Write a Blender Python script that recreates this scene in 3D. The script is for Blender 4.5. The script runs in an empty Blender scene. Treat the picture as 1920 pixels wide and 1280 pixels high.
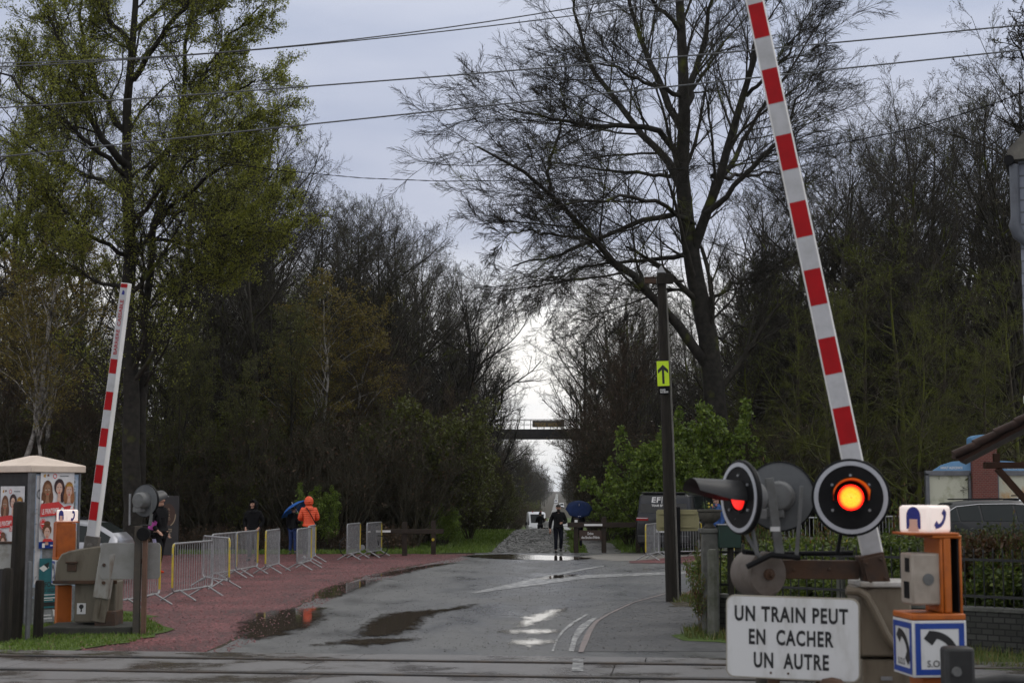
import bpy, math, random
import numpy as np
from mathutils import Vector, Matrix, Euler

R = math.radians
sc = bpy.context.scene
COL = sc.collection

# ------------------------------------------------------------------ camera
F_PX, CAM_H, PITCH = 2840.0, 2.1, math.atan(281 / 2840.0)
cam_data = bpy.data.cameras.new("camera")
cam = bpy.data.objects.new("camera", cam_data)
COL.objects.link(cam)
cam.location = (0, 0, CAM_H)
cam.rotation_euler = (R(90) + PITCH, 0, 0)
cam_data.sensor_width = 36
cam_data.lens = 36 * F_PX / 1920
cam_data.clip_start = 0.1
cam_data.clip_end = 9000
cam_data.dof.use_dof = True
cam_data.dof.focus_distance = 52
cam_data.dof.aperture_fstop = 3.2
sc.camera = cam

# ------------------------------------------------------------------ sky and light
SUN_EL, SUN_AZ = R(48), R(62)          # azimuth from +Y towards +X
world = bpy.data.worlds.new("World")
sc.world = world
world.use_nodes = True
wn, wl = world.node_tree.nodes, world.node_tree.links
wn.clear()
w_out = wn.new("ShaderNodeOutputWorld")
w_bg = wn.new("ShaderNodeBackground")
w_bg.inputs["Strength"].default_value = 0.1
sky = wn.new("ShaderNodeTexSky")
sky.sky_type = 'NISHITA'
sky.sun_disc = False
sky.sun_elevation = SUN_EL
sky.sun_rotation = SUN_AZ
sky.air_density = 1.5
sky.dust_density = 3
w_tc = wn.new("ShaderNodeTexCoord")
w_sep = wn.new("ShaderNodeSeparateXYZ")
w_map = wn.new("ShaderNodeMapping")
w_map.inputs["Scale"].default_value = (2.2, 2.2, 9.0)
w_map.inputs["Location"].default_value = (3.1, 0.4, 0.2)
w_noise = wn.new("ShaderNodeTexNoise")
w_noise.inputs["Scale"].default_value = 2.4
w_noise.inputs["Detail"].default_value = 5
w_ramp = wn.new("ShaderNodeValToRGB")
els = w_ramp.color_ramp.elements
for p, c in ((0.0, (9.9, 9.9, 9.9)), (0.115, (9.6, 9.6, 9.7)), (0.165, (5.9, 6.25, 7.5)), (0.21, (5.45, 5.85, 7.2)),
             (0.31, (5.9, 6.35, 7.7)), (0.45, (9.8, 9.7, 9.6)), (1.0, (10.0, 9.8, 9.5))):
    e = els[0] if p == 0 else (els[1] if p == 1.0 else els.new(p))
    k_ = 0.125 if p >= 0.45 else 0.1
    e.color = (c[0] * k_, c[1] * k_, c[2] * k_, 1)
w_cl = wn.new("ShaderNodeValToRGB")
w_cl.color_ramp.elements[0].position = 0.36
w_cl.color_ramp.elements[0].color = (8.6, 8.8, 9.2, 1)
w_cl.color_ramp.elements[1].position = 0.62
w_cl.color_ramp.elements[1].color = (10.4, 10.3, 10.2, 1)
w_mul = wn.new("ShaderNodeMixRGB"); w_mul.blend_type = 'MULTIPLY'; w_mul.inputs[0].default_value = 1
w_mix = wn.new("ShaderNodeMixRGB"); w_mix.inputs[0].default_value = 0.93
wl.new(w_tc.outputs["Generated"], w_sep.inputs[0])
wl.new(w_tc.outputs["Generated"], w_map.inputs[0])
wl.new(w_map.outputs[0], w_noise.inputs["Vector"])
wl.new(w_sep.outputs["Z"], w_ramp.inputs[0])
wl.new(w_noise.outputs["Fac"], w_cl.inputs[0])
wl.new(w_ramp.outputs[0], w_mul.inputs[1])
wl.new(w_cl.outputs[0], w_mul.inputs[2])
wl.new(sky.outputs[0], w_mix.inputs[1])
wl.new(w_mul.outputs[0], w_mix.inputs[2])
wl.new(w_mix.outputs[0], w_bg.inputs["Color"])
wl.new(w_bg.outputs[0], w_out.inputs["Surface"])

sun_d = bpy.data.lights.new("sun", 'SUN')
sun_d.energy = 0.9
sun_d.angle = R(18)
sun_d.color = (1.0, 0.97, 0.93)
sun = bpy.data.objects.new("sun", sun_d)
COL.objects.link(sun)
sd = Vector((math.sin(SUN_AZ) * math.cos(SUN_EL), math.cos(SUN_AZ) * math.cos(SUN_EL), math.sin(SUN_EL)))
sun.rotation_euler = sd.to_track_quat('Z', 'Y').to_euler()

sc.view_settings.view_transform = 'Standard'
sc.view_settings.look = 'None'
sc.view_settings.exposure = 0.0
sc.view_settings.gamma = 1.0
sc.render.engine = 'CYCLES'
sc.cycles.max_bounces = 5
sc.cycles.diffuse_bounces = 2
sc.cycles.glossy_bounces = 3
sc.cycles.transmission_bounces = 4
sc.cycles.transparent_max_bounces = 8
sc.cycles.use_denoising = True
sc.cycles.use_adaptive_sampling = True
sc.cycles.adaptive_threshold = 0.015
sc.cycles.sample_clamp_indirect = 4

# ------------------------------------------------------------------ measuring the place
CT, ST = math.cos(PITCH), math.sin(PITCH)

def ray(px, py):
    x, yu = (px - 960) / F_PX, (640 - py) / F_PX
    return Vector((x, CT - yu * ST, ST + yu * CT))

def at(px, py, Y):
    r = ray(px, py)
    return Vector((0, 0, CAM_H)) + r * (Y / r.y)

def gr(px, py, z=0.0):
    r = ray(px, py)
    return Vector((0, 0, CAM_H)) + r * ((z - CAM_H) / r.z)

PROF = [(-200, 0), (82, 0), (110, -1.0), (175, -2.9), (300, -4.8), (500, -5.8), (1000, -5.4), (1600, -3.2), (2200, 0.0), (5000, 2)]
PX_, PZ_ = [p[0] for p in PROF], [p[1] for p in PROF]

def zg(y):
    return float(np.interp(y, PX_, PZ_))

def lane(y):
    return 0.75 + (y - 52) * 0.0300

# ------------------------------------------------------------------ materials
MATS = {}

def newmat(name):
    m = bpy.data.materials.new(name)
    m.use_nodes = True
    n, l = m.node_tree.nodes, m.node_tree.links
    b = n["Principled BSDF"]
    return m, n, l, b

def rgba(c):
    return (c[0], c[1], c[2], 1)

def pm(name, c1, c2=None, scale=6.0, rough=0.55, metal=0.0, bump=0.0, bscale=None, lo=0.4, hi=0.65,
       detail=6, rough2=None, coat=0.0, emit=None, estr=0.0, spec=0.5, stretch=None):
    """one procedural material: two colours mixed by a noise, optional bump"""
    if name in MATS:
        return MATS[name]
    m, n, l, b = newmat(name)
    b.inputs["Roughness"].default_value = rough
    b.inputs["Metallic"].default_value = metal
    b.inputs["Coat Weight"].default_value = coat
    b.inputs["Specular IOR Level"].default_value = spec * (0.5 if rough > 0.5 else 0.8)
    tc = n.new("ShaderNodeTexCoord")
    vec = tc.outputs["Object"]
    if stretch:
        mp = n.new("ShaderNodeMapping")
        mp.inputs["Scale"].default_value = stretch
        l.new(vec, mp.inputs[0]); vec = mp.outputs[0]
    if c2 is None:
        c2 = tuple(x * 0.75 for x in c1)
    nz = n.new("ShaderNodeTexNoise")
    nz.inputs["Scale"].default_value = scale
    nz.inputs["Detail"].default_value = detail
    nz.inputs["Roughness"].default_value = 0.65
    l.new(vec, nz.inputs["Vector"])
    rp = n.new("ShaderNodeValToRGB")
    rp.color_ramp.elements[0].position = lo
    rp.color_ramp.elements[1].position = hi
    rp.color_ramp.elements[0].color = rgba(c1)
    rp.color_ramp.elements[1].color = rgba(c2)
    l.new(nz.outputs["Fac"], rp.inputs[0])
    l.new(rp.outputs[0], b.inputs["Base Color"])
    if rough2 is not None:
        mr = n.new("ShaderNodeMapRange")
        mr.inputs["From Min"].default_value = lo
        mr.inputs["From Max"].default_value = hi
        mr.inputs["To Min"].default_value = rough
        mr.inputs["To Max"].default_value = rough2
        l.new(nz.outputs["Fac"], mr.inputs["Value"])
        l.new(mr.outputs[0], b.inputs["Roughness"])
    if bump:
        nb = n.new("ShaderNodeTexNoise")
        nb.inputs["Scale"].default_value = bscale or scale * 4
        nb.inputs["Detail"].default_value = 5
        l.new(vec, nb.inputs["Vector"])
        bp = n.new("ShaderNodeBump")
        bp.inputs["Strength"].default_value = bump
        bp.inputs["Distance"].default_value = 0.02
        l.new(nb.outputs["Fac"], bp.inputs["Height"])
        l.new(bp.outputs[0], b.inputs["Normal"])
    if emit:
        b.inputs["Emission Color"].default_value = rgba(emit)
        b.inputs["Emission Strength"].default_value = estr
    MATS[name] = m
    return m

def leafmat(name, cols, trans=0.35):
    if name in MATS:
        return MATS[name]
    m, n, l, b = newmat(name)
    geo = n.new("ShaderNodeNewGeometry")
    rp = n.new("ShaderNodeValToRGB")
    for i, c in enumerate(cols):
        p = i / (len(cols) - 1)
        e = rp.color_ramp.elements[0] if i == 0 else (rp.color_ramp.elements[-1] if i == len(cols) - 1 else rp.color_ramp.elements.new(p))
        e.color = rgba(c)
    l.new(geo.outputs["Random Per Island"], rp.inputs[0])
    l.new(rp.outputs[0], b.inputs["Base Color"])
    b.inputs["Roughness"].default_value = 0.5
    tr = n.new("ShaderNodeBsdfTranslucent")
    l.new(rp.outputs[0], tr.inputs[0])
    mx = n.new("ShaderNodeMixShader")
    mx.inputs[0].default_value = trans
    l.new(b.outputs[0], mx.inputs[1]); l.new(tr.outputs[0], mx.inputs[2])
    l.new(mx.outputs[0], n["Material Output"].inputs["Surface"])
    MATS[name] = m
    return m

def glassmat(name, c, rough=0.08):
    if name in MATS:
        return MATS[name]
    m, n, l, b = newmat(name)
    b.inputs["Base Color"].default_value = rgba(c)
    b.inputs["Roughness"].default_value = rough
    b.inputs["Specular IOR Level"].default_value = 0.6
    nz = n.new("ShaderNodeTexNoise"); nz.inputs["Scale"].default_value = 60
    mr = n.new("ShaderNodeMapRange"); mr.inputs["To Min"].default_value = rough; mr.inputs["To Max"].default_value = rough + 0.15
    l.new(nz.outputs["Fac"], mr.inputs["Value"]); l.new(mr.outputs[0], b.inputs["Roughness"])
    MATS[name] = m
    return m

# ------------------------------------------------------------------ mesh helpers
I3 = Matrix.Identity(3)

def rz(a):
    return Matrix.Rotation(a, 3, 'Z')

class MB:
    def __init__(s):
        s.v, s.f, s.m = [], [], []

    def add(s, vs, fs, mi=0):
        o = len(s.v)
        s.v += [tuple(v) for v in vs]
        s.f += [tuple(i + o for i in f) for f in fs]
        s.m += [mi] * len(fs)
        return s

    def box(s, c, size, rot=None, mi=0):
        c = Vector(c); x, y, z = (k / 2 for k in size)
        rot = rot or I3
        vs = [c + rot @ Vector((a * x, b * y, d * z)) for d in (-1, 1) for a, b in ((-1, -1), (1, -1), (1, 1), (-1, 1))]
        return s.add(vs, [(3, 2, 1, 0), (4, 5, 6, 7), (0, 1, 5, 4), (1, 2, 6, 5), (2, 3, 7, 6), (3, 0, 4, 7)], mi)

    def tube(s, pts, r, n=8, mi=0, caps=True):
        pts = [Vector(p) for p in pts]
        k = len(pts)
        rs = r if isinstance(r, (list, tuple)) else [r] * k
        vs, fs = [], []
        ref = None
        for i, p in enumerate(pts):
            t = (pts[min(i + 1, k - 1)] - pts[max(i - 1, 0)]).normalized()
            if ref is None:
                ref = Vector((0, 0, 1)) if abs(t.z) < 0.9 else Vector((1, 0, 0))
            u = t.cross(ref)
            if u.length < 1e-4:
                u = t.orthogonal()
            u.normalize(); w = t.cross(u).normalized()
            ref = u.cross(t)
            for j in range(n):
                a = 2 * math.pi * j / n
                vs.append(p + (u * math.cos(a) + w * math.sin(a)) * rs[i])
        for i in range(k - 1):
            for j in range(n):
                a, b = i * n + j, i * n + (j + 1) % n
                fs.append((a, b, b + n, a + n))
        if caps:
            fs.append(tuple(range(n - 1, -1, -1)))
            fs.append(tuple((k - 1) * n + j for j in range(n)))
        return s.add(vs, fs, mi)

    def cyl(s, p0, p1, r0, r1=None, n=16, mi=0):
        return s.tube([p0, p1], [r0, r0 if r1 is None else r1], n, mi)

    def prism(s, pts, vec, mi=0, mi_side=None):
        vec = Vector(vec); n = len(pts)
        a = [Vector(p) for p in pts]
        s.add(a + [p + vec for p in a], [tuple(range(n)), tuple(range(2 * n - 1, n - 1, -1))], mi)
        o = len(s.v) - 2 * n
        for i in range(n):
            j = (i + 1) % n
            s.f.append((o + j, o + i, o + n + i, o + n + j))
            s.m.append(mi if mi_side is None else mi_side)
        return s

    def poly(s, pts, mi=0):
        return s.add(pts, [tuple(range(len(pts)))], mi)

    def lathe(s, prof, n=24, mi=0, o=(0, 0, 0), rot=None, caps=True):
        o = Vector(o); rot = rot or I3
        vs, fs = [], []
        for r, z in prof:
            for j in range(n):
                a = 2 * math.pi * j / n
                vs.append(o + rot @ Vector((r * math.cos(a), r * math.sin(a), z)))
        for i in range(len(prof) - 1):
            for j in range(n):
                a, b = i * n + j, i * n + (j + 1) % n
                fs.append((a, b, b + n, a + n))
        if caps:
            fs.append(tuple(range(n - 1, -1, -1)))
            fs.append(tuple((len(prof) - 1) * n + j for j in range(n)))
        return s.add(vs, fs, mi)

    def ball(s, c, r, n=12, mi=0, rot=None):
        r = r if isinstance(r, (list, tuple)) else (r, r, r)
        c = Vector(c); rot = rot or I3
        k = n // 2
        vs, fs = [], []
        for i in range(k + 1):
            th = math.pi * i / k
            for j in range(n):
                a = 2 * math.pi * j / n
                vs.append(c + rot @ Vector((r[0] * math.sin(th) * math.cos(a), r[1] * math.sin(th) * math.sin(a), -r[2] * math.cos(th))))
        for i in range(k):
            for j in range(n):
                a, b = i * n + j, i * n + (j + 1) % n
                fs.append((a, b, b + n, a + n))
        return s.add(vs, fs, mi)

    def text(s, txt, size, M, mi=0, bold=0.0, depth=0.002, width=None):
        vs, fs = text_mesh(txt, bold)
        xs = [v[0] for v in vs]; ys = [v[1] for v in vs]
        w = max(xs) - min(xs)
        cx = (max(xs) + min(xs)) / 2
        sx = size if width is None else width / w
        s.add([M @ Vector(((v[0] - cx) * sx, v[1] * size, depth)) for v in vs], fs, mi)
        return s

    def build(s, name, mats, parent=None, bevel=0.0, smooth=35, seg=2):
        me = bpy.data.meshes.new(name)
        me.from_pydata(s.v, [], s.f)
        mats = mats if isinstance(mats, (list, tuple)) else [mats]
        for m in mats:
            me.materials.append(m)
        me.polygons.foreach_set("material_index", s.m)
        if smooth:
            me.shade_smooth()
            me.set_sharp_from_angle(angle=R(smooth))
        me.update()
        o = bpy.data.objects.new(name, me)
        COL.objects.link(o)
        if parent:
            o.parent = parent
        if bevel:
            bv = o.modifiers.new("bevel", 'BEVEL')
            bv.width = bevel; bv.segments = seg; bv.limit_method = 'ANGLE'; bv.angle_limit = R(40)
            bv.harden_normals = False
        return o

TXT = {}

def text_mesh(t, bold=0.0):
    k = (t, bold)
    if k not in TXT:
        cu = bpy.data.curves.new("lettering", 'FONT')
        cu.body = t
        cu.offset = bold
        if bold > 0.03: cu.space_character = 1.14
        cu.resolution_u = 3
        ob = bpy.data.objects.new("lettering", cu)
        COL.objects.link(ob)
        dg = bpy.context.evaluated_depsgraph_get()
        me = bpy.data.meshes.new_from_object(ob.evaluated_get(dg))
        TXT[k] = ([tuple(v.co) for v in me.vertices], [tuple(p.vertices) for p in me.polygons])
        bpy.data.objects.remove(ob); bpy.data.curves.remove(cu); bpy.data.meshes.remove(me)
    return TXT[k]

def face_frame(o, normal, up=(0, 0, 1)):
    """matrix whose x runs right and y up as seen by someone facing the surface, z out of it"""
    n = Vector(normal).normalized(); u = Vector(up)
    x = u.cross(n).normalized(); y = n.cross(x)
    M = Matrix((x, y, n)).transposed().to_4x4()
    M.translation = Vector(o)
    return M

def rrect(w, h, r, n=5, cx=0, cy=0):
    out = []
    for k, (sx, sy) in enumerate(((1, 1), (-1, 1), (-1, -1), (1, -1))):
        for i in range(n + 1):
            a = R(90 * k + 90 * i / n)
            out.append((cx + sx * (w / 2 - r) + r * math.cos(a), cy + sy * (h / 2 - r) + r * math.sin(a)))
    return out

def tag(o, label=None, cat=None, group=None, kind=None):
    if label: o["label"] = label
    if cat: o["category"] = cat
    if group: o["group"] = group
    if kind: o["kind"] = kind
    return o

def thing(name, label, cat, loc=(0, 0, 0), yaw=0.0, group=None):
    o = bpy.data.objects.new(name, None)
    COL.objects.link(o)
    o.empty_display_size = 0.2
    o.location = loc
    o.rotation_euler = (0, 0, yaw)
    return tag(o, label, cat, group)

def kids(o):
    return [c for c in o.children]

def dup(root, loc, yaw, label=None, group=None, scale=None):
    r = root.copy(); COL.objects.link(r)
    r.location = loc; r.rotation_euler = (0, 0, yaw)
    if scale is not None:
        r.scale = scale if isinstance(scale, (tuple, list)) else (scale,) * 3
    if label: r["label"] = label
    if group: r["group"] = group
    for c in kids(root):
        d = c.copy(); COL.objects.link(d); d.parent = r
        for g in kids(c):
            e = g.copy(); COL.objects.link(e); e.parent = d
    return r

def np_obj(name, V, Q, mats, mi=None, parent=None, smooth=True):
    """fast mesh from numpy; Q is (n,4) or (n,3)"""
    me = bpy.data.meshes.new(name)
    k = Q.shape[1]
    me.vertices.add(len(V)); me.vertices.foreach_set("co", V.astype(np.float32).ravel())
    me.loops.add(Q.size); me.loops.foreach_set("vertex_index", Q.astype(np.int32).ravel())
    me.polygons.add(len(Q)); me.polygons.foreach_set("loop_start", np.arange(0, Q.size, k, dtype=np.int32))
    for m in (mats if isinstance(mats, (list, tuple)) else [mats]):
        me.materials.append(m)
    if mi is not None:
        me.polygons.foreach_set("material_index", mi.astype(np.int32))
    me.update(calc_edges=True)
    if smooth:
        me.shade_smooth()
    o = bpy.data.objects.new(name, me)
    COL.objects.link(o)
    if parent: o.parent = parent
    return o
# ------------------------------------------------------------------ ground materials
def asphalt_mat():
    m, n, l, b = newmat("wet asphalt")
    tc = n.new("ShaderNodeTexCoord")
    fine = n.new("ShaderNodeTexNoise"); fine.inputs["Scale"].default_value = 55; fine.inputs["Detail"].default_value = 4
    mp = n.new("ShaderNodeMapping"); mp.inputs["Scale"].default_value = (1.0, 0.45, 1)
    big = n.new("ShaderNodeTexNoise"); big.inputs["Scale"].default_value = 0.7; big.inputs["Detail"].default_value = 7; big.inputs["Roughness"].default_value = 0.6
    l.new(tc.outputs["Object"], fine.inputs["Vector"])
    l.new(tc.outputs["Object"], mp.inputs[0]); l.new(mp.outputs[0], big.inputs["Vector"])
    r1 = n.new("ShaderNodeValToRGB")
    r1.color_ramp.elements[0].position = 0.3; r1.color_ramp.elements[0].color = (0.062, 0.063, 0.064, 1)
    r1.color_ramp.elements[1].position = 0.7; r1.color_ramp.elements[1].color = (0.13, 0.13, 0.128, 1)
    l.new(fine.outputs["Fac"], r1.inputs[0])
    r2 = n.new("ShaderNodeValToRGB")
    r2.color_ramp.elements[0].position = 0.38; r2.color_ramp.elements[0].color = (0.72, 0.72, 0.73, 1)
    r2.color_ramp.elements[1].position = 0.6; r2.color_ramp.elements[1].color = (1.05, 1.05, 1.04, 1)
    l.new(big.outputs["Fac"], r2.inputs[0])
    mu = n.new("ShaderNodeMixRGB"); mu.blend_type = 'MULTIPLY'; mu.inputs[0].default_value = 1
    l.new(r1.outputs[0], mu.inputs[1]); l.new(r2.outputs[0], mu.inputs[2])
    # fine cracks
    vo = n.new("ShaderNodeTexVoronoi"); vo.feature = 'DISTANCE_TO_EDGE'; vo.inputs["Scale"].default_value = 0.45
    dist = n.new("ShaderNodeTexNoise"); dist.inputs["Scale"].default_value = 2.5; dist.inputs["Detail"].default_value = 6
    l.new(tc.outputs["Object"], dist.inputs["Vector"])
    ad = n.new("ShaderNodeVectorMath"); ad.operation = 'ADD'
    l.new(tc.outputs["Object"], ad.inputs[0]); l.new(dist.outputs["Color"], ad.inputs[1])
    l.new(ad.outputs[0], vo.inputs["Vector"])
    cr = n.new("ShaderNodeMapRange"); cr.inputs["From Max"].default_value = 0.02; cr.inputs["To Min"].default_value = 0.55
    l.new(vo.outputs["Distance"], cr.inputs["Value"])
    mu2 = n.new("ShaderNodeMixRGB"); mu2.blend_type = 'MULTIPLY'; mu2.inputs[0].default_value = 0.7
    l.new(mu.outputs[0], mu2.inputs[1]); l.new(cr.outputs[0], mu2.inputs[2])
    l.new(mu2.outputs[0], b.inputs["Base Color"])
    rr = n.new("ShaderNodeMapRange")
    rr.inputs["From Min"].default_value = 0.36; rr.inputs["From Max"].default_value = 0.6
    rr.inputs["To Min"].default_value = 0.24; rr.inputs["To Max"].default_value = 0.52
    l.new(big.outputs["Fac"], rr.inputs["Value"]); l.new(rr.outputs[0], b.inputs["Roughness"])
    bp = n.new("ShaderNodeBump"); bp.inputs["Strength"].default_value = 0.35; bp.inputs["Distance"].default_value = 0.01
    l.new(fine.outputs["Fac"], bp.inputs["Height"]); l.new(bp.outputs[0], b.inputs["Normal"])
    b.inputs["Specular IOR Level"].default_value = 0.4
    return m

def cobble_mat():
    m, n, l, b = newmat("old granite cobbles")
    tc = n.new("ShaderNodeTexCoord")
    vo = n.new("ShaderNodeTexVoronoi"); vo.inputs["Scale"].default_value = 3.6; vo.feature = 'F1'
    l.new(tc.outputs["Object"], vo.inputs["Vector"])
    ve = n.new("ShaderNodeTexVoronoi"); ve.inputs["Scale"].default_value = 3.6; ve.feature = 'DISTANCE_TO_EDGE'
    l.new(tc.outputs["Object"], ve.inputs["Vector"])
    rp = n.new("ShaderNodeValToRGB")
    rp.color_ramp.elements[0].color = (0.05, 0.05, 0.045, 1); rp.color_ramp.elements[1].color = (0.34, 0.34, 0.33, 1)
    sp = n.new("ShaderNodeSeparateColor"); l.new(vo.outputs["Color"], sp.inputs[0]); l.new(sp.outputs[0], rp.inputs[0])
    ed = n.new("ShaderNodeMapRange"); ed.inputs["From Max"].default_value = 0.09; l.new(ve.outputs["Distance"], ed.inputs["Value"])
    mx = n.new("ShaderNodeMixRGB"); mx.inputs[1].default_value = (0.03, 0.033, 0.02, 1)
    l.new(ed.outputs[0], mx.inputs[0]); l.new(rp.outputs[0], mx.inputs[2])
    nz = n.new("ShaderNodeTexNoise"); nz.inputs["Scale"].default_value = 0.9; nz.inputs["Detail"].default_value = 6
    l.new(tc.outputs["Object"], nz.inputs["Vector"])
    mr = n.new("ShaderNodeMapRange"); mr.inputs["From Min"].default_value = 0.5; mr.inputs["From Max"].default_value = 0.66
    l.new(nz.outputs["Fac"], mr.inputs["Value"])
    mg = n.new("ShaderNodeMixRGB"); mg.inputs[2].default_value = (0.045, 0.06, 0.022, 1)
    l.new(mr.outputs[0], mg.inputs[0]); l.new(mx.outputs[0], mg.inputs[1])
    l.new(mg.outputs[0], b.inputs["Base Color"])
    b.inputs["Roughness"].default_value = 0.5
    bp = n.new("ShaderNodeBump"); bp.inputs["Strength"].default_value = 1.0; bp.inputs["Distance"].default_value = 0.12
    l.new(ed.outputs[0], bp.inputs["Height"]); l.new(bp.outputs[0], b.inputs["Normal"])
    return m

def gravel_mat():
    m, n, l, b = newmat("red schist gravel")
    tc = n.new("ShaderNodeTexCoord")
    vo = n.new("ShaderNodeTexVoronoi"); vo.inputs["Scale"].default_value = 28
    l.new(tc.outputs["Object"], vo.inputs["Vector"])
    sp = n.new("ShaderNodeSeparateColor"); l.new(vo.outputs["Color"], sp.inputs[0])
    rp = n.new("ShaderNodeValToRGB")
    rp.color_ramp.elements[0].color = (0.06, 0.017, 0.019, 1)
    rp.color_ramp.elements[1].color = (0.235, 0.073, 0.074, 1)
    e = rp.color_ramp.elements.new(0.6); e.color = (0.14, 0.038, 0.039, 1)
    l.new(sp.outputs[0], rp.inputs[0])
    nz = n.new("ShaderNodeTexNoise"); nz.inputs["Scale"].default_value = 0.8; nz.inputs["Detail"].default_value = 8
    l.new(tc.outputs["Object"], nz.inputs["Vector"])
    r2 = n.new("ShaderNodeValToRGB")
    r2.color_ramp.elements[0].position = 0.35; r2.color_ramp.elements[0].color = (0.42, 0.40, 0.38, 1)
    r2.color_ramp.elements[1].position = 0.62; r2.color_ramp.elements[1].color = (1.15, 1.15, 1.15, 1)
    l.new(nz.outputs["Fac"], r2.inputs[0])
    mu = n.new("ShaderNodeMixRGB"); mu.blend_type = 'MULTIPLY'; mu.inputs[0].default_value = 1
    l.new(rp.outputs[0], mu.inputs[1]); l.new(r2.outputs[0], mu.inputs[2])
    n3 = n.new("ShaderNodeTexNoise"); n3.inputs["Scale"].default_value = 9; n3.inputs["Detail"].default_value = 8; n3.inputs["Roughness"].default_value = 0.8
    m3 = n.new("ShaderNodeMapping"); m3.inputs["Scale"].default_value = (1.0, 0.5, 1)
    l.new(tc.outputs["Object"], m3.inputs[0]); l.new(m3.outputs[0], n3.inputs["Vector"])
    r3 = n.new("ShaderNodeValToRGB")
    r3.color_ramp.elements[0].position = 0.36; r3.color_ramp.elements[0].color = (0.38, 0.36, 0.36, 1)
    r3.color_ramp.elements[1].position = 0.62; r3.color_ramp.elements[1].color = (1.35, 1.3, 1.3, 1)
    l.new(n3.outputs["Fac"], r3.inputs[0])
    mu3 = n.new("ShaderNodeMixRGB"); mu3.blend_type = 'MULTIPLY'; mu3.inputs[0].default_value = 1
    l.new(mu.outputs[0], mu3.inputs[1]); l.new(r3.outputs[0], mu3.inputs[2])
    l.new(mu3.outputs[0], b.inputs["Base Color"])
    b.inputs["Roughness"].default_value = 0.6
    bp = n.new("ShaderNodeBump"); bp.inputs["Strength"].default_value = 0.9; bp.inputs["Distance"].default_value = 0.025
    l.new(vo.outputs["Distance"], bp.inputs["Height"]); l.new(bp.outputs[0], b.inputs["Normal"])
    return m

def puddle_mat():
    m, n, l, b = newmat("standing rain water")
    b.inputs["Base Color"].default_value = (0.055, 0.045, 0.036, 1)
    b.inputs["IOR"].default_value = 1.33
    b.inputs["Roughness"].default_value = 0.03
    tc = n.new("ShaderNodeTexCoord")
    nz = n.new("ShaderNodeTexNoise"); nz.inputs["Scale"].default_value = 9; nz.inputs["Detail"].default_value = 3
    l.new(tc.outputs["Object"], nz.inputs["Vector"])
    bp = n.new("ShaderNodeBump"); bp.inputs["Strength"].default_value = 0.05; bp.inputs["Distance"].default_value = 0.01
    l.new(nz.outputs["Fac"], bp.inputs["Height"]); l.new(bp.outputs[0], b.inputs["Normal"])
    # the film of water breaks up into the grain of the tarmac towards the rim
    at_ = n.new("ShaderNodeAttribute"); at_.attribute_name = "cover"
    n2 = n.new("ShaderNodeTexNoise"); n2.inputs["Scale"].default_value = 7; n2.inputs["Detail"].default_value = 9; n2.inputs["Roughness"].default_value = 0.7
    mp = n.new("ShaderNodeMapping"); mp.inputs["Scale"].default_value = (1.0, 0.35, 1)
    l.new(tc.outputs["Object"], mp.inputs[0]); l.new(mp.outputs[0], n2.inputs["Vector"])
    ad = n.new("ShaderNodeMath"); ad.operation = 'ADD'; l.new(at_.outputs["Fac"], ad.inputs[0]); l.new(n2.outputs["Fac"], ad.inputs[1])
    mr = n.new("ShaderNodeMapRange"); mr.inputs["From Min"].default_value = 0.72; mr.inputs["From Max"].default_value = 1.02
    l.new(ad.outputs[0], mr.inputs["Value"])
    tr = n.new("ShaderNodeBsdfTransparent"); mx = n.new("ShaderNodeMixShader")
    l.new(mr.outputs[0], mx.inputs[0]); l.new(tr.outputs[0], mx.inputs[1]); l.new(b.outputs[0], mx.inputs[2])
    l.new(mx.outputs[0], n["Material Output"].inputs["Surface"])
    return m

def paint_mat():
    m, n, l, b = newmat("worn road paint")
    tc = n.new("ShaderNodeTexCoord")
    nz = n.new("ShaderNodeTexNoise"); nz.inputs["Scale"].default_value = 5; nz.inputs["Detail"].default_value = 10; nz.inputs["Roughness"].default_value = 0.75
    l.new(tc.outputs["Object"], nz.inputs["Vector"])
    rp = n.new("ShaderNodeValToRGB")
    rp.color_ramp.elements[0].position = 0.44; rp.color_ramp.elements[0].color = (0.36, 0.36, 0.35, 1)
    rp.color_ramp.elements[1].position = 0.54; rp.color_ramp.elements[1].color = (0.11, 0.11, 0.11, 1)
    l.new(nz.outputs["Fac"], rp.inputs[0]); l.new(rp.outputs[0], b.inputs["Base Color"])
    b.inputs["Roughness"].default_value = 0.4
    return m

M_ASPH, M_COB, M_GRAV, M_PUD, M_PAINT = asphalt_mat(), cobble_mat(), gravel_mat(), puddle_mat(), paint_mat()
M_LITTER = pm("leaf litter earth", (0.026, 0.024, 0.013), (0.05, 0.037, 0.02), scale=3, rough=0.9, bump=0.8, bscale=20)
M_GRASSB = pm("short turf", (0.045, 0.075, 0.012), (0.075, 0.115, 0.02), scale=2.5, rough=0.9, bump=0.8, bscale=40)
M_PATH = pm("wet grey stone dust", (0.10, 0.10, 0.10), (0.17, 0.165, 0.155), scale=2, rough=0.25, rough2=0.6, bump=0.4, bscale=50)
M_PAVE = pm("pale pavement concrete", (0.17, 0.16, 0.145), (0.22, 0.21, 0.19), scale=2, rough=0.6, bump=0.2)
M_SIDE = pm("patched footway tar", (0.042, 0.043, 0.045), (0.075, 0.075, 0.076), scale=1.4, rough=0.45, rough2=0.75, bump=0.4, bscale=70)
M_PANEL = pm("crossing deck panels", (0.135, 0.13, 0.13), (0.06, 0.05, 0.04), scale=0.9, rough=0.5, rough2=0.10, bump=0.25, bscale=60, stretch=(0.8, 1.0, 1), lo=0.46, hi=0.60)
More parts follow.
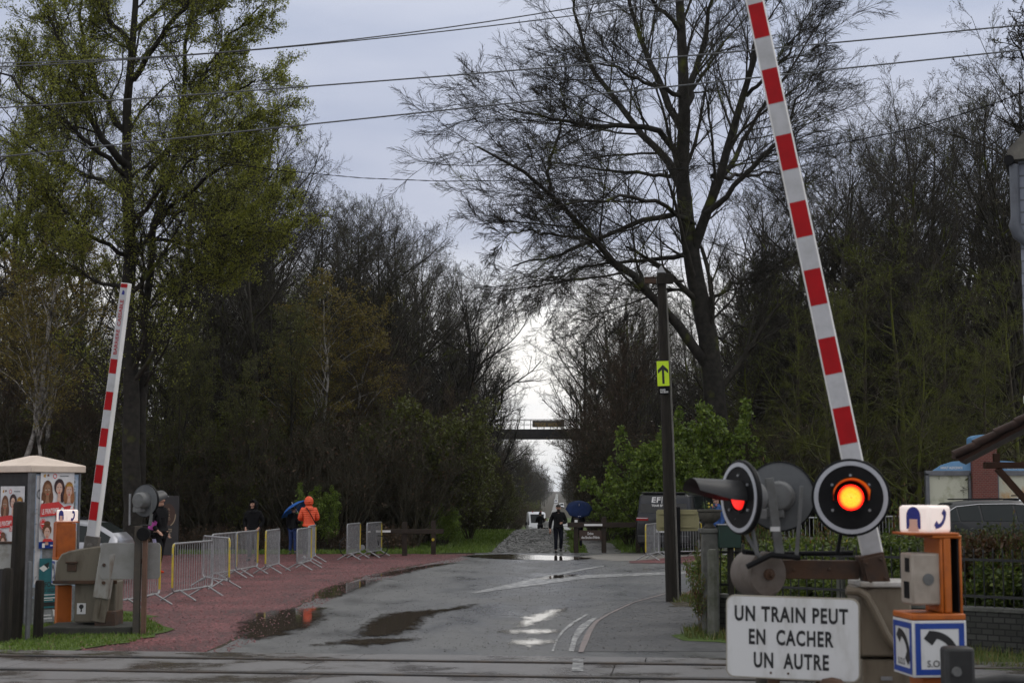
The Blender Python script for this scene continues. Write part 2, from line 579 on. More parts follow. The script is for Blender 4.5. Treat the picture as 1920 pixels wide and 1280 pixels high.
M_RAIL = pm("rolled rail steel", (0.05, 0.048, 0.048), (0.09, 0.07, 0.055), scale=3, rough=0.3, metal=0.7)
M_SLOT = pm("flangeway shade", (0.012, 0.012, 0.011), (0.02, 0.018, 0.015), scale=8, rough=0.9)  # near-black colour stands in for the shadow down the flangeways

# ------------------------------------------------------------------ ground sheet
ys = sorted(set([-150, -40, 0] + list(range(10, 130, 6)) + list(range(130, 400, 20)) + list(range(400, 2400, 100)) + [3000, 5000]))
xs = [-3000, -800, -300, -150, -80, -40, -20, -10, 0, 10, 20, 40, 80, 150, 300, 800, 3000]
gb = MB()
gb.add([(x, y, zg(y) - 0.004) for y in ys for x in xs],
       [(j * len(xs) + i, j * len(xs) + i + 1, (j + 1) * len(xs) + i + 1, (j + 1) * len(xs) + i)
        for j in range(len(ys) - 1) for i in range(len(xs) - 1)])
tag(gb.build("ground", M_LITTER), kind="structure")

def sheet(name, pts, z, mat, kind="structure", jitter=0.0, sub=0.0, seed=1):
    """flat sheet on the ground from ground points (Vectors); optional ragged outline"""
    pts = [Vector((p[0], p[1], 0)) for p in pts]
    if sub:
        rnd = random.Random(seed); out = []
        for i, p in enumerate(pts):
            q = pts[(i + 1) % len(pts)]
            k = max(1, int((q - p).length / sub))
            d = (q - p).normalized() if (q - p).length > 0 else Vector((1, 0, 0))
            nrm = Vector((-d.y, d.x, 0))
            for j in range(k):
                out.append(p.lerp(q, j / k) + nrm * rnd.gauss(0, jitter))
        pts = out
    b = MB(); b.poly([(p.x, p.y, z) for p in pts])
    me_o = b.build(name, mat, smooth=0)
    if me_o.data.polygons[0].normal.z < 0:
        me_o.data.flip_normals()
    return tag(me_o, kind=kind)

def gp(*l):
    return [gr(px, py) for px, py in l]

# red gravel forecourt on the left
sheet("gravel_forecourt", [(-40, 51.6), (-30, 18.6)] + gp((250, 1222), (380, 1222), (450, 1190), (570, 1120), (640, 1090), (740, 1064), (860, 1045))
      + [(-1.2, 51.4), (-3, 51.9)], 0.0, M_GRAV, jitter=0.07, sub=0.8)
# tarmac of the road with its bend to the right
sheet("road", [(-30, 20.4), (-6.5, 20.4)] + gp((385, 1224), (470, 1186), (600, 1116), (690, 1078), (850, 1047), (890, 1037)) + [(0.5, 52.6), (4.2, 52.4), (6.5, 48.6)]
      + [(12, 45.5), (40, 41), (40, 31)] + gp((1310, 1112)) + [(3.3, 26.5), (2.9, 22.5), (2.5, 20.4), (40, 20.4), (40, -20), (-30, -20)], 0.006, M_ASPH, jitter=0.05, sub=0.7)
# footway on the right
sheet("pavement", gp((1080, 1222), (1105, 1180), (1135, 1150), (1190, 1124), (1262, 1106), (1330, 1098)) + [(9, 33), (4.1, 20.2)], 0.010, M_SIDE, jitter=0.03, sub=0.6)
# pale strip and red island on the far right of the bend
sheet("pavement", gp((1075, 1045), (1140, 1038), (1215, 1037), (1330, 1036), (1330, 1048), (1160, 1052)), 0.012, M_PAVE)
sheet("gravel_island", gp((1180, 1052), (1330, 1040), (1420, 1040), (1420, 1056), (1180, 1056)), 0.016, M_GRAV)
# car park above the garden on the right
kb = MB(); kb.box((26, 47, 0.10), (32, 27, 0.44))
tag(kb.build("car_park_terrace", M_PAVE), kind="structure")

# cobbled lane, verges and side path following the fall of the ground
def ribbon(name, w0, w1, ya, yb, dz, mat, crown=0.0, nx=5, kind="structure", wob=0.0, seed=3):
    yy = [ya]
    while yy[-1] < yb:
        yy.append(yy[-1] + max(1.0, (yy[-1] - 40) * 0.07))
    rnd = random.Random(seed)
    b = MB(); vs, fs = [], []
    for y in yy:
        cr_ = crown * min(1, (y - ya) / 5); dz_ = dz if not crown else 0.008 + (dz - 0.008) * min(1, (y - ya) / 3)
        a, c = w0 + rnd.gauss(0, wob), w1 + rnd.gauss(0, wob)
        for i in range(nx):
            t = i / (nx - 1)
            vs.append((lane(y) + a + (c - a) * t, y, zg(y) + dz_ + cr_ * (1 - (2 * t - 1) ** 2)))
    for j in range(len(yy) - 1):
        for i in range(nx - 1):
            k = j * nx + i
            fs.append((k, k + 1, k + nx + 1, k + nx))
    b.add(vs, fs)
    return tag(b.build(name, mat), kind=kind)

ribbon("lane", -1.55, 1.15, 52.0, 1900, 0.02, M_COB, crown=0.06, wob=0.08)
ribbon("verge", -6.0, -1.45, 52.4, 420, 0.012, M_GRASSB, wob=0.1, seed=5)
ribbon("verge", 1.05, 1.85, 52.5, 300, 0.010, M_GRASSB, wob=0.08, seed=7)
ribbon("path", 1.8, 3.1, 52.4, 500, 0.008, M_PATH, wob=0.06, seed=8)
ribbon("verge", 3.0, 7.5, 52.6, 420, 0.012, M_GRASSB, wob=0.1, seed=9)
sheet("verge", [(-40, 51.2), (-2.2, 51.6), (-3.2, 53.5), (-40, 53.5)], 0.004, M_GRASSB, jitter=0.12, sub=0.6)
sheet("verge", [(4.8, 52.3), (4.4, 60), (30, 60), (30, 53), (9, 51)], 0.006, M_GRASSB, jitter=0.12, sub=0.6)
sheet("verge", gp((0, 1228), (120, 1222), (250, 1205), (318, 1180), (270, 1150), (200, 1140), (60, 1140), (-140, 1150)), 0.012, M_GRASSB, jitter=0.10, sub=0.35, seed=4)
sheet("verge", gp((1262, 1192), (1290, 1178), (1340, 1172), (1560, 1190), (1900, 1200), (2100, 1240), (1900, 1262), (1600, 1222), (1340, 1205), (1290, 1202)), 0.016, M_GRASSB, jitter=0.06, sub=0.3, seed=6)
sheet("verge", gp((1255, 1138), (1262, 1122), (1320, 1112), (1400, 1112), (1400, 1140)), 0.016, M_LITTER, jitter=0.05, sub=0.3, seed=6)
sheet("verge", gp((1265, 1118), (1300, 1108), (1345, 1106), (1345, 1118)), 0.020, M_GRAV, jitter=0.02, sub=0.3, seed=6)

cb, rc = MB(), random.Random(21)                         # the setts themselves: uneven, tilted, some sunk
yv = 52.3
while yv < 112:
    dy = rc.uniform(.16, .22); xv = -1.52 + rc.uniform(0, .1)
    while xv < 1.12:
        dx = rc.uniform(.14, .24)
        if rc.random() > .06:
            tt = (xv + 1.55) / 2.7; z0 = zg(yv) + .02 + .06 * (1 - (2 * tt - 1) ** 2) * min(1, (yv - 52) / 5)
            h = .008 + rc.random() ** 2 * .022; cx_, cy_ = lane(yv) + xv + dx / 2, yv + dy / 2
            a, c_ = dx * .48, dy * .47; tx, ty = rc.uniform(-.02, .02), rc.uniform(-.02, .025)
            vs = [(cx_ - a, cy_ - c_, z0 - .03), (cx_ + a, cy_ - c_, z0 - .03), (cx_ + a, cy_ + c_, z0 - .03), (cx_ - a, cy_ + c_, z0 - .03)]
            k = .62
            vs += [(cx_ - a * k, cy_ - c_ * k, z0 + h - tx - ty), (cx_ + a * k, cy_ - c_ * k, z0 + h + tx - ty), (cx_ + a * k, cy_ + c_ * k, z0 + h + tx + ty), (cx_ - a * k, cy_ + c_ * k, z0 + h - tx + ty)]
            cb.add(vs, [(0, 1, 5, 4), (1, 2, 6, 5), (2, 3, 7, 6), (3, 0, 4, 7), (4, 5, 6, 7)])
        xv += dx
    yv += dy
tag(cb.build("cobbles", leafmat("granite setts", [(.035, .035, .03), (.07, .07, .064), (.13, .13, .124)], 0.0), smooth=0), kind="stuff")

# ------------------------------------------------------------------ railway: decked tracks across the road
TR_DIR = Vector((1, -0.115, 0)).normalized()
TR_N = Vector((0.115, 1, 0)).normalized()
TR_O = gr(700, 1240)            # on the farther rail

def trk(u, v, z):
    return TR_O + TR_DIR * u + TR_N * v + Vector((0, 0, z))

# deck panels (rows of slabs with narrow dark joints)
jb = MB(); jb.add([trk(-60, -9, 0.010), trk(60, -9, 0.010), trk(60, 0.75, 0.010), trk(-60, 0.75, 0.010)], [(0, 1, 2, 3)])
tag(jb.build("track_bed", M_SLOT, smooth=0), kind="structure")
pb = MB()
rows = [(0.13, 0.68), (-1.28, -0.17), (-2.3, -1.58), (-3.5, -2.36), (-4.95, -3.70), (-6.4, -5.15), (-7.6, -6.6)]
rnd = random.Random(2)
for v0, v1 in rows:
    u = -12.0 + rnd.random()
    while u < 12:
        w = 3.6
        dz = rnd.uniform(-0.001, 0.002)
        pb.box(trk(u + w / 2, (v0 + v1) / 2, 0.014 + dz), (w - 0.012, v1 - v0, 0.02), rz(math.atan2(TR_DIR.y, TR_DIR.x)))
        u += w
tag(pb.build("crossing_deck", M_PANEL, bevel=0.004), kind="structure")
for k, v in enumerate((0.0, -1.435, -3.6, -5.035)):
    rb = MB()
    rb.prism([trk(-70, v - 0.036, 0.0), trk(-70, v + 0.036, 0.0), trk(-70, v + 0.034, 0.030), trk(-70, v + 0.02, 0.036), trk(-70, v - 0.02, 0.036), trk(-70, v - 0.034, 0.030)],
             TR_DIR * 140)
    names = ["farthest steel rail set in the crossing deck", "second steel rail from the road side in the crossing deck",
             "third steel rail, nearer the camera than the far track", "nearest steel rail just below the picture"]
    tag(rb.build("rail", M_RAIL), names[k], "rail", "rails of the level crossing")

# ------------------------------------------------------------------ painted markings and standing water
def strip(name, pl, mat, z=0.013, kind="structure"):
    """pl: list of ((px,py) far edge, (px,py) near edge)"""
    b = MB(); vs = []
    for (a, c) in pl:
        p, q = gr(*a), gr(*c)
        vs += [(p.x, p.y, z), (q.x, q.y, z)]
    b.add(vs, [(2 * i, 2 * i + 1, 2 * i + 3, 2 * i + 2) for i in range(len(pl) - 1)])
    o = b.build(name, mat, smooth=0)
    if o.data.polygons[0].normal.z < 0:
        o.data.flip_normals()
    return tag(o, kind=kind)

strip("road_marking", [((884, 1111), (890, 1113)), ((930, 1101), (945, 1105)), ((985, 1088), (1010, 1097)), ((1040, 1078), (1060, 1090)), ((1090, 1078), (1095, 1085)), ((1160, 1076), (1160, 1081)), ((1240, 1073), (1240, 1078)), ((1330, 1070), (1330, 1074))], M_PAINT)
strip("road_marking", [((1018, 1081), (1024, 1084)), ((1060, 1072), (1068, 1074)), ((1100, 1065), (1105, 1067)), ((1130, 1061), (1134, 1062.5))], M_PAINT, 0.014)
strip("road_marking", [((1066, 1222), (1076, 1222)), ((1072, 1200), (1082, 1200)), ((1077, 1186), (1092, 1186)), ((1086, 1174), (1106, 1172)), ((1108, 1160), (1120, 1158))], M_PAINT)
strip("road_marking", [((1034, 1222), (1038, 1222)), ((1042, 1200), (1046, 1200)), ((1052, 1184), (1058, 1184)), ((1070, 1168), (1078, 1168)), ((1098, 1152), (1104, 1152))], M_PAINT)
strip("road_marking", [((1074, 1238), (1094, 1238)), ((1074, 1244), (1094, 1244)), ((1072, 1262), (1094, 1262))], M_PAINT, 0.030)
M_KERB = pm("pinkish kerb stone", (0.20, 0.16, 0.15), (0.13, 0.12, 0.115), scale=4, rough=0.5)
strip("kerb", [((1084, 1224), (1094, 1224)), ((1090, 1206), (1102, 1206)), ((1097, 1190), (1108, 1190)), ((1104, 1178), (1114, 1178)), ((1114, 1166), (1122, 1166)), ((1138, 1152), (1144, 1152)), ((1185, 1130), (1188, 1131)), ((1262, 1109), (1262, 1110.5))], M_KERB, 0.018)

def puddle(pts, seed, jit=0.03, sub=0.25, soft=0.8):
    rnd = random.Random(seed)
    base = gp(*pts); n = len(base); out = []
    for i in range(n):                                   # Catmull-Rom outline
        p0, p1, p2, p3 = base[i - 1], base[i], base[(i + 1) % n], base[(i + 2) % n]
        k = max(3, int((p2 - p1).length / sub))
        for j in range(k):
            t = j / k
            q = 0.5 * (2 * p1 + (p2 - p0) * t + (2 * p0 - 5 * p1 + 4 * p2 - p3) * t * t + (3 * p1 - p0 - 3 * p2 + p3) * t ** 3)
            out.append(q + Vector((rnd.gauss(0, jit), rnd.gauss(0, jit * 2.2), 0)))
    P = np.array([(p.x, p.y) for p in out]); Q = np.roll(P, -1, 0)
    lo, hi = P.min(0) - 0.3, P.max(0) + 0.3
    nx = int(min(90, max(8, (hi[0] - lo[0]) / 0.07))); ny = int(min(90, max(8, (hi[1] - lo[1]) / 0.16)))
    gx, gy = np.meshgrid(np.linspace(lo[0], hi[0], nx), np.linspace(lo[1], hi[1], ny))
    G = np.stack([gx.ravel(), gy.ravel()], 1)
    d = Q - P; w = G[:, None] - P[None]
    t = np.clip((w * d).sum(2) / np.maximum((d * d).sum(1), 1e-9), 0, 1)
    dist = np.sqrt((((w - t[..., None] * d) * (1.0, 0.6)) ** 2).sum(2)).min(1)
    cr = ((P[None, :, 1] > G[:, None, 1]) != (Q[None, :, 1] > G[:, None, 1])) & (G[:, None, 0] < d[None, :, 0] * (G[:, None, 1] - P[None, :, 1]) / (d[None, :, 1] + 1e-12) + P[None, :, 0])
    sd_ = np.where(cr.sum(1) % 2 == 1, dist, -dist)
    cov = np.clip(sd_ / soft + 0.30, -0.6, 1.0).reshape(ny, nx)
    keep = (cov[:-1, :-1] > -0.55) | (cov[1:, 1:] > -0.55) | (cov[1:, :-1] > -0.55) | (cov[:-1, 1:] > -0.55)
    fs = [(j * nx + i, j * nx + i + 1, (j + 1) * nx + i + 1, (j + 1) * nx + i) for j in range(ny - 1) for i in range(nx - 1) if keep[j, i]]
    b = MB(); b.add([(g_[0], g_[1], 0.016) for g_ in G], fs)
    o = b.build("puddle", M_PUD, smooth=0)
    at_ = o.data.attributes.new("cover", 'FLOAT', 'POINT')
    at_.data.foreach_set("value", cov.ravel().astype(np.float32))
    return tag(o, kind="structure")

puddle([(445, 1188), (462, 1160), (505, 1146), (560, 1141), (615, 1139), (600, 1148), (612, 1158), (592, 1172), (555, 1184), (515, 1196), (470, 1200)], 1)
puddle([(585, 1118), (625, 1099), (680, 1088), (718, 1087), (690, 1099), (650, 1114), (610, 1124)], 2)
puddle([(690, 1081), (750, 1068), (800, 1060), (858, 1054), (800, 1066), (740, 1079)], 3)
puddle([(668, 1190), (690, 1166), (730, 1150), (795, 1144), (850, 1139), (893, 1132), (868, 1143), (825, 1150), (795, 1161), (782, 1176), (755, 1190), (715, 1195)], 4)
puddle([(590, 1208), (650, 1199), (720, 1197), (790, 1199), (740, 1206), (670, 1213)], 5, 0.05, .25, .7)
puddle([(868, 1042), (930, 1039), (1000, 1040), (1110, 1046), (1050, 1051), (960, 1049), (900, 1046)], 6, 0.04, 0.5)
puddle([(970, 1171), (990, 1157), (1030, 1146), (1066, 1139), (1050, 1151), (1012, 1165), (986, 1174)], 7, 0.05, 0.2, 0.55)
puddle([(945, 1184), (1000, 1180), (1040, 1183), (1030, 1190), (960, 1191)], 8, 0.05, 0.2, 0.8)
puddle([(960, 1203), (1010, 1199), (1040, 1203), (1020, 1211), (970, 1211)], 9, 0.05, 0.2, 0.8)
puddle([(1010, 1084), (1050, 1078), (1085, 1077), (1060, 1083), (1030, 1087)], 10, 0.04)
puddle([(1060, 1024), (1078, 1003), (1084, 1006), (1080, 1024)], 11, 0.02)
# ------------------------------------------------------------------ paints
P_WHITE = pm("weathered white enamel", (0.62, 0.62, 0.62), (0.42, 0.41, 0.38), scale=3.5, rough=0.35, lo=0.5, hi=0.82, stretch=(2.2, 2.2, 0.7), detail=9)
P_WHITE2 = pm("dirty white plastic", (0.78, 0.77, 0.76), (0.62, 0.61, 0.58), scale=2.5, rough=0.4, lo=0.4, hi=0.85)
P_RED = pm("reflective red film", (0.40, 0.006, 0.010), (0.30, 0.006, 0.009), scale=4, rough=0.5, spec=0.2)
P_BLACK = pm("matt black enamel", (0.006, 0.006, 0.007), (0.011, 0.011, 0.012), scale=5, rough=0.55, spec=0.25)
P_BLACKTXT = pm("black lettering", (0.012, 0.012, 0.013), (0.02, 0.02, 0.02), scale=9, rough=0.5)
P_GREYRIM = pm("pale grey reflective rim", (0.42, 0.43, 0.47), (0.36, 0.37, 0.40), scale=6, rough=0.4)
P_ZINC = pm("dull galvanised steel", (0.22, 0.225, 0.235), (0.30, 0.305, 0.31), scale=7, rough=0.5, metal=0.35)
P_GREYBACK = pm("weathered grey backboard", (0.10, 0.105, 0.112), (0.145, 0.15, 0.153), scale=3, rough=0.55, lo=0.35, hi=0.7)
P_HOUSING = pm("cast grey lamp housing", (0.15, 0.153, 0.155), (0.10, 0.10, 0.096), scale=5, rough=0.55)
P_BEIGE = pm("stained beige cabinet paint", (0.17, 0.14, 0.10), (0.075, 0.055, 0.035), scale=2.6, rough=0.5, lo=0.42, hi=0.72, bump=0.1, stretch=(1.6, 1.6, 0.5))
P_MECH = pm("stained grey mechanism paint", (0.135, 0.118, 0.088), (0.065, 0.046, 0.03), scale=3.2, rough=0.5, lo=0.48, hi=0.74, bump=0.1, stretch=(1.6, 1.6, 0.55))
P_RUST = pm("rusty brown steel", (0.085, 0.045, 0.026), (0.045, 0.034, 0.028), scale=4, rough=0.7, bump=0.25)
P_ORANGE = pm("orange post paint", (0.44, 0.108, 0.010), (0.22, 0.055, 0.012), scale=4.5, rough=0.45, lo=0.48, hi=0.80, detail=10, bump=0.08)
P_ORANGED = pm("dusty dark orange paint", (0.42, 0.10, 0.012), (0.30, 0.07, 0.012), scale=6, rough=0.5)
P_BLUE = pm("signal blue film", (0.010, 0.05, 0.30), (0.012, 0.045, 0.24), scale=5, rough=0.35)
P_DBLUE = pm("dark blue film", (0.015, 0.02, 0.20), (0.015, 0.02, 0.17), scale=5, rough=0.4)
P_LAMPW = pm("lit translucent lamp box", (0.8, 0.72, 0.68), (0.75, 0.68, 0.64), scale=3, rough=0.4, emit=(1.0, 0.80, 0.72), estr=0.36)
P_SKINC = pm("printed skin colour", (0.70, 0.42, 0.33), (0.66, 0.40, 0.31), scale=4, rough=0.5)
P_CONC = pm("mossy concrete", (0.12, 0.12, 0.105), (0.055, 0.06, 0.04), scale=4, rough=0.85, bump=0.3)
P_CONCD = pm("dark damp concrete", (0.05, 0.048, 0.043), (0.03, 0.032, 0.025), scale=4, rough=0.8, bump=0.3)
P_WOOD = pm("weathered dark timber", (0.024, 0.020, 0.015), (0.012, 0.010, 0.008), scale=5, rough=0.75, bump=0.4, stretch=(4, 4, 0.5))
P_RUBBER = pm("black rubber", (0.012, 0.012, 0.012), (0.02, 0.02, 0.02), scale=10, rough=0.5)
P_BEIGEL = pm("beige instrument plastic", (0.36, 0.31, 0.26), (0.27, 0.23, 0.19), scale=5, rough=0.5)
P_HOOD = pm("satin black visor", (0.022, 0.022, 0.023), (0.03, 0.03, 0.031), scale=5, rough=0.45)

def lens_mat(name, hot, edge, strength, scale):
    m, n, l, b = newmat(name)
    tc = n.new("ShaderNodeTexCoord")
    ln = n.new("ShaderNodeVectorMath"); ln.operation = 'LENGTH'
    l.new(tc.outputs["Object"], ln.inputs[0])
    rp = n.new("ShaderNodeValToRGB")
    rp.color_ramp.elements[0].position = 0.0; rp.color_ramp.elements[0].color = rgba(hot)
    rp.color_ramp.elements[1].position = 1.0; rp.color_ramp.elements[1].color = rgba(edge)
    e = rp.color_ramp.elements.new(0.70); e.color = (hot[0], hot[1] * 0.8, hot[2], 1)
    e = rp.color_ramp.elements.new(0.90); e.color = rgba(edge)
    mr = n.new("ShaderNodeMapRange"); mr.inputs["From Max"].default_value = scale
    l.new(ln.outputs["Value"], mr.inputs["Value"]); l.new(mr.outputs[0], rp.inputs[0])
    vo = n.new("ShaderNodeTexVoronoi"); vo.inputs["Scale"].default_value = 120
    l.new(tc.outputs["Object"], vo.inputs["Vector"])
    r2 = n.new("ShaderNodeMapRange"); r2.inputs["From Max"].default_value = 0.7; r2.inputs["To Min"].default_value = 1.1; r2.inputs["To Max"].default_value = 0.7
    l.new(vo.outputs["Distance"], r2.inputs["Value"])
    mu = n.new("ShaderNodeMath"); mu.operation = 'MULTIPLY'; mu.inputs[1].default_value = strength
    l.new(r2.outputs[0], mu.inputs[0])
    l.new(rp.outputs[0], b.inputs["Emission Color"]); l.new(mu.outputs[0], b.inputs["Emission Strength"])
    l.new(rp.outputs[0], b.inputs["Base Color"])
    b.inputs["Roughness"].default_value = 0.15
    return m

LENS_HOT = lens_mat("lit signal lens", (1.0, 0.25, 0.013), (1.0, 0.012, 0.006), 4.2, 0.10)
LENS_RED = lens_mat("dimmer red signal lens", (1.0, 0.03, 0.02), (0.9, 0.015, 0.01), 1.5, 0.112)

# ------------------------------------------------------------------ lifting barriers
def barrier_arm(parent, origin, lean, length, reds, w=0.135, d=0.11, yaw=0.0, texts=None, cap=False):
    """arm rises from origin in the plane facing the road, leaning by lean (radians, + to the right)"""
    M = Matrix.Translation(origin) @ Matrix.Rotation(yaw, 4, 'Z') @ Matrix.Rotation(lean, 4, 'Y')
    b = MB()
    # six-sided section, slightly tapered
    sec = [(-w / 2, -d / 2 + .012), (-w / 2 + .012, -d / 2), (w / 2 - .012, -d / 2), (w / 2, -d / 2 + .012), (w / 2, d / 2), (-w / 2, d / 2)]
    vs = []
    for z, k in ((0, 1.0), (length, 0.82)):
        vs += [M @ Vector((x * k, y * k, z)) for x, y in sec]
    fs = [(i, (i + 1) % 6, 6 + (i + 1) % 6, 6 + i) for i in range(6)] + [(5, 4, 3, 2, 1, 0), (6, 7, 8, 9, 10, 11)]
    b.add(vs, fs)
    arm = b.build("arm", P_WHITE2, parent, bevel=0.004)
    g = MB(); r = MB()
    def face(z0, z1, inset=0.010, off=0.002):
        out = []
        for x, z in ((-1, z0), (1, z0), (1, z1), (-1, z1)):
            k = 1 - 0.18 * z / length
            out.append(M @ Vector((x * (w / 2 - inset - 0.004) * k, -d / 2 * k - off, z)))
        return out
    g.poly(face(0.02, length - 0.02))
    g.build("shaded_front", P_FRONTSHADE, arm, smooth=0)  # front of the white arm: its shade is painted in as grey
    for z0, z1 in reds:
        r = MB(); r.poly(face(z0, z1, off=0.004)); r.build("red_band", P_RED, arm, smooth=0)
    if texts:
        t = MB()
        k = 0.86
        zc, ln = texts[1], texts[2]
        MM = M @ Matrix.Translation((0.027, -d / 2 * k - 0.004, zc)) @ Matrix(((0, -1, 0, 0), (0, 0, -1, 0), (1, 0, 0, 0), (0, 0, 0, 1)))
        t.text(texts[0], 0.082, MM, width=ln, bold=0.012)
        t.build("lettering", P_RED, arm, smooth=0)
        s = MB()
        pc = M @ Vector((0.004, -d / 2 * 0.84 - 0.004, texts[3]))
        s.poly([M @ Vector((0.0 + x * 0.024, -d / 2 * 0.83 - 0.004, texts[3] + z * 0.035)) for x, z in ((-1, -1), (1, -1), (1, .4), (.2, 1), (-.6, .8))])
        s.build("sticker", P_DBLUE, arm, smooth=0)
    return arm

P_FRONTSHADE = pm("shaded grimy white front", (0.46, 0.46, 0.48), (0.33, 0.33, 0.33), scale=5, detail=10, lo=.45, hi=.8, rough=0.4)  # grey paints the shaded white front of the arms, plus some grime

NEAR_Y = 12.3
o = at(1637, 1045, NEAR_Y)
nb = thing("level_crossing_barrier", "raised red and white barrier arm crossing the top of the picture, with rusty counterweight beam", "barrier", (o.x, o.y, 0))
oz = o.z
lean = math.atan2(-(1640 - 1408), 1060)
barrier_arm(nb, Vector((0, 0, oz)), lean + 0.031, 6.2, [(0.93 + 0.578 * k, 1.23 + 0.578 * k) for k in range(9)], w=0.175, d=0.14, yaw=-0.22)
b = MB()                                                   # socket that clamps the arm
M3 = Matrix.Rotation(lean, 3, 'Y')
b.box((-0.01, -0.02, oz - 0.10), (0.20, 0.17, 0.27), M3)
b.box((-0.01, -0.115, oz - 0.10), (0.17, 0.02, 0.23), M3)
for sx, sz in ((-.06, .07), (.06, .08), (.06, -.07), (-.06, -.07)):
    c = Vector((-0.01, -0.115, oz - 0.10)) + M3 @ Vector((sx, 0, sz)); b.cyl(c, c + Vector((0, -0.025, 0)), 0.013, n=8)
b.build("socket", P_RUST, nb, bevel=0.006)
b = MB()                                                   # beam out to the counterweight
p1, p0 = at(1610, 1066, NEAR_Y) - o, at(1420, 1068, NEAR_Y) - o
b.box((p0 + p1) / 2 + Vector((0, 0.02, oz)), ((p1 - p0).length, 0.09, 0.15), Matrix.Rotation(0.01, 3, 'Y'))
for k in (0.35, 0.7):
    c = p0.lerp(p1, k) + Vector((0, -0.03, oz)); b.cyl(c, c + Vector((0, -0.02, 0)), 0.014, n=8)
b.build("beam", P_RUST, nb, bevel=0.008)
b = MB()                                                   # round counterweight, flat face to the road
c = at(1420, 1074, NEAR_Y) - o + Vector((0, 0, oz))
RX = Matrix.Rotation(R(90), 3, 'X') ; RXY = Matrix.Rotation(R(24), 3, 'Z') @ RX
b.lathe([(0.02, 0.16), (0.165, 0.155), (0.178, 0.14), (0.18, -0.12), (0.165, -0.14), (0.02, -0.14)], 36, o=c, rot=RXY)
b.build("counterweight", pm("brown-grey cast iron", (0.15, 0.13, 0.115), (0.10, 0.08, 0.066), scale=5, rough=0.55, bump=0.1), nb)
b = MB(); b.lathe([(0.045, 0.155), (0.045, 0.185), (0.02, 0.19), (0.02, 0.225), (0.004, 0.23)], 16, o=c, rot=RXY)
b.build("nut", P_RUST, nb)
b = MB()                                                   # mechanism cabinet
cx = at(1650, 1150, NEAR_Y).x - o.x
zt, zm = at(1650, 1098, NEAR_Y).z, at(1650, 1228, NEAR_Y).z
b.box((cx + 0.02, 0.12, (zt + zm) / 2), (0.42, 0.44, zt - zm))
b.build("housing", P_BEIGE, nb, bevel=0.02)
b = MB(); b.box((cx + 0.04, 0.10, zt + 0.02), (0.44, 0.48, 0.045)); b.build("lid", pm("pale bare metal", (0.5, 0.49, 0.47), (0.3, 0.27, 0.23), scale=5, rough=0.35), nb, bevel=0.012)
b = MB(); b.box((cx + 0.03, 0.14, zm / 2 - 0.012), (0.40, 0.42, zm - 0.024)); b.build("pedestal", P_BEIGE, nb, bevel=0.012)
b = MB(); b.box((cx + 0.02, -0.085, zm - 0.17), (0.09, 0.006, 0.03)); b.build("plate", P_ZINC, nb)
b = MB()                                                   # bent conduit down the front
pts = [at(*p, NEAR_Y) - o + Vector((0, -0.16, oz)) for p in ((1578, 1104), (1600, 1106), (1615, 1114), (1630, 1140), (1652, 1185), (1664, 1203), (1680, 1210), (1700, 1211))]
b.tube(pts, 0.034, 10); b.build("conduit", P_BEIGE, nb)
b = MB(); b.box((cx, 0.12, 0.05), (0.62, 0.62, 0.10)); b.build("footing", P_CONCD, nb, bevel=0.02)

# far barrier, on the other side of the tracks
FY = 23.0
o = at(172, 1060, FY)
fb = thing("level_crossing_barrier", "upright barrier arm lettered BARRIERE CASSABLE beside the poster cabinet", "barrier", (o.x, o.y, 0))
lean = math.atan2(230 - 171, 1008 - 534)
zo = at(172, 1008, FY).z
sl_ = 123.5
def zf(y): return (1008 - y) / sl_ / math.cos(lean)
reds = [(zf(975), zf(941)), (zf(907), zf(873)), (zf(839), zf(805)), (zf(771), zf(737)), (zf(703), zf(676)), (zf(542), zf(534.5))]
barrier_arm(fb, Vector((0, 0, zo)), lean - 0.004, zf(533), reds, w=0.165, d=0.12, yaw=-0.28, texts=("BARRIERE  CASSABLE", zf(616), (668 - 565) / sl_, zf(551)))
M3 = Matrix.Rotation(lean, 3, 'Y')
b = MB(); b.box((-0.01, -0.03, zo - 0.20), (0.20, 0.18, 0.46), M3)
for sz in (-0.1, 0.08):
    c = Vector((-0.01, -0.12, zo - 0.2)) + M3 @ Vector((0, 0, sz)); b.lathe([(0.05, 0.0), (0.05, 0.02), (0.02, 0.03)], 12, o=c, rot=RX)
b.build("socket", pm("dark scuffed steel", (0.07, 0.062, 0.055), (0.14, 0.125, 0.11), scale=6, rough=0.5), fb, bevel=0.01)
zc1, zc0 = at(0, 1030, FY).z, at(0, 1092, FY).z
b = MB(); b.box((0.08, 0.16, zc0 / 2 + 0.09), (0.62, 0.44, zc0 - 0.13)); b.build("housing", P_MECH, fb, bevel=0.02)
b = MB()
prof = [(-0.52, zc0), (0.36, zc0), (0.37, zc1 + 0.0), (0.28, zc1 + 0.07), (0.02, zc1 + 0.05), (-0.30, zc1 - 0.01), (-0.42, zc1 - 0.06), (-0.49, zc1 - 0.18)]
b.prism([(x, -0.16, z) for x, z in prof], (0, 0.62, 0)); b.build("hood", P_MECH, fb, bevel=0.025)
b = MB(); b.box((-0.05, -0.165, zc0 + 0.02), (0.96, 0.02, 0.05)); b.build("hood_rim", P_RUST, fb, bevel=0.005)
b = MB(); b.box((-0.25, -0.17, zc0 + 0.25), (0.14, 0.02, 0.14)); b.box((-0.25, -0.185, zc0 + 0.31), (0.18, 0.03, 0.03)); b.build("latch", P_RUST, fb, bevel=0.006)
R_ = Matrix.Rotation(R(8), 3, 'Y')
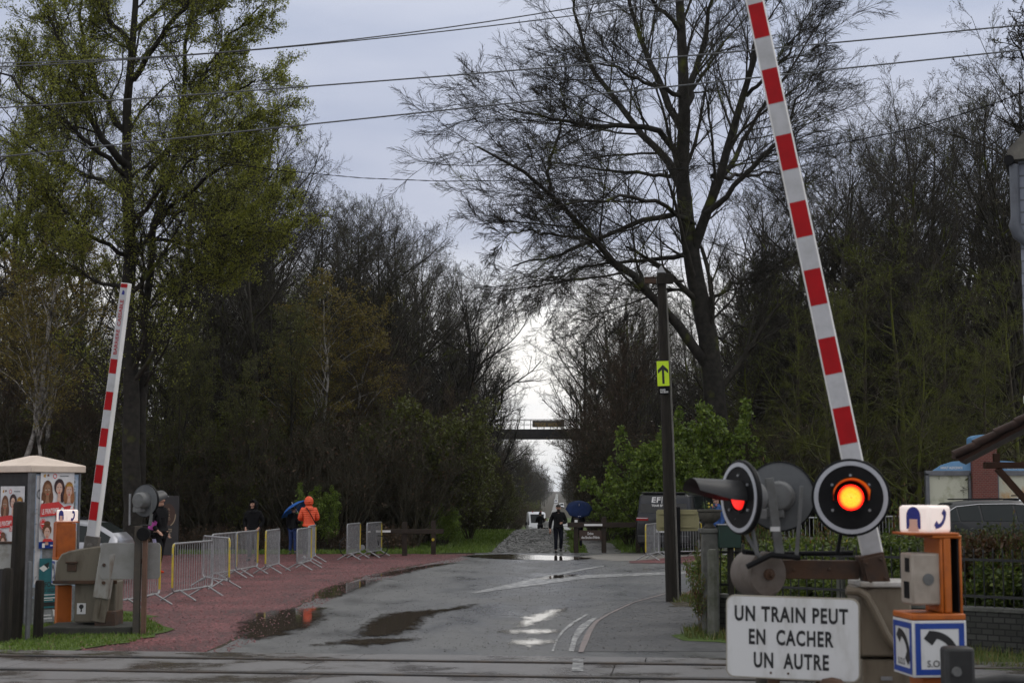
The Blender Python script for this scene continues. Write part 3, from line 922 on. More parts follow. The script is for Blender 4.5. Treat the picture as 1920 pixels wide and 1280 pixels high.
b = MB(); b.box((0.27, -0.24, zc0 + 0.12), (0.24, 0.14, 0.68), R_); b.build("hinge_box", pm("lighter grey steel with rust runs", (0.27, 0.265, 0.245), (0.13, 0.085, 0.055), scale=3, rough=0.5, lo=0.5, hi=0.75, stretch=(1.5, 1.5, .5)), fb, bevel=0.02)
b = MB(); b.box((0.23, -0.225, zc0 - 0.30), (0.20, 0.10, 0.52), R_); b.cyl((0.25, -0.29, zc0 - 0.05), (0.19, -0.29, zc0 - 0.5), 0.012, n=6); b.build("cover_plate", P_MECH, fb, bevel=0.015)
for zz in (0.28, 0.02):
    b = MB(); b.cyl((0.27, -0.31, zc0 + zz), (0.27, -0.335, zc0 + zz), 0.026, n=10); b.build("bolt", P_RUST, fb)
b = MB(); b.box((-0.12, -0.065, 0.36), (0.13, 0.006, 0.16)); b.build("notice", P_WHITE, fb)
b = MB(); b.lathe([(0.035, 0), (0.035, 0.004)], 12, o=(-0.12, -0.069, 0.39), rot=RX); b.box((-0.12, -0.072, 0.335), (0.02, 0.004, 0.05)); b.build("pictogram", P_BLACKTXT, fb)
b = MB(); b.box((0.28, 0.0, 0.2), (0.30, 0.5, 0.26)); b.build("rusty_base", P_RUST, fb, bevel=0.01)
b = MB(); b.box((0.05, 0.05, 0.045), (1.3, 0.95, 0.15), rz(0.05)); b.build("plinth", P_CONCD, fb, bevel=0.02)

# ------------------------------------------------------------------ flashing signals
def signal_head(parent, c, yaw, lens, r=0.306, hood=0.40):
    """round backboard facing local -y turned by yaw; lens, rim, hood, housing"""
    Rz = rz(yaw); Rf = Rz @ RX                  # lathe z -> -y (towards the viewer)
    hd = MB(); hd.lathe([(0.004, 0.0), (r * 0.995, 0.0), (r, 0.012), (r, 0.03), (r * 0.985, 0.036), (0.004, 0.036)], 48, o=c, rot=Rf)
    head = hd.build("signal_head", P_BLACK, parent)
    b = MB(); b.lathe([(r * 0.825, 0.037), (r * 0.825, 0.043), (r * 0.935, 0.043), (r * 0.935, 0.037)], 48, o=c, rot=Rf, caps=False); b.build("rim", P_GREYRIM, head)
    b = MB(); b.lathe([(r * 0.96, -0.012), (r * 0.96, -0.004), (0.004, -0.004)], 40, o=c, rot=Rf, caps=False); b.build("back_plate", P_GREYBACK, head)
    b = MB(); b.lathe([(0.098, 0.0), (0.092, 0.012), (0.07, 0.028), (0.03, 0.037), (0.003, 0.039)], 32, caps=False)
    ln = b.build("lens", lens, head); ln.location = Vector(c) + Rf @ Vector((0, 0, 0.038)); ln.rotation_euler = Rf.to_euler()
    b = MB(); b.lathe([(0.108, 0.036), (0.108, 0.05), (0.122, 0.05), (0.122, 0.036)], 32, o=c, rot=Rf, caps=False); b.build("bezel", P_BLACK, head)
    b = MB(); vs, fs = [], []                   # hood: open-bottomed tapering visor
    N = 20
    for j, (dd, rr, cut) in enumerate(((0.036, 0.126, 0.0), (0.16, 0.134, 4), (hood, 0.146, 34))):
        for i in range(N + 1):
            a = R(-12 + cut) + (R(204) - 2 * R(cut)) * i / N
            for q in (0, 0.006):
                vs.append(Vector(c) + Rf @ Vector(((rr + q) * math.cos(a), (rr + q) * math.sin(a), dd)))
    for j in range(2):
        for i in range(N):
            k = (j * (N + 1) + i) * 2; k2 = k + 2 * (N + 1)
            fs += [(k, k + 2, k2 + 2, k2), (k + 1, k2 + 1, k2 + 3, k + 3)]
    b.add(vs, fs); b.build("hood", P_HOOD, head)
    b = MB()
    for a in (35, 90, 145, 215, 325):
        q = Vector(c) + Rf @ Vector((0.17 * math.cos(R(a)), 0.17 * math.sin(R(a)), 0.036)); b.cyl(q, q + Rf @ Vector((0, 0, 0.012)), 0.011, n=8)
    b.build("screws", P_ZINC, head)
    b = MB(); b.lathe([(0.004, -0.17), (0.105, -0.165), (0.118, -0.14), (0.125, -0.06), (0.125, 0.0)], 24, o=c, rot=Rf, caps=False)
    b.box(Vector(c) + Rf @ Vector((0.03, -0.13, -0.09)), (0.14, 0.13, 0.08), Rz)
    b.build("lamp_housing", P_HOUSING, head, bevel=0.008)
    return head

SY = 12.0
o = at(1452, 1180, SY)
sg = thing("flashing_signal", "three round flashing signals above the white UN TRAIN PEUT EN CACHER UN AUTRE panel", "railway signal", (o.x, o.y, 0))
def loc(px, py, Y=SY):
    p = at(px, py, Y); return Vector((p.x - o.x, p.y - o.y, p.z))
signal_head(sg, loc(1595, 932, 11.75), R(-11), LENS_HOT, r=0.298)
signal_head(sg, loc(1393, 932, 11.95), R(-68), LENS_RED, r=0.292, hood=0.46)
signal_head(sg, loc(1462, 930, 12.35), R(166), LENS_RED, r=0.285)
b = MB()
b.tube([Vector((0, 0.62, 0)), Vector((0, 0.62, loc(1452, 1045, 12.6).z))], 0.055, 14)
b.build("post", pm("dark signal post steel", (0.045, 0.043, 0.04), (0.07, 0.06, 0.05), scale=5, rough=0.6), sg)
b = MB()
b.tube([loc(1395, 1034), loc(1440, 1038, 12.3), loc(1600, 1036, 12.1)], 0.020, 8)
b.tube([loc(1440, 1038, 12.3), loc(1452, 1046, 12.62)], 0.03, 8)
b.tube([loc(1400, 1062), loc(1445, 1040), loc(1500, 1045)], 0.022, 8)
b.build("crossbar", P_BLACK, sg)
for pa, pb_, ya, yb_ in (((1437, 905), (1468, 1036), 12.2, 11.9), ((1496, 920), (1500, 1042), 12.3, 12.0)):
    b = MB(); a_, c_ = loc(*pa, ya), loc(*pb_, yb_)
    d_ = (c_ - a_); q = d_.to_track_quat('Z', 'Y').to_matrix()
    b.box((a_ + c_) / 2, (0.075 if pa[0] < 1450 else 0.03, 0.018, d_.length), rz(0.2) @ Matrix.Rotation(math.atan2(d_.x, d_.z), 3, 'Y'))
    b.build("bracket", P_HOUSING, sg, bevel=0.004)
b = MB(); p = loc(1452, 991, 11.98); b.box(p + Vector((0, -0.03, 0)), (0.075, 0.008, 0.035)); b.build("label_plate", P_WHITE, sg)
for pa, pb_, ya, yb_ in (((1405, 960), (1420, 1040), 11.99, 12.0), ((1380, 970), (1425, 1045), 12.0, 12.02), ((1585, 950), (1570, 1038), 11.9, 11.95)):
    b = MB(); b.tube([loc(*pa, ya), loc(*pb_, yb_)], 0.016, 8); b.build("bracket", P_HOUSING if pa[0] < 1500 else P_BLACK, sg)
# the text panel
TL, TR_, BRp, BLp = at(1363, 1115, 11.72), at(1613, 1121, 11.42), at(1611, 1279, 11.42), at(1360, 1268, 11.72)
cen = (TL + TR_ + BRp + BLp) / 4
wv = ((TR_ - TL) + (BRp - BLp)) / 2
w_, h_ = Vector((wv.x, wv.y, 0)).length, ((TL - BLp).length + (TR_ - BRp).length) / 2
nrmv = Vector((wv.y, -wv.x, 0)).normalized()
M = face_frame(Vector((cen.x - o.x, cen.y - o.y, cen.z)), nrmv)
M = M @ Matrix.Rotation(-0.012, 4, 'Z')
b = MB(); b.prism([M @ Vector((x, y, 0.0)) for x, y in rrect(w_, h_, 0.062)], -(nrmv * 0.03)); panel = b.build("sign_panel", pm("beige sign edge", (0.36, 0.33, 0.27), (0.28, 0.25, 0.2), scale=4, rough=0.5), sg)
b = MB(); b.poly([M @ Vector((x, y, 0.003)) for x, y in rrect(w_ - 0.018, h_ - 0.018, 0.055)]); b.build("face", P_WHITE, panel, smooth=0)
b = MB()
for s_, y_, wd in (("UN TRAIN PEUT", 0.172, 0.885), ("EN  CACHER", 0.0, 0.66), ("UN  AUTRE", -0.172, 0.585)):
    b.text(s_, 0.155, M @ Matrix.Translation((-0.008, y_ - 0.052, 0)), width=wd * w_ / 1.04, bold=0.034, depth=0.005)
b.build("lettering", P_BLACKTXT, panel, smooth=0)
b = MB()
for x_ in (-0.16, -0.03):
    q = M @ Vector((x_, -h_ / 2 + 0.045, 0.003)); b.cyl(q, q + nrmv * 0.006, 0.009, n=8)
b.build("screws", P_RUST, panel)
b = MB(); b.box((cen.x - o.x - 0.13, cen.y - o.y + 0.09, 0.5), (0.09, 0.05, 1.0)); b.box((cen.x - o.x + 0.25, cen.y - o.y + 0.09, 0.45), (0.12, 0.05, 0.9)); b.build("sign_post", P_RUST, sg, bevel=0.004)
b = MB(); q = at(1560, 1274, 11.35); q = Vector((q.x - o.x, q.y - o.y, q.z)); b.lathe([(0.10, -0.12), (0.10, 0.0), (0.07, 0.035), (0.004, 0.05)], 20, o=q + Vector((0, 0, -0.03))); b.build("cap", P_RUST, sg)

# far signal, seen from behind
FSY = 22.6
o = at(263, 1178, FSY)
fs_ = thing("flashing_signal", "single round signal seen from behind on a rusty post by the red gravel", "railway signal", (o.x, o.y, 0))
def loc(px, py, Y=FSY):
    p = at(px, py, Y); return Vector((p.x - o.x, p.y - o.y, p.z))
signal_head(fs_, loc(272, 938, FSY), R(152), LENS_RED, r=0.245, hood=0.35)
b = MB(); ztop = at(263, 985, FSY).z
b.box((-0.06, 0.0, ztop / 2), (0.10, 0.10, ztop), rz(0.1)); b.build("post", pm("dark riveted post", (0.055, 0.05, 0.045), (0.08, 0.065, 0.05), scale=5, rough=0.6), fs_, bevel=0.008)
b = MB(); b.box((0.05, -0.02, ztop / 2 - 0.02), (0.07, 0.09, ztop - 0.05), rz(0.1)); b.build("post_flange", pm("rust-red post side", (0.15, 0.085, 0.06), (0.09, 0.055, 0.04), scale=4, rough=0.7), fs_, bevel=0.005)
b = MB(); b.tube([loc(244, 925), loc(243, 984), loc(282, 984), loc(288, 935)], 0.018, 8); b.build("bracket", P_ZINC, fs_)
b = MB(); b.box(loc(285, 955, FSY - .06), (0.045, 0.02, 0.45), Matrix.Rotation(R(6), 3, 'Y')); b.build("bracket", P_HOUSING, fs_, bevel=0.003)
b = MB(); b.lathe([(0.10, 0.0), (0.10, 0.08)], 20, o=loc(272, 1000) + Vector((0, -0.05, 0)), rot=RX); b.build("bell", P_BLACK, fs_, bevel=0.01)
M = face_frame(loc(244, 1051, FSY + 0.12), (0.10, -1, 0))
b = MB(); b.prism([M @ Vector((x, y, 0)) for x, y in rrect(108 / sl_, 66 / sl_, 0.05)], Vector((0, 0.025, 0)))
b.build("sign_panel", pm("grey back of sign", (0.25, 0.25, 0.24), (0.19, 0.185, 0.17), scale=3, rough=0.5), fs_, bevel=0.004)
b = MB(); b.box(loc(266, 1051, FSY + 0.06), (0.16, 0.06, 0.06)); b.build("clamp", P_RUST, fs_, bevel=0.004)

# ------------------------------------------------------------------ emergency phone posts
def handset(b, M, s, mi=0):
    """curved telephone receiver drawn flat, about s tall"""
    arc = []
    for i in range(13):
        a = R(200 - 130 * i / 12)
        arc.append((math.cos(a), math.sin(a)))
    P0, P1, P2 = Vector((-0.34, 0.30)), Vector((0.28, 0.30)), Vector((0.36, -0.36))
    mid = []
    for i in range(15):
        t = i / 14
        mid.append(P0 * (1 - t) ** 2 + P1 * 2 * t * (1 - t) + P2 * t * t)
    L_, R__ = [], []
    for i, p in enumerate(mid):
        d = (mid[min(i + 1, 14)] - mid[max(i - 1, 0)]).normalized(); nn = Vector((-d.y, d.x))
        wd = 0.085
        L_.append(p + nn * wd); R__.append(p - nn * wd)
    n = len(mid)
    vs = [M @ Vector((q.x * s, q.y * s, 0.003)) for q in L_ + R__]
    b.add(vs, [(i, n + i, n + i + 1, i + 1) for i in range(n - 1)], mi)
    for (c, ang) in ((Vector((-0.30, 0.20)), 38), (Vector((0.25, -0.30)), 38)):
        ca, sa = math.cos(R(ang)), math.sin(R(ang))
        q = [(-0.13, 0.12), (-0.13, -0.10), (0.13, -0.10), (0.13, 0.12)]
        b.poly([M @ Vector(((c.x + ca * x + sa * y) * s, (c.y - sa * x + ca * y) * s, 0.0035)) for x, y in q], mi)

def sos_post(label, loc_, yaw, lit):
    t = thing("emergency_phone", label, "emergency phone", loc_, yaw, "SOS phone posts of the crossing")
    b = MB(); b.box((0.02, 0.02, 0.36), (0.25, 0.25, 0.72)); b.build("post", P_ORANGE, t, bevel=0.012)
    s = 0.40; z = 0.93
    b = MB(); b.box((0, 0, z), (s, s, s)); sb = b.build("sign_box", P_WHITE, t, bevel=0.006)
    bl, bk = MB(), MB()
    for nv in ((0, -1, 0), (-1, 0, 0), (1, 0, 0), (0, 1, 0)):
        M = face_frame(Vector(nv) * (s / 2) + Vector((0, 0, z)), nv)
        a, c = s / 2 - 0.018, s / 2 - 0.058
        for q in ([(-a, -a), (a, -a), (c, -c), (-c, -c)], [(a, -a), (a, a), (c, c), (c, -c)], [(a, a), (-a, a), (-c, c), (c, c)], [(-a, a), (-a, -a), (-c, -c), (-c, c)]):
            bl.poly([M @ Vector((x, y, 0.003)) for x, y in q])
        handset(bk, M @ Matrix.Translation((0.02, 0.015, 0)), 0.30)
        bk.text("S.O.S", 0.065, M @ Matrix.Translation((-0.03, -0.125, 0)), width=0.135, bold=0.01, depth=0.003)
    bl.build("blue_border", P_BLUE, sb, smooth=0)
    bk.build("pictogram", P_BLACKTXT, sb, smooth=0)
    b = MB(); b.box((0.0, 0.0, 1.155), (0.40, 0.40, 0.045)); b.build("shelf", P_ORANGE, t, bevel=0.01)
    # open frame of the housing: back, one cheek, top
    b = MB()
    b.box((0.185, 0.0, 1.45), (0.022, 0.34, 0.56)); b.box((0.11, 0.17, 1.45), (0.13, 0.022, 0.56)); b.box((0.085, 0.0, 1.725), (0.22, 0.36, 0.025))
    b.box((0.045, -0.02, 1.45), (0.022, 0.30, 0.54)); b.box((0.085, -0.165, 1.45), (0.055, 0.022, 0.54))
    if not lit: b.box((0.02, 0.175, 1.45), (0.31, 0.02, 0.56)); b.box((0.02, -0.175, 1.45), (0.31, 0.02, 0.56))
    b.build("phone_housing", P_ORANGE if lit else P_ORANGED, t, bevel=0.012)
    b = MB(); b.box((0.166, -0.005, 1.45), (0.012, 0.325, 0.53)); b.box((0.12, 0.15, 1.45), (0.08, 0.012, 0.53)); b.build("lining", P_BLACK, t)  # black sheets added to make the open recess dark
    b = MB(); b.box((-0.06, -0.02, 1.42), (0.22, 0.24, 0.37)); ph = b.build("phone", P_BEIGEL, t, bevel=0.015)
    b = MB(); b.lathe([(0.042, 0.0), (0.042, 0.004)], 20, o=(-0.05, -0.142, 1.42), rot=RX); b.build("speaker", P_HOUSING, ph)
    b = MB(); b.box((-0.172, -0.05, 1.52), (0.006, 0.08, 0.10)); b.box((-0.172, -0.03, 1.34), (0.006, 0.1, 0.12)); b.build("window", P_BLACK, ph)
    b = MB(); b.box((0, 0, 0), (0.27, 0.27, 0.20)); lp = b.build("lamp_box", P_LAMPW, t, bevel=0.025, seg=3); lp.location = (-0.01, 0, 1.85); lp.rotation_euler = (0, 0, R(33))
    ic, fc = MB(), MB()
    for k, nv in enumerate(((0, -1, 0), (-1, 0, 0), (1, 0, 0), (0, 1, 0))):
        M = face_frame(Vector(nv) * 0.135, nv)
        if k in (0, 3):
            handset(ic, M @ Matrix.Rotation(R(-95 if k == 0 else -60), 4, 'Z'), 0.17)
        else:                                   # head with a bob of hair
            hp = [(0.062 * math.cos(R(a)), 0.02 + 0.07 * math.sin(R(a))) for a in range(0, 181, 15)] + [(-0.062, -0.07), (-0.034, -0.07), (-0.034, 0.0), (0.034, 0.0), (0.034, -0.07), (0.062, -0.07)]
            ic.poly([M @ Vector((x, y, 0.003)) for x, y in hp])
            fc.poly([M @ Vector((x, y, 0.004)) for x, y in [(-0.034, 0.0), (-0.034, -0.045), (-0.05, -0.09), (0.05, -0.09), (0.034, -0.045), (0.034, 0.0)]])
    ic.build("pictogram", P_DBLUE, lp, smooth=0)
    fc.build("face_shape", P_SKINC, lp, smooth=0)
    b = MB(); b.box((-0.01, 0, 1.745), (0.37, 0.37, 0.018)); b.build("roof_plate", P_ORANGED, t, bevel=0.005)
    return t

q = at(1742, 1180, 11.2)
sos_post("orange SOS phone post with open frame and beige phone, near the lit signal", (q.x, q.y, 0.05), R(6), True)
q = gr(119, 1179)
sos_post("orange SOS phone post in front of the posters, seen from its closed back", (q.x, q.y, 0), R(205), False).scale = (.88, .88, .935)

# black rubber post and rail in the lower right corner
q = at(1795, 1240, 10.4)
t = thing("rubber_post", "black rubber-capped post and rail in front of the orange SOS post", "post", (q.x, q.y, 0))
zt = at(1795, 1211, 10.4).z
b = MB(); b.box((0, 0, zt / 2), (0.20, 0.16, zt)); b.build("post", P_RUBBER, t, bevel=0.025)
b = MB(); b.tube([(0.02, 0.0, zt - 0.27), (0.3, -0.05, zt - 0.22), (1.6, -0.15, zt - 0.30)], 0.045, 12); b.build("rail", P_RUBBER, t)
b = MB(); b.lathe([(0.035, 0), (0.03, 0.02)], 14, o=(-0.03, -0.08, zt - 0.16), rot=RX); b.build("bolt", P_HOUSING, t)
# ------------------------------------------------------------------ vehicles
G_CAR = glassmat("rain-spotted car glass", (0.012, 0.016, 0.017), 0.06)
G_CAR.node_tree.nodes["Principled BSDF"].inputs["Specular IOR Level"].default_value = 0.22
P_TYRE = pm("tyre rubber", (.014, .014, .014), (.024, .024, .024), scale=12, rough=.8)
P_RIM = pm("wheel rim alloy", (.22, .22, .23), (.16, .16, .17), scale=6, rough=.35, metal=.6)
P_TAIL = pm("tail light red", (.30, .012, .014), (.22, .01, .012), scale=8, rough=.2)
P_HEADL = pm("head lamp glass", (.6, .62, .65), (.5, .52, .55), scale=8, rough=.15)
P_CHROME = pm("chrome strip", (.6, .6, .62), (.5, .5, .52), scale=8, rough=.2, metal=.8)

def section(st):
    x, zb, zm, zt, wb, wm, wt = st
    r = [(wb, zb), (wm, zb + (zm - zb) * .45), (wm * .985, zm), (wt + .03, zt - .10), (wt - .08, zt - .015)]
    pts = [(-y, z) for y, z in r] + [(y, z) for y, z in reversed(r)]
    return [Vector((x, y, z)) for y, z in pts]

def vehicle(name, label, cat, paint, stations, side_win, roof_win, wheels, wr, loc_, yaw, tail=True, chrome=False, group=None):
    """lofted body; side_win: list of (station from, to) ranges, roof_win: the same across the top"""
    t = thing(name, label, cat, loc_, yaw, group)
    S = [section(s) for s in stations]; n = len(S[0])
    b = MB(); vs = [p for s in S for p in s]; fs = []
    for i in range(len(S) - 1):
        for j in range(n - 1):
            a = i * n + j; fs.append((a, a + n, a + n + 1, a + 1))
        fs.append((i * n + n - 1, (i + 1) * n + n - 1, (i + 1) * n, i * n))
    fs += [tuple(range(n)), tuple((len(S) - 1) * n + j for j in range(n - 1, -1, -1))]
    b.add(vs, fs); b.build("body", paint, t, bevel=.025, smooth=45)
    def glass(quad, k=.93, off=.014):
        c = sum(quad, Vector()) / 4; nn = (quad[1] - quad[0]).cross(quad[2] - quad[0]).normalized()
        cen = Vector((stations[len(stations) // 2][0], 0, 1.0))
        if nn.dot(c - cen) < 0: nn = -nn
        g_ = MB(); q = [c + (p - c) * k for p in quad]
        g_.prism([p + nn * off for p in q], -nn * .02); g_.build("window", G_CAR, t, bevel=.006)
    for a, c in side_win:
        for j in (2, 6):
            lo, hi = (2, 3) if j == 2 else (7, 6)
            glass([S[a][lo], S[c][lo], S[c][hi], S[a][hi]])
            if chrome and j == 2 or chrome:
                b = MB(); off = Vector((0, -.02 if j == 2 else .02, .0)); b.tube([S[a][hi] + off, S[c][hi] + off], .012, 6); b.build("trim", P_CHROME, t)
    for a, c in roof_win:
        glass([S[a][4], S[c][4], S[c][5], S[a][5]])
    wm = max(s[5] for s in stations)
    for x in wheels:
        for sy in (-1, 1):
            b = MB(); RY = Matrix.Rotation(R(90) * -sy, 3, 'X')
            b.lathe([(.05, 0), (wr * .9, 0), (wr, .03), (wr, .17), (wr * .9, .2), (wr * .66, .2), (wr * .64, .17), (.03, .17)], 24, o=(x, sy * (wm - .21), wr), rot=RY.inverted() if False else RY)
            w_ = b.build("wheel", P_TYRE, t)
            b = MB(); b.lathe([(.02, .185), (wr * .3, .19), (wr * .62, .175)], 12, o=(x, sy * (wm - .21), wr), rot=RY); b.build("rim", P_RIM, w_)
    return t, S

CAR = [(-2.10, .42, .70, .82, .70, .78, .62), (-2.06, .34, .84, 1.02, .78, .86, .66), (-1.92, .30, .92, 1.16, .80, .875, .62), (-1.50, .28, .94, 1.40, .80, .88, .56), (-.95, .26, .94, 1.46, .80, .88, .57), (-.1, .26, .93, 1.47, .80, .88, .57),
       (.45, .26, .92, 1.42, .80, .88, .57), (1.05, .26, .90, 1.04, .80, .88, .62), (1.55, .26, .80, .94, .80, .87, .64), (1.95, .30, .70, .82, .76, .82, .60), (2.12, .40, .58, .66, .62, .70, .50)]
def car(label, paint, loc_, yaw, k=1.0, chrome=False, name="parked_car"):
    t, S = vehicle(name, label, "car", paint, CAR, [(2, 3), (3, 4), (4, 5), (5, 6), (6, 7)], [(2, 3), (6, 7)], (-1.32, 1.32), .31, loc_, yaw, chrome=chrome)
    t.scale = (k, k, k)
    for sy in (-1, 1):
        b = MB(); b.box((-2.03, sy * .70, .80), (.12, .22, .20)); b.build("tail_light", P_TAIL, t, bevel=.02)
        b = MB(); b.box((1.92, sy * .60, .70), (.22, .30, .12)); b.build("headlight", P_HEADL, t, bevel=.02)
        b = MB(); b.ball((.75, sy * .98, .98), (.06, .10, .07), 10); b.build("mirror", paint, t)
    b = MB(); b.box((-2.12, 0, .40), (.10, 1.5, .16)); b.build("bumper", paint, t, bevel=.03)
    b = MB()
    for sy in (-1, 1): b.tube([(-1.3, sy * .56, 1.47), (0, sy * .56, 1.49), (.5, sy * .56, 1.45)], .018, 6)
    b.build("roof_rails", P_BLACK, t)
    return t

P_SILVER = pm("silver car paint", (.33, .335, .36), (.27, .275, .30), scale=2, rough=.3, metal=.5, coat=.5)
P_DARKCAR = pm("black-grey car paint", (.014, .015, .017), (.010, .011, .013), scale=2, rough=.4, metal=.0, coat=.1)
P_WHITECAR = pm("white car paint", (.62, .63, .66), (.55, .56, .58), scale=2, rough=.3, coat=.5)
g = at(245, 1000, 35.5)
car("silver car parked behind the barrier mechanism on the red gravel", P_SILVER, (g.x - 2.15, g.y, .004), R(178))
g = at(1722, 960, 40)
car("dark car parked on the terrace behind the hedge at the right", P_DARKCAR, (g.x + 2.35, g.y, .32), R(3), 1.07, True)
g = at(2000, 935, 45)
car("white car beyond the dark car, only its roof edge seen under the porch", P_WHITECAR, (g.x, g.y, .36), R(4), 1.10)

VAN = [(-2.45, .40, .95, 1.95, .88, .95, .80), (-2.40, .34, 1.05, 2.04, .92, .975, .83), (-1.9, .30, 1.08, 2.08, .92, .98, .84), (-.7, .30, 1.08, 2.08, .92, .98, .84), (.5, .30, 1.06, 2.06, .92, .98, .84), (1.15, .30, 1.04, 1.92, .92, .98, .82), (1.95, .30, 1.0, 1.16, .90, .97, .78), (2.35, .34, .86, .98, .86, .92, .72), (2.48, .44, .66, .74, .76, .82, .62)]
P_VANG = pm("dark graphite van paint", (.020, .021, .024), (.016, .017, .019), scale=2, rough=.3, metal=.2, coat=.3)
g = gr(1256, 1040)
ev, S = vehicle("parked_van", "dark team van seen from behind with white EF lettering on its rear window", "van", P_VANG, VAN, [(2, 3), (3, 4), (4, 5), (5, 6)], [(5, 6)], (-1.55, 1.5), .36, (g.x + 0.76, g.y + 2.3, 0), R(67))
FRM = face_frame((-2.45, 0, 0), (-1, 0, 0))
b = MB(); b.prism([Vector((-2.462 + (z - 1.1) * .02, y, z)) for y, z in ((-.86, 1.38), (.86, 1.38), (.76, 1.95), (-.76, 1.95))], (.02, 0, 0)); rw = b.build("rear_window", glassmat("dark tinted rear glass", (.008, .009, .01), .12), ev, bevel=.01)
M = face_frame((-2.476, 0, 1.74), (-1, 0, 0))
b = MB(); b.text("EF", .25, M @ Matrix.Translation((-.25, .0, 0)) @ Matrix(((1, .15, 0, 0), (0, 1, 0, 0), (0, 0, 1, 0), (0, 0, 0, 1))), width=.30, bold=.035, depth=.004)
b.poly([M @ Vector((x, y, .004)) for x, y in ((-.055, -.03), (-.03, -.03), (-.015, .19), (-.04, .19))])
b.poly([M @ Vector((x, y, .004)) for x, y in ((.16, .0), (.24, .10), (.44, .19), (.46, .12), (.32, .06), (.45, .07), (.44, .0), (.30, .0), (.26, .04))])
b.text("TEAM EF CYCLING", .10, M @ Matrix.Translation((.03, -.14, 0)), width=.86, bold=.03, depth=.004)
b.build("lettering", P_WHITE2, rw, smooth=0)
for sy in (-1, 1):
    b = MB(); b.box((-2.44, sy * .74, 1.18), (.08, .42, .11)); b.build("tail_light", P_TAIL, ev, bevel=.02)
    b = MB(); b.box((-2.455, sy * .74, 1.215), (.07, .40, .02)); b.build("light_strip", P_HEADL, ev)
    b = MB(); b.box((-2.46, sy * .70, .44), (.05, .34, .05)); b.build("reflector", P_TAIL, ev, bevel=.01)
    b = MB(); b.ball((1.35, sy * 1.12, 1.15), (.08, .13, .12), 10); b.build("mirror", P_BLACK, ev)
b = MB(); b.box((-2.47, 0, .52), (.14, 1.80, .26)); b.build("bumper", P_VANG, ev, bevel=.04)
b = MB(); b.box((-2.478, 0, .80), (.03, .52, .12)); b.build("number_plate", P_WHITE, ev, bevel=.004)
b = MB(); b.box((-2.36, 0, 2.06), (.30, 1.5, .04)); b.build("spoiler", P_VANG, ev, bevel=.015)
b = MB(); b.box((-2.3, 0, .30), (.3, 1.7, .10)); b.build("valance", P_BLACK, ev, bevel=.02)

WV = [(-2.9, .4, 1.0, 2.35, .90, .98, .84), (-2.8, .32, 1.05, 2.45, .94, 1.0, .87), (-1.0, .30, 1.05, 2.48, .94, 1.0, .88), (.9, .30, 1.05, 2.45, .94, 1.0, .88), (1.5, .30, 1.05, 2.28, .94, 1.0, .86), (2.15, .30, 1.05, 1.30, .92, .98, .82), (2.7, .34, .92, 1.04, .88, .94, .76), (2.85, .44, .70, .78, .78, .84, .66)]
def white_van(label, yv, off, yaw=R(-88)):
    t, S = vehicle("white_van", label, "van", P_WHITECAR, WV, [(4, 5)], [(4, 5)], (-1.9, 1.8), .35, (lane(yv) + off, yv, zg(yv) + .05), yaw)
    for sy in (-1, 1):
        b = MB(); b.box((2.68, sy * .72, .88), (.2, .3, .2)); b.build("headlight", P_HEADL, t, bevel=.03)
        b = MB(); b.ball((1.75, sy * 1.15, 1.25), (.08, .14, .2), 10); b.build("mirror", P_BLACK, t)
        b = MB(); b.lathe([(.07, 0), (.07, .1), (.03, .14)], 12, o=(.9, sy * .45, 2.44)); b.build("beacon", P_TAIL, t)
    b = MB(); b.box((2.78, 0, .62), (.16, 1.3, .3)); b.build("grille", P_BLACK, t, bevel=.03)
    b = MB(); b.box((2.82, 0, .38), (.14, 1.7, .2)); b.build("bumper", P_BLACK, t, bevel=.03)
    return t
wv_ = white_van("white van with roof beacons coming over the crest of the cobbled lane", 165, -1.5)
for yv, off, lb in ((960, -.3, "farther tiny white vehicle at the end of the lane"), (700, 2.6, "tiny white vehicle on the side track far down the lane")):
    r_ = wv_.copy(); COL.objects.link(r_); r_.location = (lane(yv) + off, yv, zg(yv) + .05); r_["label"] = lb
    for c_ in kids(wv_):
        d_ = c_.copy(); COL.objects.link(d_); d_.parent = r_

# ------------------------------------------------------------------ people
def skinned(name, verts, edges, radii, mat, parent, root=0, sub=2, stretch=None):
    me = bpy.data.meshes.new(name); me.from_pydata([tuple(v) for v in verts], edges, [])
    o_ = bpy.data.objects.new(name, me); COL.objects.link(o_)
    o_.modifiers.new("skin", 'SKIN').use_smooth_shade = True
    sk = me.skin_vertices[0].data
    for i, r in enumerate(radii):
        sk[i].radius = r if isinstance(r, tuple) else (r, r); sk[i].use_root = (i == root)
    sb = o_.modifiers.new("sub", 'SUBSURF'); sb.levels = sub; sb.render_levels = sub
    dg = bpy.context.evaluated_depsgraph_get(); dg.update()
    nm = bpy.data.meshes.new_from_object(o_.evaluated_get(dg))
    o_.modifiers.clear(); o_.data = nm; nm.name = name; bpy.data.meshes.remove(me)
    nm.materials.clear(); nm.materials.append(mat)
    nm.shade_smooth()
    if parent: o_.parent = parent
    return o_

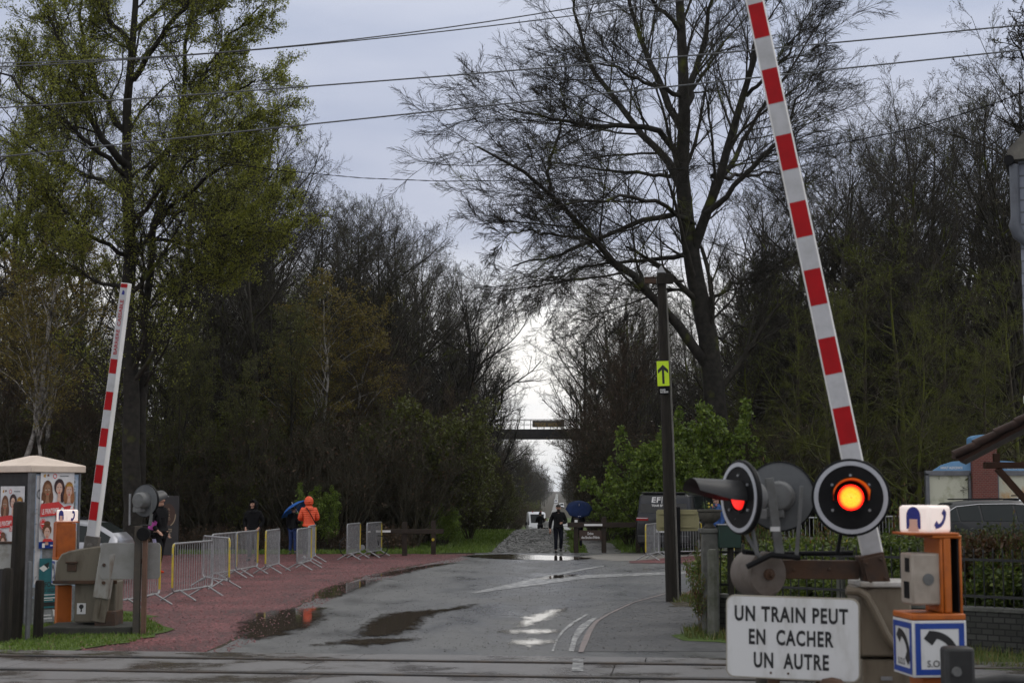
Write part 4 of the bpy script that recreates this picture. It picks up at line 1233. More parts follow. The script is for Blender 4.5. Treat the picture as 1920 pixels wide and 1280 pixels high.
P_SKIN = pm("skin", (.42, .24, .17), (.36, .20, .14), scale=12, rough=.5)
P_HAIR = pm("dark hair", (.014, .011, .009), (.025, .02, .016), scale=30, rough=.6, stretch=(1, 1, .2))
def cloth(name, c, c2=None): return pm(name, c, c2 or tuple(k * .7 for k in c), scale=7, rough=.85, bump=.35, bscale=14, spec=.25)
C_BLACK = cloth("black rain jacket", (.007, .007, .008)); C_TROU = cloth("black trousers", (.006, .006, .007)); C_NAVY = cloth("navy black trousers", (.007, .008, .014))
C_JEAN = cloth("blue jeans", (.03, .05, .14)); C_BLUEJ = cloth("blue jacket", (.04, .09, .25)); C_GREYT = cloth("grey trousers", (.10, .10, .105)); C_PALE = cloth("pale tabard", (.5, .5, .5))
C_PINK = cloth("pink arm band", (.50, .10, .40)); C_SHOE = cloth("black shoes", (.01, .01, .01)); C_WSH = cloth("white trainers", (.6, .6, .6)); C_RSH = cloth("red trainers", (.5, .05, .02))

def quilt_mat():
    m, n, l, b_ = newmat("orange quilted nylon")
    tc = n.new("ShaderNodeTexCoord"); wv2 = n.new("ShaderNodeTexWave"); wv2.bands_direction = 'Z'; wv2.inputs["Scale"].default_value = 5.2; wv2.inputs["Distortion"].default_value = .8
    l.new(tc.outputs["Object"], wv2.inputs["Vector"])
    b_.inputs["Base Color"].default_value = (.80, .085, .018, 1); b_.inputs["Roughness"].default_value = .45
    bp = n.new("ShaderNodeBump"); bp.inputs["Strength"].default_value = .4; bp.inputs["Distance"].default_value = .03
    l.new(wv2.outputs["Fac"], bp.inputs["Height"]); l.new(bp.outputs[0], b_.inputs["Normal"])
    nz = n.new("ShaderNodeTexNoise"); nz.inputs["Scale"].default_value = 6; rp = n.new("ShaderNodeValToRGB")
    rp.color_ramp.elements[0].color = (.72, .07, .015, 1); rp.color_ramp.elements[1].color = (.86, .11, .03, 1)
    l.new(tc.outputs["Object"], nz.inputs["Vector"]); l.new(nz.outputs["Fac"], rp.inputs[0]); l.new(rp.outputs[0], b_.inputs["Base Color"])
    return m
C_ORANGE = quilt_mat()

def person(label, px, foot, top, yaw, jacket, trousers, shoes, arms, legs=None, hair=True, hood=None, beard=False, Y=None, z0=0.0, coat=0.0, headturn=0.0, nod=0.0, bulk=1.0):
    """arms/legs: for each side (-1 = person's right, appears left when facing us) elbow, wrist / knee, ankle in local metres"""
    g_ = gr(px, foot) if Y is None else at(px, foot, Y)
    H = at(px, top, g_.y).z - (g_.z if Y else 0) - z0
    t = thing("person", label, "person", (g_.x, g_.y, (g_.z if Y else 0.004) + z0), yaw)
    t.scale = (H / 1.78,) * 3
    legs = legs or {-1: ((-.11, -.01, .49), (-.115, .02, .09)), 1: ((.11, -.01, .49), (.115, .02, .09))}
    Hd = Vector((0, -.025 - nod * .5, 1.655 - nod * .15))
    hr = Matrix.Rotation(headturn, 3, 'Z')
    V = [(0, 0, .95), (0, .005, 1.12), (0, 0, 1.32), (0, .0, 1.46), (0, -.005 - nod * .2, 1.53)]
    E = [(0, 1), (1, 2), (2, 3), (3, 4)]; Rr = [.125, .118, .135, .07, .055]
    hv = [(0, .015, -.075), (0, .01, 0), (0, .015, .06)]
    for q, r in zip(hv, (.07, .092, .075)):
        V.append(tuple(Hd + hr @ Vector(q))); Rr.append(r); E.append((len(V) - 2, len(V) - 1))
    V.append(tuple(Hd + hr @ Vector((0, -.062, -.09)))); Rr.append(.032); E.append((5, len(V) - 1))      # chin
    V.append(tuple(Hd + hr @ Vector((0, -.106, -.01)))); Rr.append(.014); E.append((6, len(V) - 1))      # nose
    for sx in (-1, 1):                                                                              # ears
        V.append(tuple(Hd + hr @ Vector((sx * .096, .012, -.005)))); Rr.append((.012, .024)); E.append((6, len(V) - 1))
    for s in (-1, 1):
        el, wr = Vector(arms[s][0]), Vector(arms[s][1])
        i0 = len(V)
        V += [(s * .17, .0, 1.425), tuple(el), tuple(wr)]; Rr += [.062, .042, .028]; E += [(2, i0), (i0, i0 + 1), (i0 + 1, i0 + 2)]
        d = (wr - el).normalized()
        d = (d + Vector((0, -.25, -.1))).normalized()
        side = d.cross(Vector((0, 1, 0)));  side = side.normalized() if side.length > .1 else Vector((1, 0, 0))
        palm = wr + d * .07; V.append(tuple(palm)); Rr.append((.036, .022)); E.append((i0 + 2, i0 + 3))
        cu = Vector((-s * .3, -.5, -.2))
        for k, (o_, ln) in enumerate(((-.028, .062), (-.010, .078), (.009, .072), (.027, .056))):
            a_ = palm + side * o_ + d * .02; m_ = a_ + (d + cu * .3).normalized() * ln * .55; e_ = m_ + (d + cu).normalized() * ln * .5
            j = len(V); V += [tuple(a_ + d * .015), tuple(m_), tuple(e_)]; Rr += [.010, .009, .0075]; E += [(i0 + 3, j), (j, j + 1), (j + 1, j + 2)]
        th = palm - d * .03; j = len(V)
        q1 = th + (side * (-s) * .8 + d * .5 + Vector((0, -.3, 0))).normalized() * .05
        V += [tuple(q1), tuple(q1 + d * .035)]; Rr += [.012, .009]; E += [(i0 + 3, j), (j, j + 1)]
        kn, an = Vector(legs[s][0]), Vector(legs[s][1])
        i1 = len(V)
        V += [(s * .095, 0, .90), tuple(kn), tuple(an)]; Rr += [.085, .055, .04]; E += [(0, i1), (i1, i1 + 1), (i1 + 1, i1 + 2)]
    skinned("body", V, E, Rr, P_SKIN, t)
    # jacket
    V = [(0, 0, .93 - coat), (0, .005, 1.12), (0, 0, 1.32), (0, .005, 1.47)]; E = [(0, 1), (1, 2), (2, 3)]; Rr = [.158 * bulk, .152 * bulk, .168 * bulk, .082]
    for s in (-1, 1):
        el, wr = Vector(arms[s][0]), Vector(arms[s][1]); i0 = len(V)
        V += [(s * .185, .0, 1.415), tuple(el), tuple(el.lerp(wr, .5)), tuple(el.lerp(wr, .97))]; Rr += [.084 * bulk, .066 * bulk, .058 * bulk, .046]; E += [(2, i0), (i0, i0 + 1), (i0 + 1, i0 + 2), (i0 + 2, i0 + 3)]
        i1 = len(V); V += [(s * .085, .0, .95 - coat)]; Rr += [.115 * bulk]; E += [(0, i1)]
    jk = skinned("jacket", V, E, Rr, jacket, t, root=1)
    # trousers
    V = [(0, .0, .95)]; E = []; Rr = [.132]
    for s in (-1, 1):
        kn, an = Vector(legs[s][0]), Vector(legs[s][1]); i1 = len(V); top_ = Vector((s * .092, 0, .86))
        V += [tuple(top_), tuple(top_.lerp(kn, .55)), tuple(kn), tuple(kn.lerp(an, .5)), tuple(kn.lerp(an, .97))]; Rr += [.108, .094, .076, .068, .062]; E += [(0, i1)] + [(i1 + k, i1 + k + 1) for k in range(4)]
    skinned("trousers", V, E, Rr, trousers, t)
    for s in (-1, 1):
        kn, an = Vector(legs[s][0]), Vector(legs[s][1])
        V = [tuple(an + Vector((0, .04, -.045))), tuple(an + Vector((0, -.05, -.045))), tuple(an + Vector((s * .008, -.14, -.058))), tuple(an + Vector((s * .01, -.19, -.065)))]
        skinned("shoe", V, [(0, 1), (1, 2), (2, 3)], [(.042, .046), (.046, .044), (.044, .032), (.034, .024)], shoes, t)
    # head covering and face
    if hood is not None:
        b = MB(); vs, fs = [], []                 # cap of a sphere left open towards the face
        N, K = 20, 9
        for i in range(K + 1):
            th = R(180 - 122 * i / K) if hood == 'front' else R(180 - 140 * i / K)
            for j in range(N):
                a = 2 * math.pi * j / N
                vs.append(Hd + hr @ Vector((.135 * math.sin(th) * math.cos(a), -.145 * math.cos(th) + .02, .01 + .155 * math.sin(th) * math.sin(a))))
        for i in range(K):
            for j in range(N):
                q = i * N + j; q2 = i * N + (j + 1) % N; fs.append((q, q2, q2 + N, q + N))
        b.add(vs, fs); ho = b.build("hood", jacket, t, smooth=80)
        so = ho.modifiers.new("thick", 'SOLIDIFY'); so.thickness = .015
        b = MB(); b.lathe([(.15, 0), (.125, .06), (.10, .10)], 20, o=(0, .01, 1.43), caps=False); b.build("collar", jacket, t, smooth=80)
    elif hair:
        b = MB(); b.ball(Hd + hr @ Vector((0, .022, .035)), (.098, .112, .10), 16); b.build("hair", P_HAIR, t)
        b = MB(); b.lathe([(.095, 0), (.085, .05)], 20, o=(0, 0, 1.475), caps=False); b.build("collar", jacket, t, smooth=80)
    if beard:
        b = MB(); b.ball(Hd + hr @ Vector((0, -.045, -.085)), (.062, .055, .045), 12); b.build("beard", P_HAIR, t)
    if hood != 'back':
        b = MB()
        for sx in (-1, 1):
            b.ball(Hd + hr @ Vector((sx * .034, -.083, .018)), (.013, .008, .007), 8); b.box(Hd + hr @ Vector((sx * .036, -.086, .042)), (.04, .012, .008), hr)
        b.box(Hd + hr @ Vector((0, -.092, -.055)), (.045, .008, .008), hr); b.build("features", P_HAIR, t)
    return t, H / 1.78

def umbrella(label, loc_, tilt_axis, tilt, r=.55, mat=None, length=.85):
    t = thing("umbrella", label, "umbrella", loc_)
    t.rotation_mode = 'QUATERNION'; t.rotation_quaternion = Matrix.Rotation(tilt, 3, Vector(tilt_axis)).to_quaternion()
    b = MB(); n = 8; vs, fs = [], []
    rings = [(0.02, .30), (.30, .27), (.58, .19), (.82, .08), (1.0, -.03)]
    for k, (rr2, z) in enumerate(rings):
        for j in range(n * 2):
            a = math.pi * j / n
            sag = 1.0 if j % 2 == 0 else (1 - .075 * rr2)
            vs.append((r * rr2 * sag * math.cos(a), r * rr2 * sag * math.sin(a), length + z * r + (0 if j % 2 == 0 else (-.01 + .03 * (k == 4)))))
    for k in range(len(rings) - 1):
        for j in range(n * 2):
            q, q2 = k * n * 2 + j, k * n * 2 + (j + 1) % (n * 2); fs.append((q, q2, q2 + n * 2, q + n * 2))
    fs.append(tuple(range(n * 2 - 1, -1, -1)))
    b.add(vs, fs); ca = b.build("canopy", mat, t, smooth=30); so = ca.modifiers.new("thick", 'SOLIDIFY'); so.thickness = .004
    b = MB(); b.tube([(0, 0, .0), (0, 0, length + .3 * r + .09)], .010, 8); b.build("shaft", P_WHITE, t)
    b = MB(); b.tube([(0, 0, .10), (0, 0, -.02), (0, .02, -.06), (0, .06, -.07), (0, .08, -.03)], .016, 8); b.build("handle", P_BLACK, t)
    b = MB()
    for j in range(n):
        a = 2 * math.pi * j / n; b.tube([(0, 0, length - .05), (r * .5 * math.cos(a), r * .5 * math.sin(a), length + .18 * r)], .004, 5)
    b.build("ribs", P_ZINC, t)
    return t, ca

hang = {-1: ((-.255, .03, 1.14), (-.25, -.05, .90)), 1: ((.255, .03, 1.14), (.25, -.05, .90))}
pock = {-1: ((-.285, .06, 1.16), (-.20, -.10, .98)), 1: ((.285, .06, 1.16), (.20, -.10, .98))}
front = {-1: ((-.27, .0, 1.16), (-.10, -.24, 1.10)), 1: ((.27, .0, 1.16), (.12, -.24, 1.12))}
# walking man in the middle of the picture
pw, k = person("bearded man in black walking towards the crossing, looking down at his hand", 1047, 1036, 945, R(4), C_BLACK, C_NAVY, C_SHOE,
            {-1: ((-.29, .03, 1.14), (-.31, -.04, .86)), 1: ((.29, .01, 1.13), (.10, -.25, 1.10))},
            {-1: ((-.10, -.08, .50), (-.11, -.10, .09)), 1: ((.10, -.04, .50), (.10, .16, .13))}, beard=True, nod=.06, bulk=1.18)
b = MB(); b.box((-.315, -.09, .735), (.05, .03, .10)); ph = b.build("phone", P_BLACK, None, bevel=.006); ph.matrix_world = Matrix.Translation(pw.location) @ Matrix.Rotation(R(4), 4, 'Z') @ Matrix.Scale(k, 4); tag(ph, "small black phone in the walking man's lowered hand", "phone")
person("man in a black hooded jacket and grey trousers standing behind the barriers", 474, 1052, 938, R(-8), C_BLACK, C_GREYT, C_SHOE, pock, hood='front', headturn=R(-22), nod=.05, bulk=1.12)
person("person in black jacket and blue jeans under the tilted blue umbrella", 549, 1038, 948, R(150), C_BLACK, C_JEAN, C_GREYT, {-1: ((-.27, .0, 1.14), (-.14, -.22, 1.22)), 1: hang[1]}, bulk=1.08)
g_ = gr(549, 1038)
q = at(572, 982, g_.y - .1)
um, ca = umbrella("blue umbrella tilted to the left beside the orange jacket", tuple(q), (0.25, 1, 0), R(-34), .58, cloth("bright blue nylon", (.035, .13, .42)), .62)
po, k = person("person in a bright orange quilted hooded jacket, back turned", 578, 1047, 932, R(196), C_ORANGE, C_TROU, C_WSH, front, {-1: ((-.10, -.02, .50), (-.10, .03, .09)), 1: ((.10, -.02, .50), (.11, .0, .09))}, hood='back', nod=.05, bulk=1.12)
b = MB(); b.tube([(.10, .03, 1.505), (.08, .14, 1.46), (.0, .195, 1.33), (-.10, .20, 1.15), (-.20, .13, .98), (-.22, .0, .92)], .014, 6); b.build("strap", P_BLACK, po)
pr, k = person("runner in black with a pink arm band and striped trousers beside the totem sign", 297, 1078, 927, R(62), C_BLACK, C_TROU, C_RSH, {-1: ((-.27, .02, 1.16), (-.24, -.16, .98)), 1: ((.26, .12, 1.16), (.25, .0, .94))}, {-1: ((-.10, -.14, .54), (-.10, -.05, .14)), 1: ((.10, .05, .50), (.10, .28, .15))})
b = MB(); b.lathe([(.073, -.09), (.078, 0), (.070, .09)], 16, o=(-.262, -.03, 1.11), rot=Matrix.Rotation(.5, 3, 'X'), caps=False); b.build("arm_band", C_PINK, pr)
b = MB()
for i in range(3): b.box((-.195, -.10 + .035 * i, .66), (.012, .018, .30), Matrix.Rotation(-.3, 3, 'X'))
b.build("stripes", pm("pale lilac stripe", (.45, .42, .62), (.4, .38, .55), scale=9, rough=.7), pr)
b = MB(); b.ball((0, -.0, 1.76), (.10, .115, .06), 14); b.box((0, -.13, 1.74), (.14, .12, .015)); b.build("cap", C_PALE, pr)
# person with the navy umbrella on the side path
person("person in dark coat walking under the navy umbrella behind the name board fence", 1084, 1028, 950, R(185), C_BLACK, C_NAVY, C_SHOE, {-1: ((-.26, .0, 1.14), (-.12, -.22, 1.20)), 1: hang[1]}, coat=.25, bulk=1.1)
g_ = gr(1084, 1028)
q = at(1085, 973, g_.y - .25)
um2, ca2 = umbrella("navy umbrella held behind the head of the person on the side path", tuple(q), (1, 0, 0), R(40), .50, cloth("navy nylon", (.012, .026, .085)), .50)
b = MB(); b.box((0, -.44, .515), (.10, .005, .035), Matrix.Rotation(R(-25), 3, 'X')); b.build("mark", P_WHITE2, ca2)
person("dark-clad person standing before the white van on the lane crest", 1013, 1010, 959, R(170), C_BLACK, C_TROU, C_SHOE, front, Y=118)
person("person in a pale top beside the white van on the lane crest", 1023, 1010, 970, R(20), C_PALE, C_TROU, C_SHOE, hang, Y=132)
person("person in blue jacket half hidden behind the red round signal", 1345, 1050, 926, R(-60), C_BLUEJ, C_TROU, C_SHOE, hang, Y=46)

# ------------------------------------------------------------------ bicycle leaning among the barriers
g = gr(681, 1044)
t = thing("bicycle", "black bicycle parked between two crowd barriers near the rail fence", "bicycle", (g.x, g.y + .25, .004), R(28))
for x in (-.52, .52):
    b = MB(); RXb = Matrix.Rotation(R(90), 3, 'X')
    ring = [(x + .33 * math.cos(R(a)), 0, .34 + .33 * math.sin(R(a))) for a in range(0, 361, 15)]
    b.tube(ring, .016, 6, caps=False); w_ = b.build("wheel", P_TYRE, t)
    b = MB()
    for a in range(0, 360, 30): b.tube([(x, 0, .34), (x + .315 * math.cos(R(a)), 0, .34 + .315 * math.sin(R(a)))], .002, 4)
    b.cyl((x, -.04, .34), (x, .04, .34), .02, n=8); b.build("spokes", P_ZINC, w_)
b = MB()
for a_, c_ in (((-.52, 0, .34), (-.08, 0, .30)), ((-.08, 0, .30), (.38, 0, .78)), ((-.08, 0, .30), (-.20, 0, .80)), ((-.20, 0, .80), (.36, 0, .86)), ((-.52, 0, .34), (-.19, 0, .76)), ((.36, 0, .92), (.52, 0, .34)), ((-.20, 0, .80), (-.23, 0, .93))): b.cyl(a_, c_, .017, n=8)
b.build("frame", P_BLACK, t)
b = MB(); b.tube([(-.36, 0, .93), (-.22, 0, .95), (-.10, 0, .94)], [.06, .045, .015], 8); b.build("saddle", P_BLACK, t)
b = MB(); b.tube([(.34, 0, .92), (.34, 0, 1.0), (.40, 0, 1.01)], .014, 6); b.tube([(.30, -.27, 1.0), (.40, -.15, 1.01), (.40, .15, 1.01), (.30, .27, 1.0)], .013, 6); b.build("handlebar", P_BLACK, t)
b = MB(); b.lathe([(.02, -.01), (.09, -.005), (.09, .005), (.02, .01)], 20, o=(-.08, -.05, .30), rot=RX); b.cyl((-.08, -.06, .30), (.06, -.08, .20), .01, n=6); b.cyl((-.08, .06, .30), (-.22, .08, .40), .01, n=6); b.build("crank", P_ZINC, t)
# ------------------------------------------------------------------ crowd barriers
P_BAR = pm("galvanised barrier tube", (0.24, 0.245, 0.25), (0.34, 0.345, 0.35), scale=9, rough=0.45, metal=0.4)
P_YEL = pm("worn yellow tape", (0.52, 0.40, 0.03), (0.40, 0.31, 0.05), scale=6, rough=0.5)

def crowd_barrier(name, label, L=1.95, nbars=16):
    t = thing(name, label, "crowd barrier", group="galvanised crowd barriers")
    a, z0, z1, r = L / 2, 0.19, 1.10, 0.09
    loop = []
    for cx_, cz_, s0 in ((a - r, z1 - r, 0), (-a + r, z1 - r, 90), (-a + r, z0 + r, 180), (a - r, z0 + r, 270)):
        for i in range(5):
            ang = R(s0 + 90 * i / 4); loop.append((cx_ + r * math.cos(ang), 0, cz_ + r * math.sin(ang)))
    loop.append(loop[0])
    b = MB(); b.tube(loop, 0.0195, 8, caps=False); b.build("frame", P_BAR, t)
    b = MB()
    for i in range(1, nbars + 1):
        x = -a + L * i / (nbars + 1); b.cyl((x, 0, z0), (x, 0, z1), 0.0075, n=6)
    b.build("bars", P_BAR, t)
    for sx in (-1, 1):
        b = MB(); x = sx * (a - 0.30)
        b.tube([(x, -0.36, 0.012), (x, -0.03, z0 + 0.01), (x, 0.03, z0 + 0.01), (x, 0.36, 0.012)], 0.018, 8); b.build("foot", P_BAR, t)
        b = MB(); b.tube([(sx * a, 0, 0.85), (sx * (a + .035), 0, 0.86), (sx * (a + .035), 0, 0.90), (sx * a, 0, 0.91)], 0.008, 6); b.build("hook", P_BAR, t)
    b = MB(); b.tube([(a, 0, 0.27), (a, 0, z1 - r)] + [(a - r + r * math.cos(R(q)), 0, z1 - r + r * math.sin(R(q))) for q in (30, 60)], 0.0215, 8); b.build("reflective_end", P_YEL, t)
    return t

BAR0 = None
def put_barrier(xl, xr, fy, yellow, far, label, L=1.95):
    """left and right pixel columns of a barrier whose middle stands at ground row fy; far: the right end is the farther one"""
    global BAR0
    c = gr((xl + xr) / 2, fy); s = F_PX / c.y
    dx = min((xr - xl) / s, L * 0.98)
    # allow for the sight line: a barrier pointing straight away still spans some columns
    dy = math.sqrt(L * L - dx * dx) * (1 if far else -1)
    k = c.x / c.y
    dx2 = dx + k * dy; dy2 = dy
    n_ = math.hypot(dx2, dy2); dx2, dy2 = dx2 / n_, dy2 / n_
    if yellow == 'L': dx2, dy2 = -dx2, -dy2
    yaw = math.atan2(dy2, dx2)
    if BAR0 is None:
        BAR0 = crowd_barrier("crowd_barrier", label)
        BAR0.location = (c.x, c.y, 0.004); BAR0.rotation_euler = (0, 0, yaw)
        return BAR0
    return dup(BAR0, (c.x, c.y, 0.004), yaw, label)

put_barrier(228, 297, 1139, 'R', True, "crowd barrier half hidden behind the grey backed sign and rusty post")
put_barrier(326, 396, 1122, 'L', True, "widest seen crowd barrier, yellow end on its left, nearest the railway")
put_barrier(378, 430, 1101, 'R', False, "crowd barrier overlapping the nearest wide one, yellow end on its right")
put_barrier(398, 442, 1087, 'R', True, "crowd barrier tucked behind two others just left of the man in black hood")
put_barrier(443, 482, 1079, 'R', True, "crowd barrier standing right in front of the man in the black hood")
put_barrier(498, 523, 1073, 'L', True, "lone crowd barrier with yellow left end between the hooded man and blue umbrella")
put_barrier(557, 583, 1067, 'R', True, "crowd barrier with yellow right end in front of the orange jacket")
put_barrier(578, 591, 1056, 'R', True, "narrow crowd barrier seen edge on against the orange jacket's legs")
put_barrier(651, 675, 1048, 'R', True, "crowd barrier left of the parked bicycle")
put_barrier(688, 715, 1044, 'R', True, "crowd barrier right of the parked bicycle by the left rail fence")
put_barrier(1211, 1236, 1049, 'L', True, "crowd barrier with yellow left end behind the dark van's corner")
put_barrier(1226, 1318, 1045, 'R', True, "crowd barrier across the back of the dark van")
put_barrier(1352, 1378, 1050, 'R', True, "crowd barrier glimpsed between stone urn and round signal")
for px, py, Y, w_, lb in ((1522, 1000, 40, 0.2, "crowd barrier on the terrace glimpsed between the grey disc and lit signal"), (1676, 985, 42, 0.5, "crowd barrier on the terrace left of the SOS lamp box")):
    g = at(px, py, Y); r_ = dup(BAR0, (g.x, g.y, 0.32), w_, lb)

# ------------------------------------------------------------------ poster cabinet
def ell(cx, cy, rx, ry, n=20, a0=0, a1=360):
    return [(cx + rx * math.cos(R(a0 + (a1 - a0) * i / n)), cy + ry * math.sin(R(a0 + (a1 - a0) * i / n))) for i in range(n + (0 if a1 - a0 == 360 else 1))]

PC = {
    "paper": pm("poster paper", (0.66, 0.65, 0.66), (0.54, 0.54, 0.56), scale=6, rough=0.6, bump=0.2, bscale=9),
    "red": pm("poster red ink", (0.58, 0.045, 0.045), (0.50, 0.05, 0.05), scale=7, rough=0.6),
    "dark": pm("poster dark hair ink", (0.035, 0.018, 0.022), (0.06, 0.03, 0.03), scale=14, rough=0.6),
    "brown": pm("poster brown hair ink", (0.16, 0.07, 0.035), (0.09, 0.04, 0.022), scale=14, rough=0.6),
    "ginger": pm("poster auburn ink", (0.32, 0.14, 0.06), (0.22, 0.09, 0.045), scale=14, rough=0.6),
    "skin": pm("poster pale skin ink", (0.62, 0.40, 0.31), (0.55, 0.35, 0.28), scale=9, rough=0.6),
    "tan": pm("poster tan skin ink", (0.32, 0.17, 0.10), (0.26, 0.14, 0.08), scale=9, rough=0.6),
    "gold": pm("poster gold ink", (0.50, 0.28, 0.05), (0.40, 0.22, 0.04), scale=9, rough=0.6),
    "white": P_WHITE2, "black": P_BLACKTXT, "blue": P_BLUE,
    "teal": pm("poster teal ink", (0.03, 0.15, 0.17), (0.02, 0.11, 0.13), scale=6, rough=0.6),
    "pale": pm("pale blue graffiti", (0.30, 0.40, 0.55), (0.5, 0.55, 0.62), scale=10, rough=0.6),
    "grey": pm("torn grey paper", (0.26, 0.27, 0.28), (0.14, 0.15, 0.15), scale=14, rough=0.7),
}
PKEYS = list(PC)

class Flat:
    """flat shapes laid on a surface frame M, each a hair prouder than the last"""
    def __init__(s, M): s.M, s.b, s.k = M, MB(), 0
    def poly(s, pts, c):
        s.k += 1
        s.b.poly([s.M @ Vector((x, y, 0.001 + 0.0004 * s.k)) for x, y in pts], PKEYS.index(c)); return s
    def rect(s, x0, y0, x1, y1, c): return s.poly([(x0, y0), (x1, y0), (x1, y1), (x0, y1)], c)
    def txt(s, t, x, y, size, c, width=None, bold=0.01, rot=0):
        s.k += 1
        s.b.text(t, size, s.M @ Matrix.Translation((x, y, 0)) @ Matrix.Rotation(R(rot), 4, 'Z'), PKEYS.index(c), bold, 0.001 + 0.0004 * s.k, width); return s
    def build(s, name, parent): return s.b.build(name, [PC[k] for k in PKEYS], parent, smooth=0)

def portrait(f, cx, cy, s, hair, skin, style=0, crown=False):
    if style == 0:
        f.poly(ell(cx, cy - 0.02 * s, 0.60 * s, 0.95 * s), hair); f.poly(ell(cx - .42 * s, cy - .55 * s, .28 * s, .62 * s), hair); f.poly(ell(cx + .42 * s, cy - .55 * s, .28 * s, .62 * s), hair)
    elif style == 1:
        f.poly(ell(cx, cy + .25 * s, 0.62 * s, 0.72 * s), hair); f.poly(ell(cx + .40 * s, cy - .35 * s, .36 * s, .85 * s), hair)
    else:
        f.poly(ell(cx, cy + .35 * s, 0.58 * s, 0.55 * s), hair); f.poly(ell(cx, cy + .95 * s, 0.42 * s, 0.28 * s), hair)
    f.poly([(cx - .16 * s, cy - .4 * s), (cx + .16 * s, cy - .4 * s), (cx + .22 * s, cy - 1.1 * s), (cx - .22 * s, cy - 1.1 * s)], skin)
    f.poly([(cx + (.38 - (.10 if math.sin(R(a)) < -.3 else 0)) * s * math.cos(R(a)), cy + .60 * s * math.sin(R(a))) for a in range(0, 360, 15)], skin)
    for sx in (-1, 1):
        f.poly(ell(cx + sx * .16 * s, cy + .08 * s, .085 * s, .04 * s, 10), "white"); f.poly(ell(cx + sx * .16 * s, cy + .08 * s, .04 * s, .04 * s, 8), "dark")
        f.poly([(cx + sx * .07 * s, cy + .19 * s), (cx + sx * .27 * s, cy + .17 * s), (cx + sx * .26 * s, cy + .21 * s), (cx + sx * .08 * s, cy + .235 * s)], "dark")
    f.poly([(cx - .02 * s, cy + .04 * s), (cx + .055 * s, cy - .15 * s), (cx - .045 * s, cy - .15 * s)], "tan" if skin == "skin" else "brown")
    f.poly(ell(cx, cy - .30 * s, .13 * s, .05 * s, 10), "red")
    if crown:
        z = cy + .62 * s
        pts = [(cx - .42 * s, z - .12 * s)]
        for i in range(5):
            x = cx + (-.42 + .84 * (i + .5) / 5) * s
            pts += [(x - .05 * s, z + .02 * s), (x, z + .32 * s), (x + .05 * s, z + .02 * s)]
        f.poly(pts[:1] + pts[1:] + [(cx + .42 * s, z - .12 * s)], "gold")

def printemps(M, parent):
    """A-size poster 0.62 x 1.06 about its centre"""
    f = Flat(M)
    f.rect(-.31, -.53, .31, .53, "paper")
    f.rect(-.31, -.53, .31, -.44, "blue")
    f.poly([(-.26, .44), (-.22, .43), (-.21, .48), (-.25, .47)], "gold"); f.poly([(-.19, .44), (-.15, .45), (-.16, .48), (-.19, .47)], "brown"); f.poly(ell(-.05, .45, .035, .035), "red"); f.poly(ell(-.05, .45, .024, .024), "paper"); f.rect(.04, .445, .2, .46, "grey")
    portrait(f, -.18, .25, .155, "brown", "tan", 0); portrait(f, .03, .27, .15, "dark", "skin", 1); portrait(f, .21, .24, .145, "ginger", "skin", 0, True)
    f.poly([(-.30, .07), (-.10, .09), (.02, .10), (.12, .03), (.22, .05), (.30, .03), (.30, -.10), (-.30, -.06)], "red")
    f.poly(ell(.09, -.005, .03, .03), "white"); f.poly(ell(.265, .01, .028, .028), "white"); f.poly(ell(-.28, .10, .02, .02), "white")
    f.poly([(-.31, .05), (.05, .08), (.05, -.075), (-.31, -.105)], "red"); f.txt("LE PRINTEMPS", -.125, -.06, .10, "white", .31, .012, 4)
    f.poly([(-.02, -.025), (.31, .005), (.31, -.115), (-.02, -.145)], "red"); f.txt("DES FEMMES", .14, -.125, .095, "white", .28, .012, 4)
    f.poly(ell(-.255, -.20, .055, .075), "red"); f.poly(ell(-.255, -.20, .045, .065), "paper"); f.poly(ell(-.255, -.20, .040, .058), "red")
    f.rect(-.285, -.205, -.225, -.195, "white")
    portrait(f, -.18, -.33, .14, "brown", "skin", 2); portrait(f, .16, -.30, .15, "dark", "tan", 0)
    f.poly([(-.27, -.44), (-.05, -.44), (-.12, -.40), (-.24, -.40)], "red")
    f.rect(-.12, -.50, .14, -.485, "white"); f.rect(-.27, -.52, -.22, -.46, "white")
    return f.build("poster", parent)

CB = thing("poster_cabinet", "cream-roofed cabinet pasted with red and white posters of drawn women", "cabinet", (0, 0, 0))
cc = at(52, 1160, 24.0); CB.location = (cc.x, cc.y, 0)
YAWC = R(50)
CB.rotation_euler = (0, 0, YAWC)           # local: near corner at origin, +x along the right face, +y along the left face (going back left)
ZT = at(52, 885, 24.0).z
W1, W2 = 0.88, 1.32
P_CAB = pm("dark grey cabinet frame", (0.016, 0.017, 0.018), (0.03, 0.03, 0.03), scale=4, rough=0.6)
P_CABZ = pm("riveted zinc corner", (0.15, 0.155, 0.165), (0.10, 0.10, 0.105), scale=7, rough=0.5, metal=0.3)
P_CREAM = pm("cream moulded roof", (0.66, 0.55, 0.46), (0.56, 0.46, 0.38), scale=3, rough=0.5)
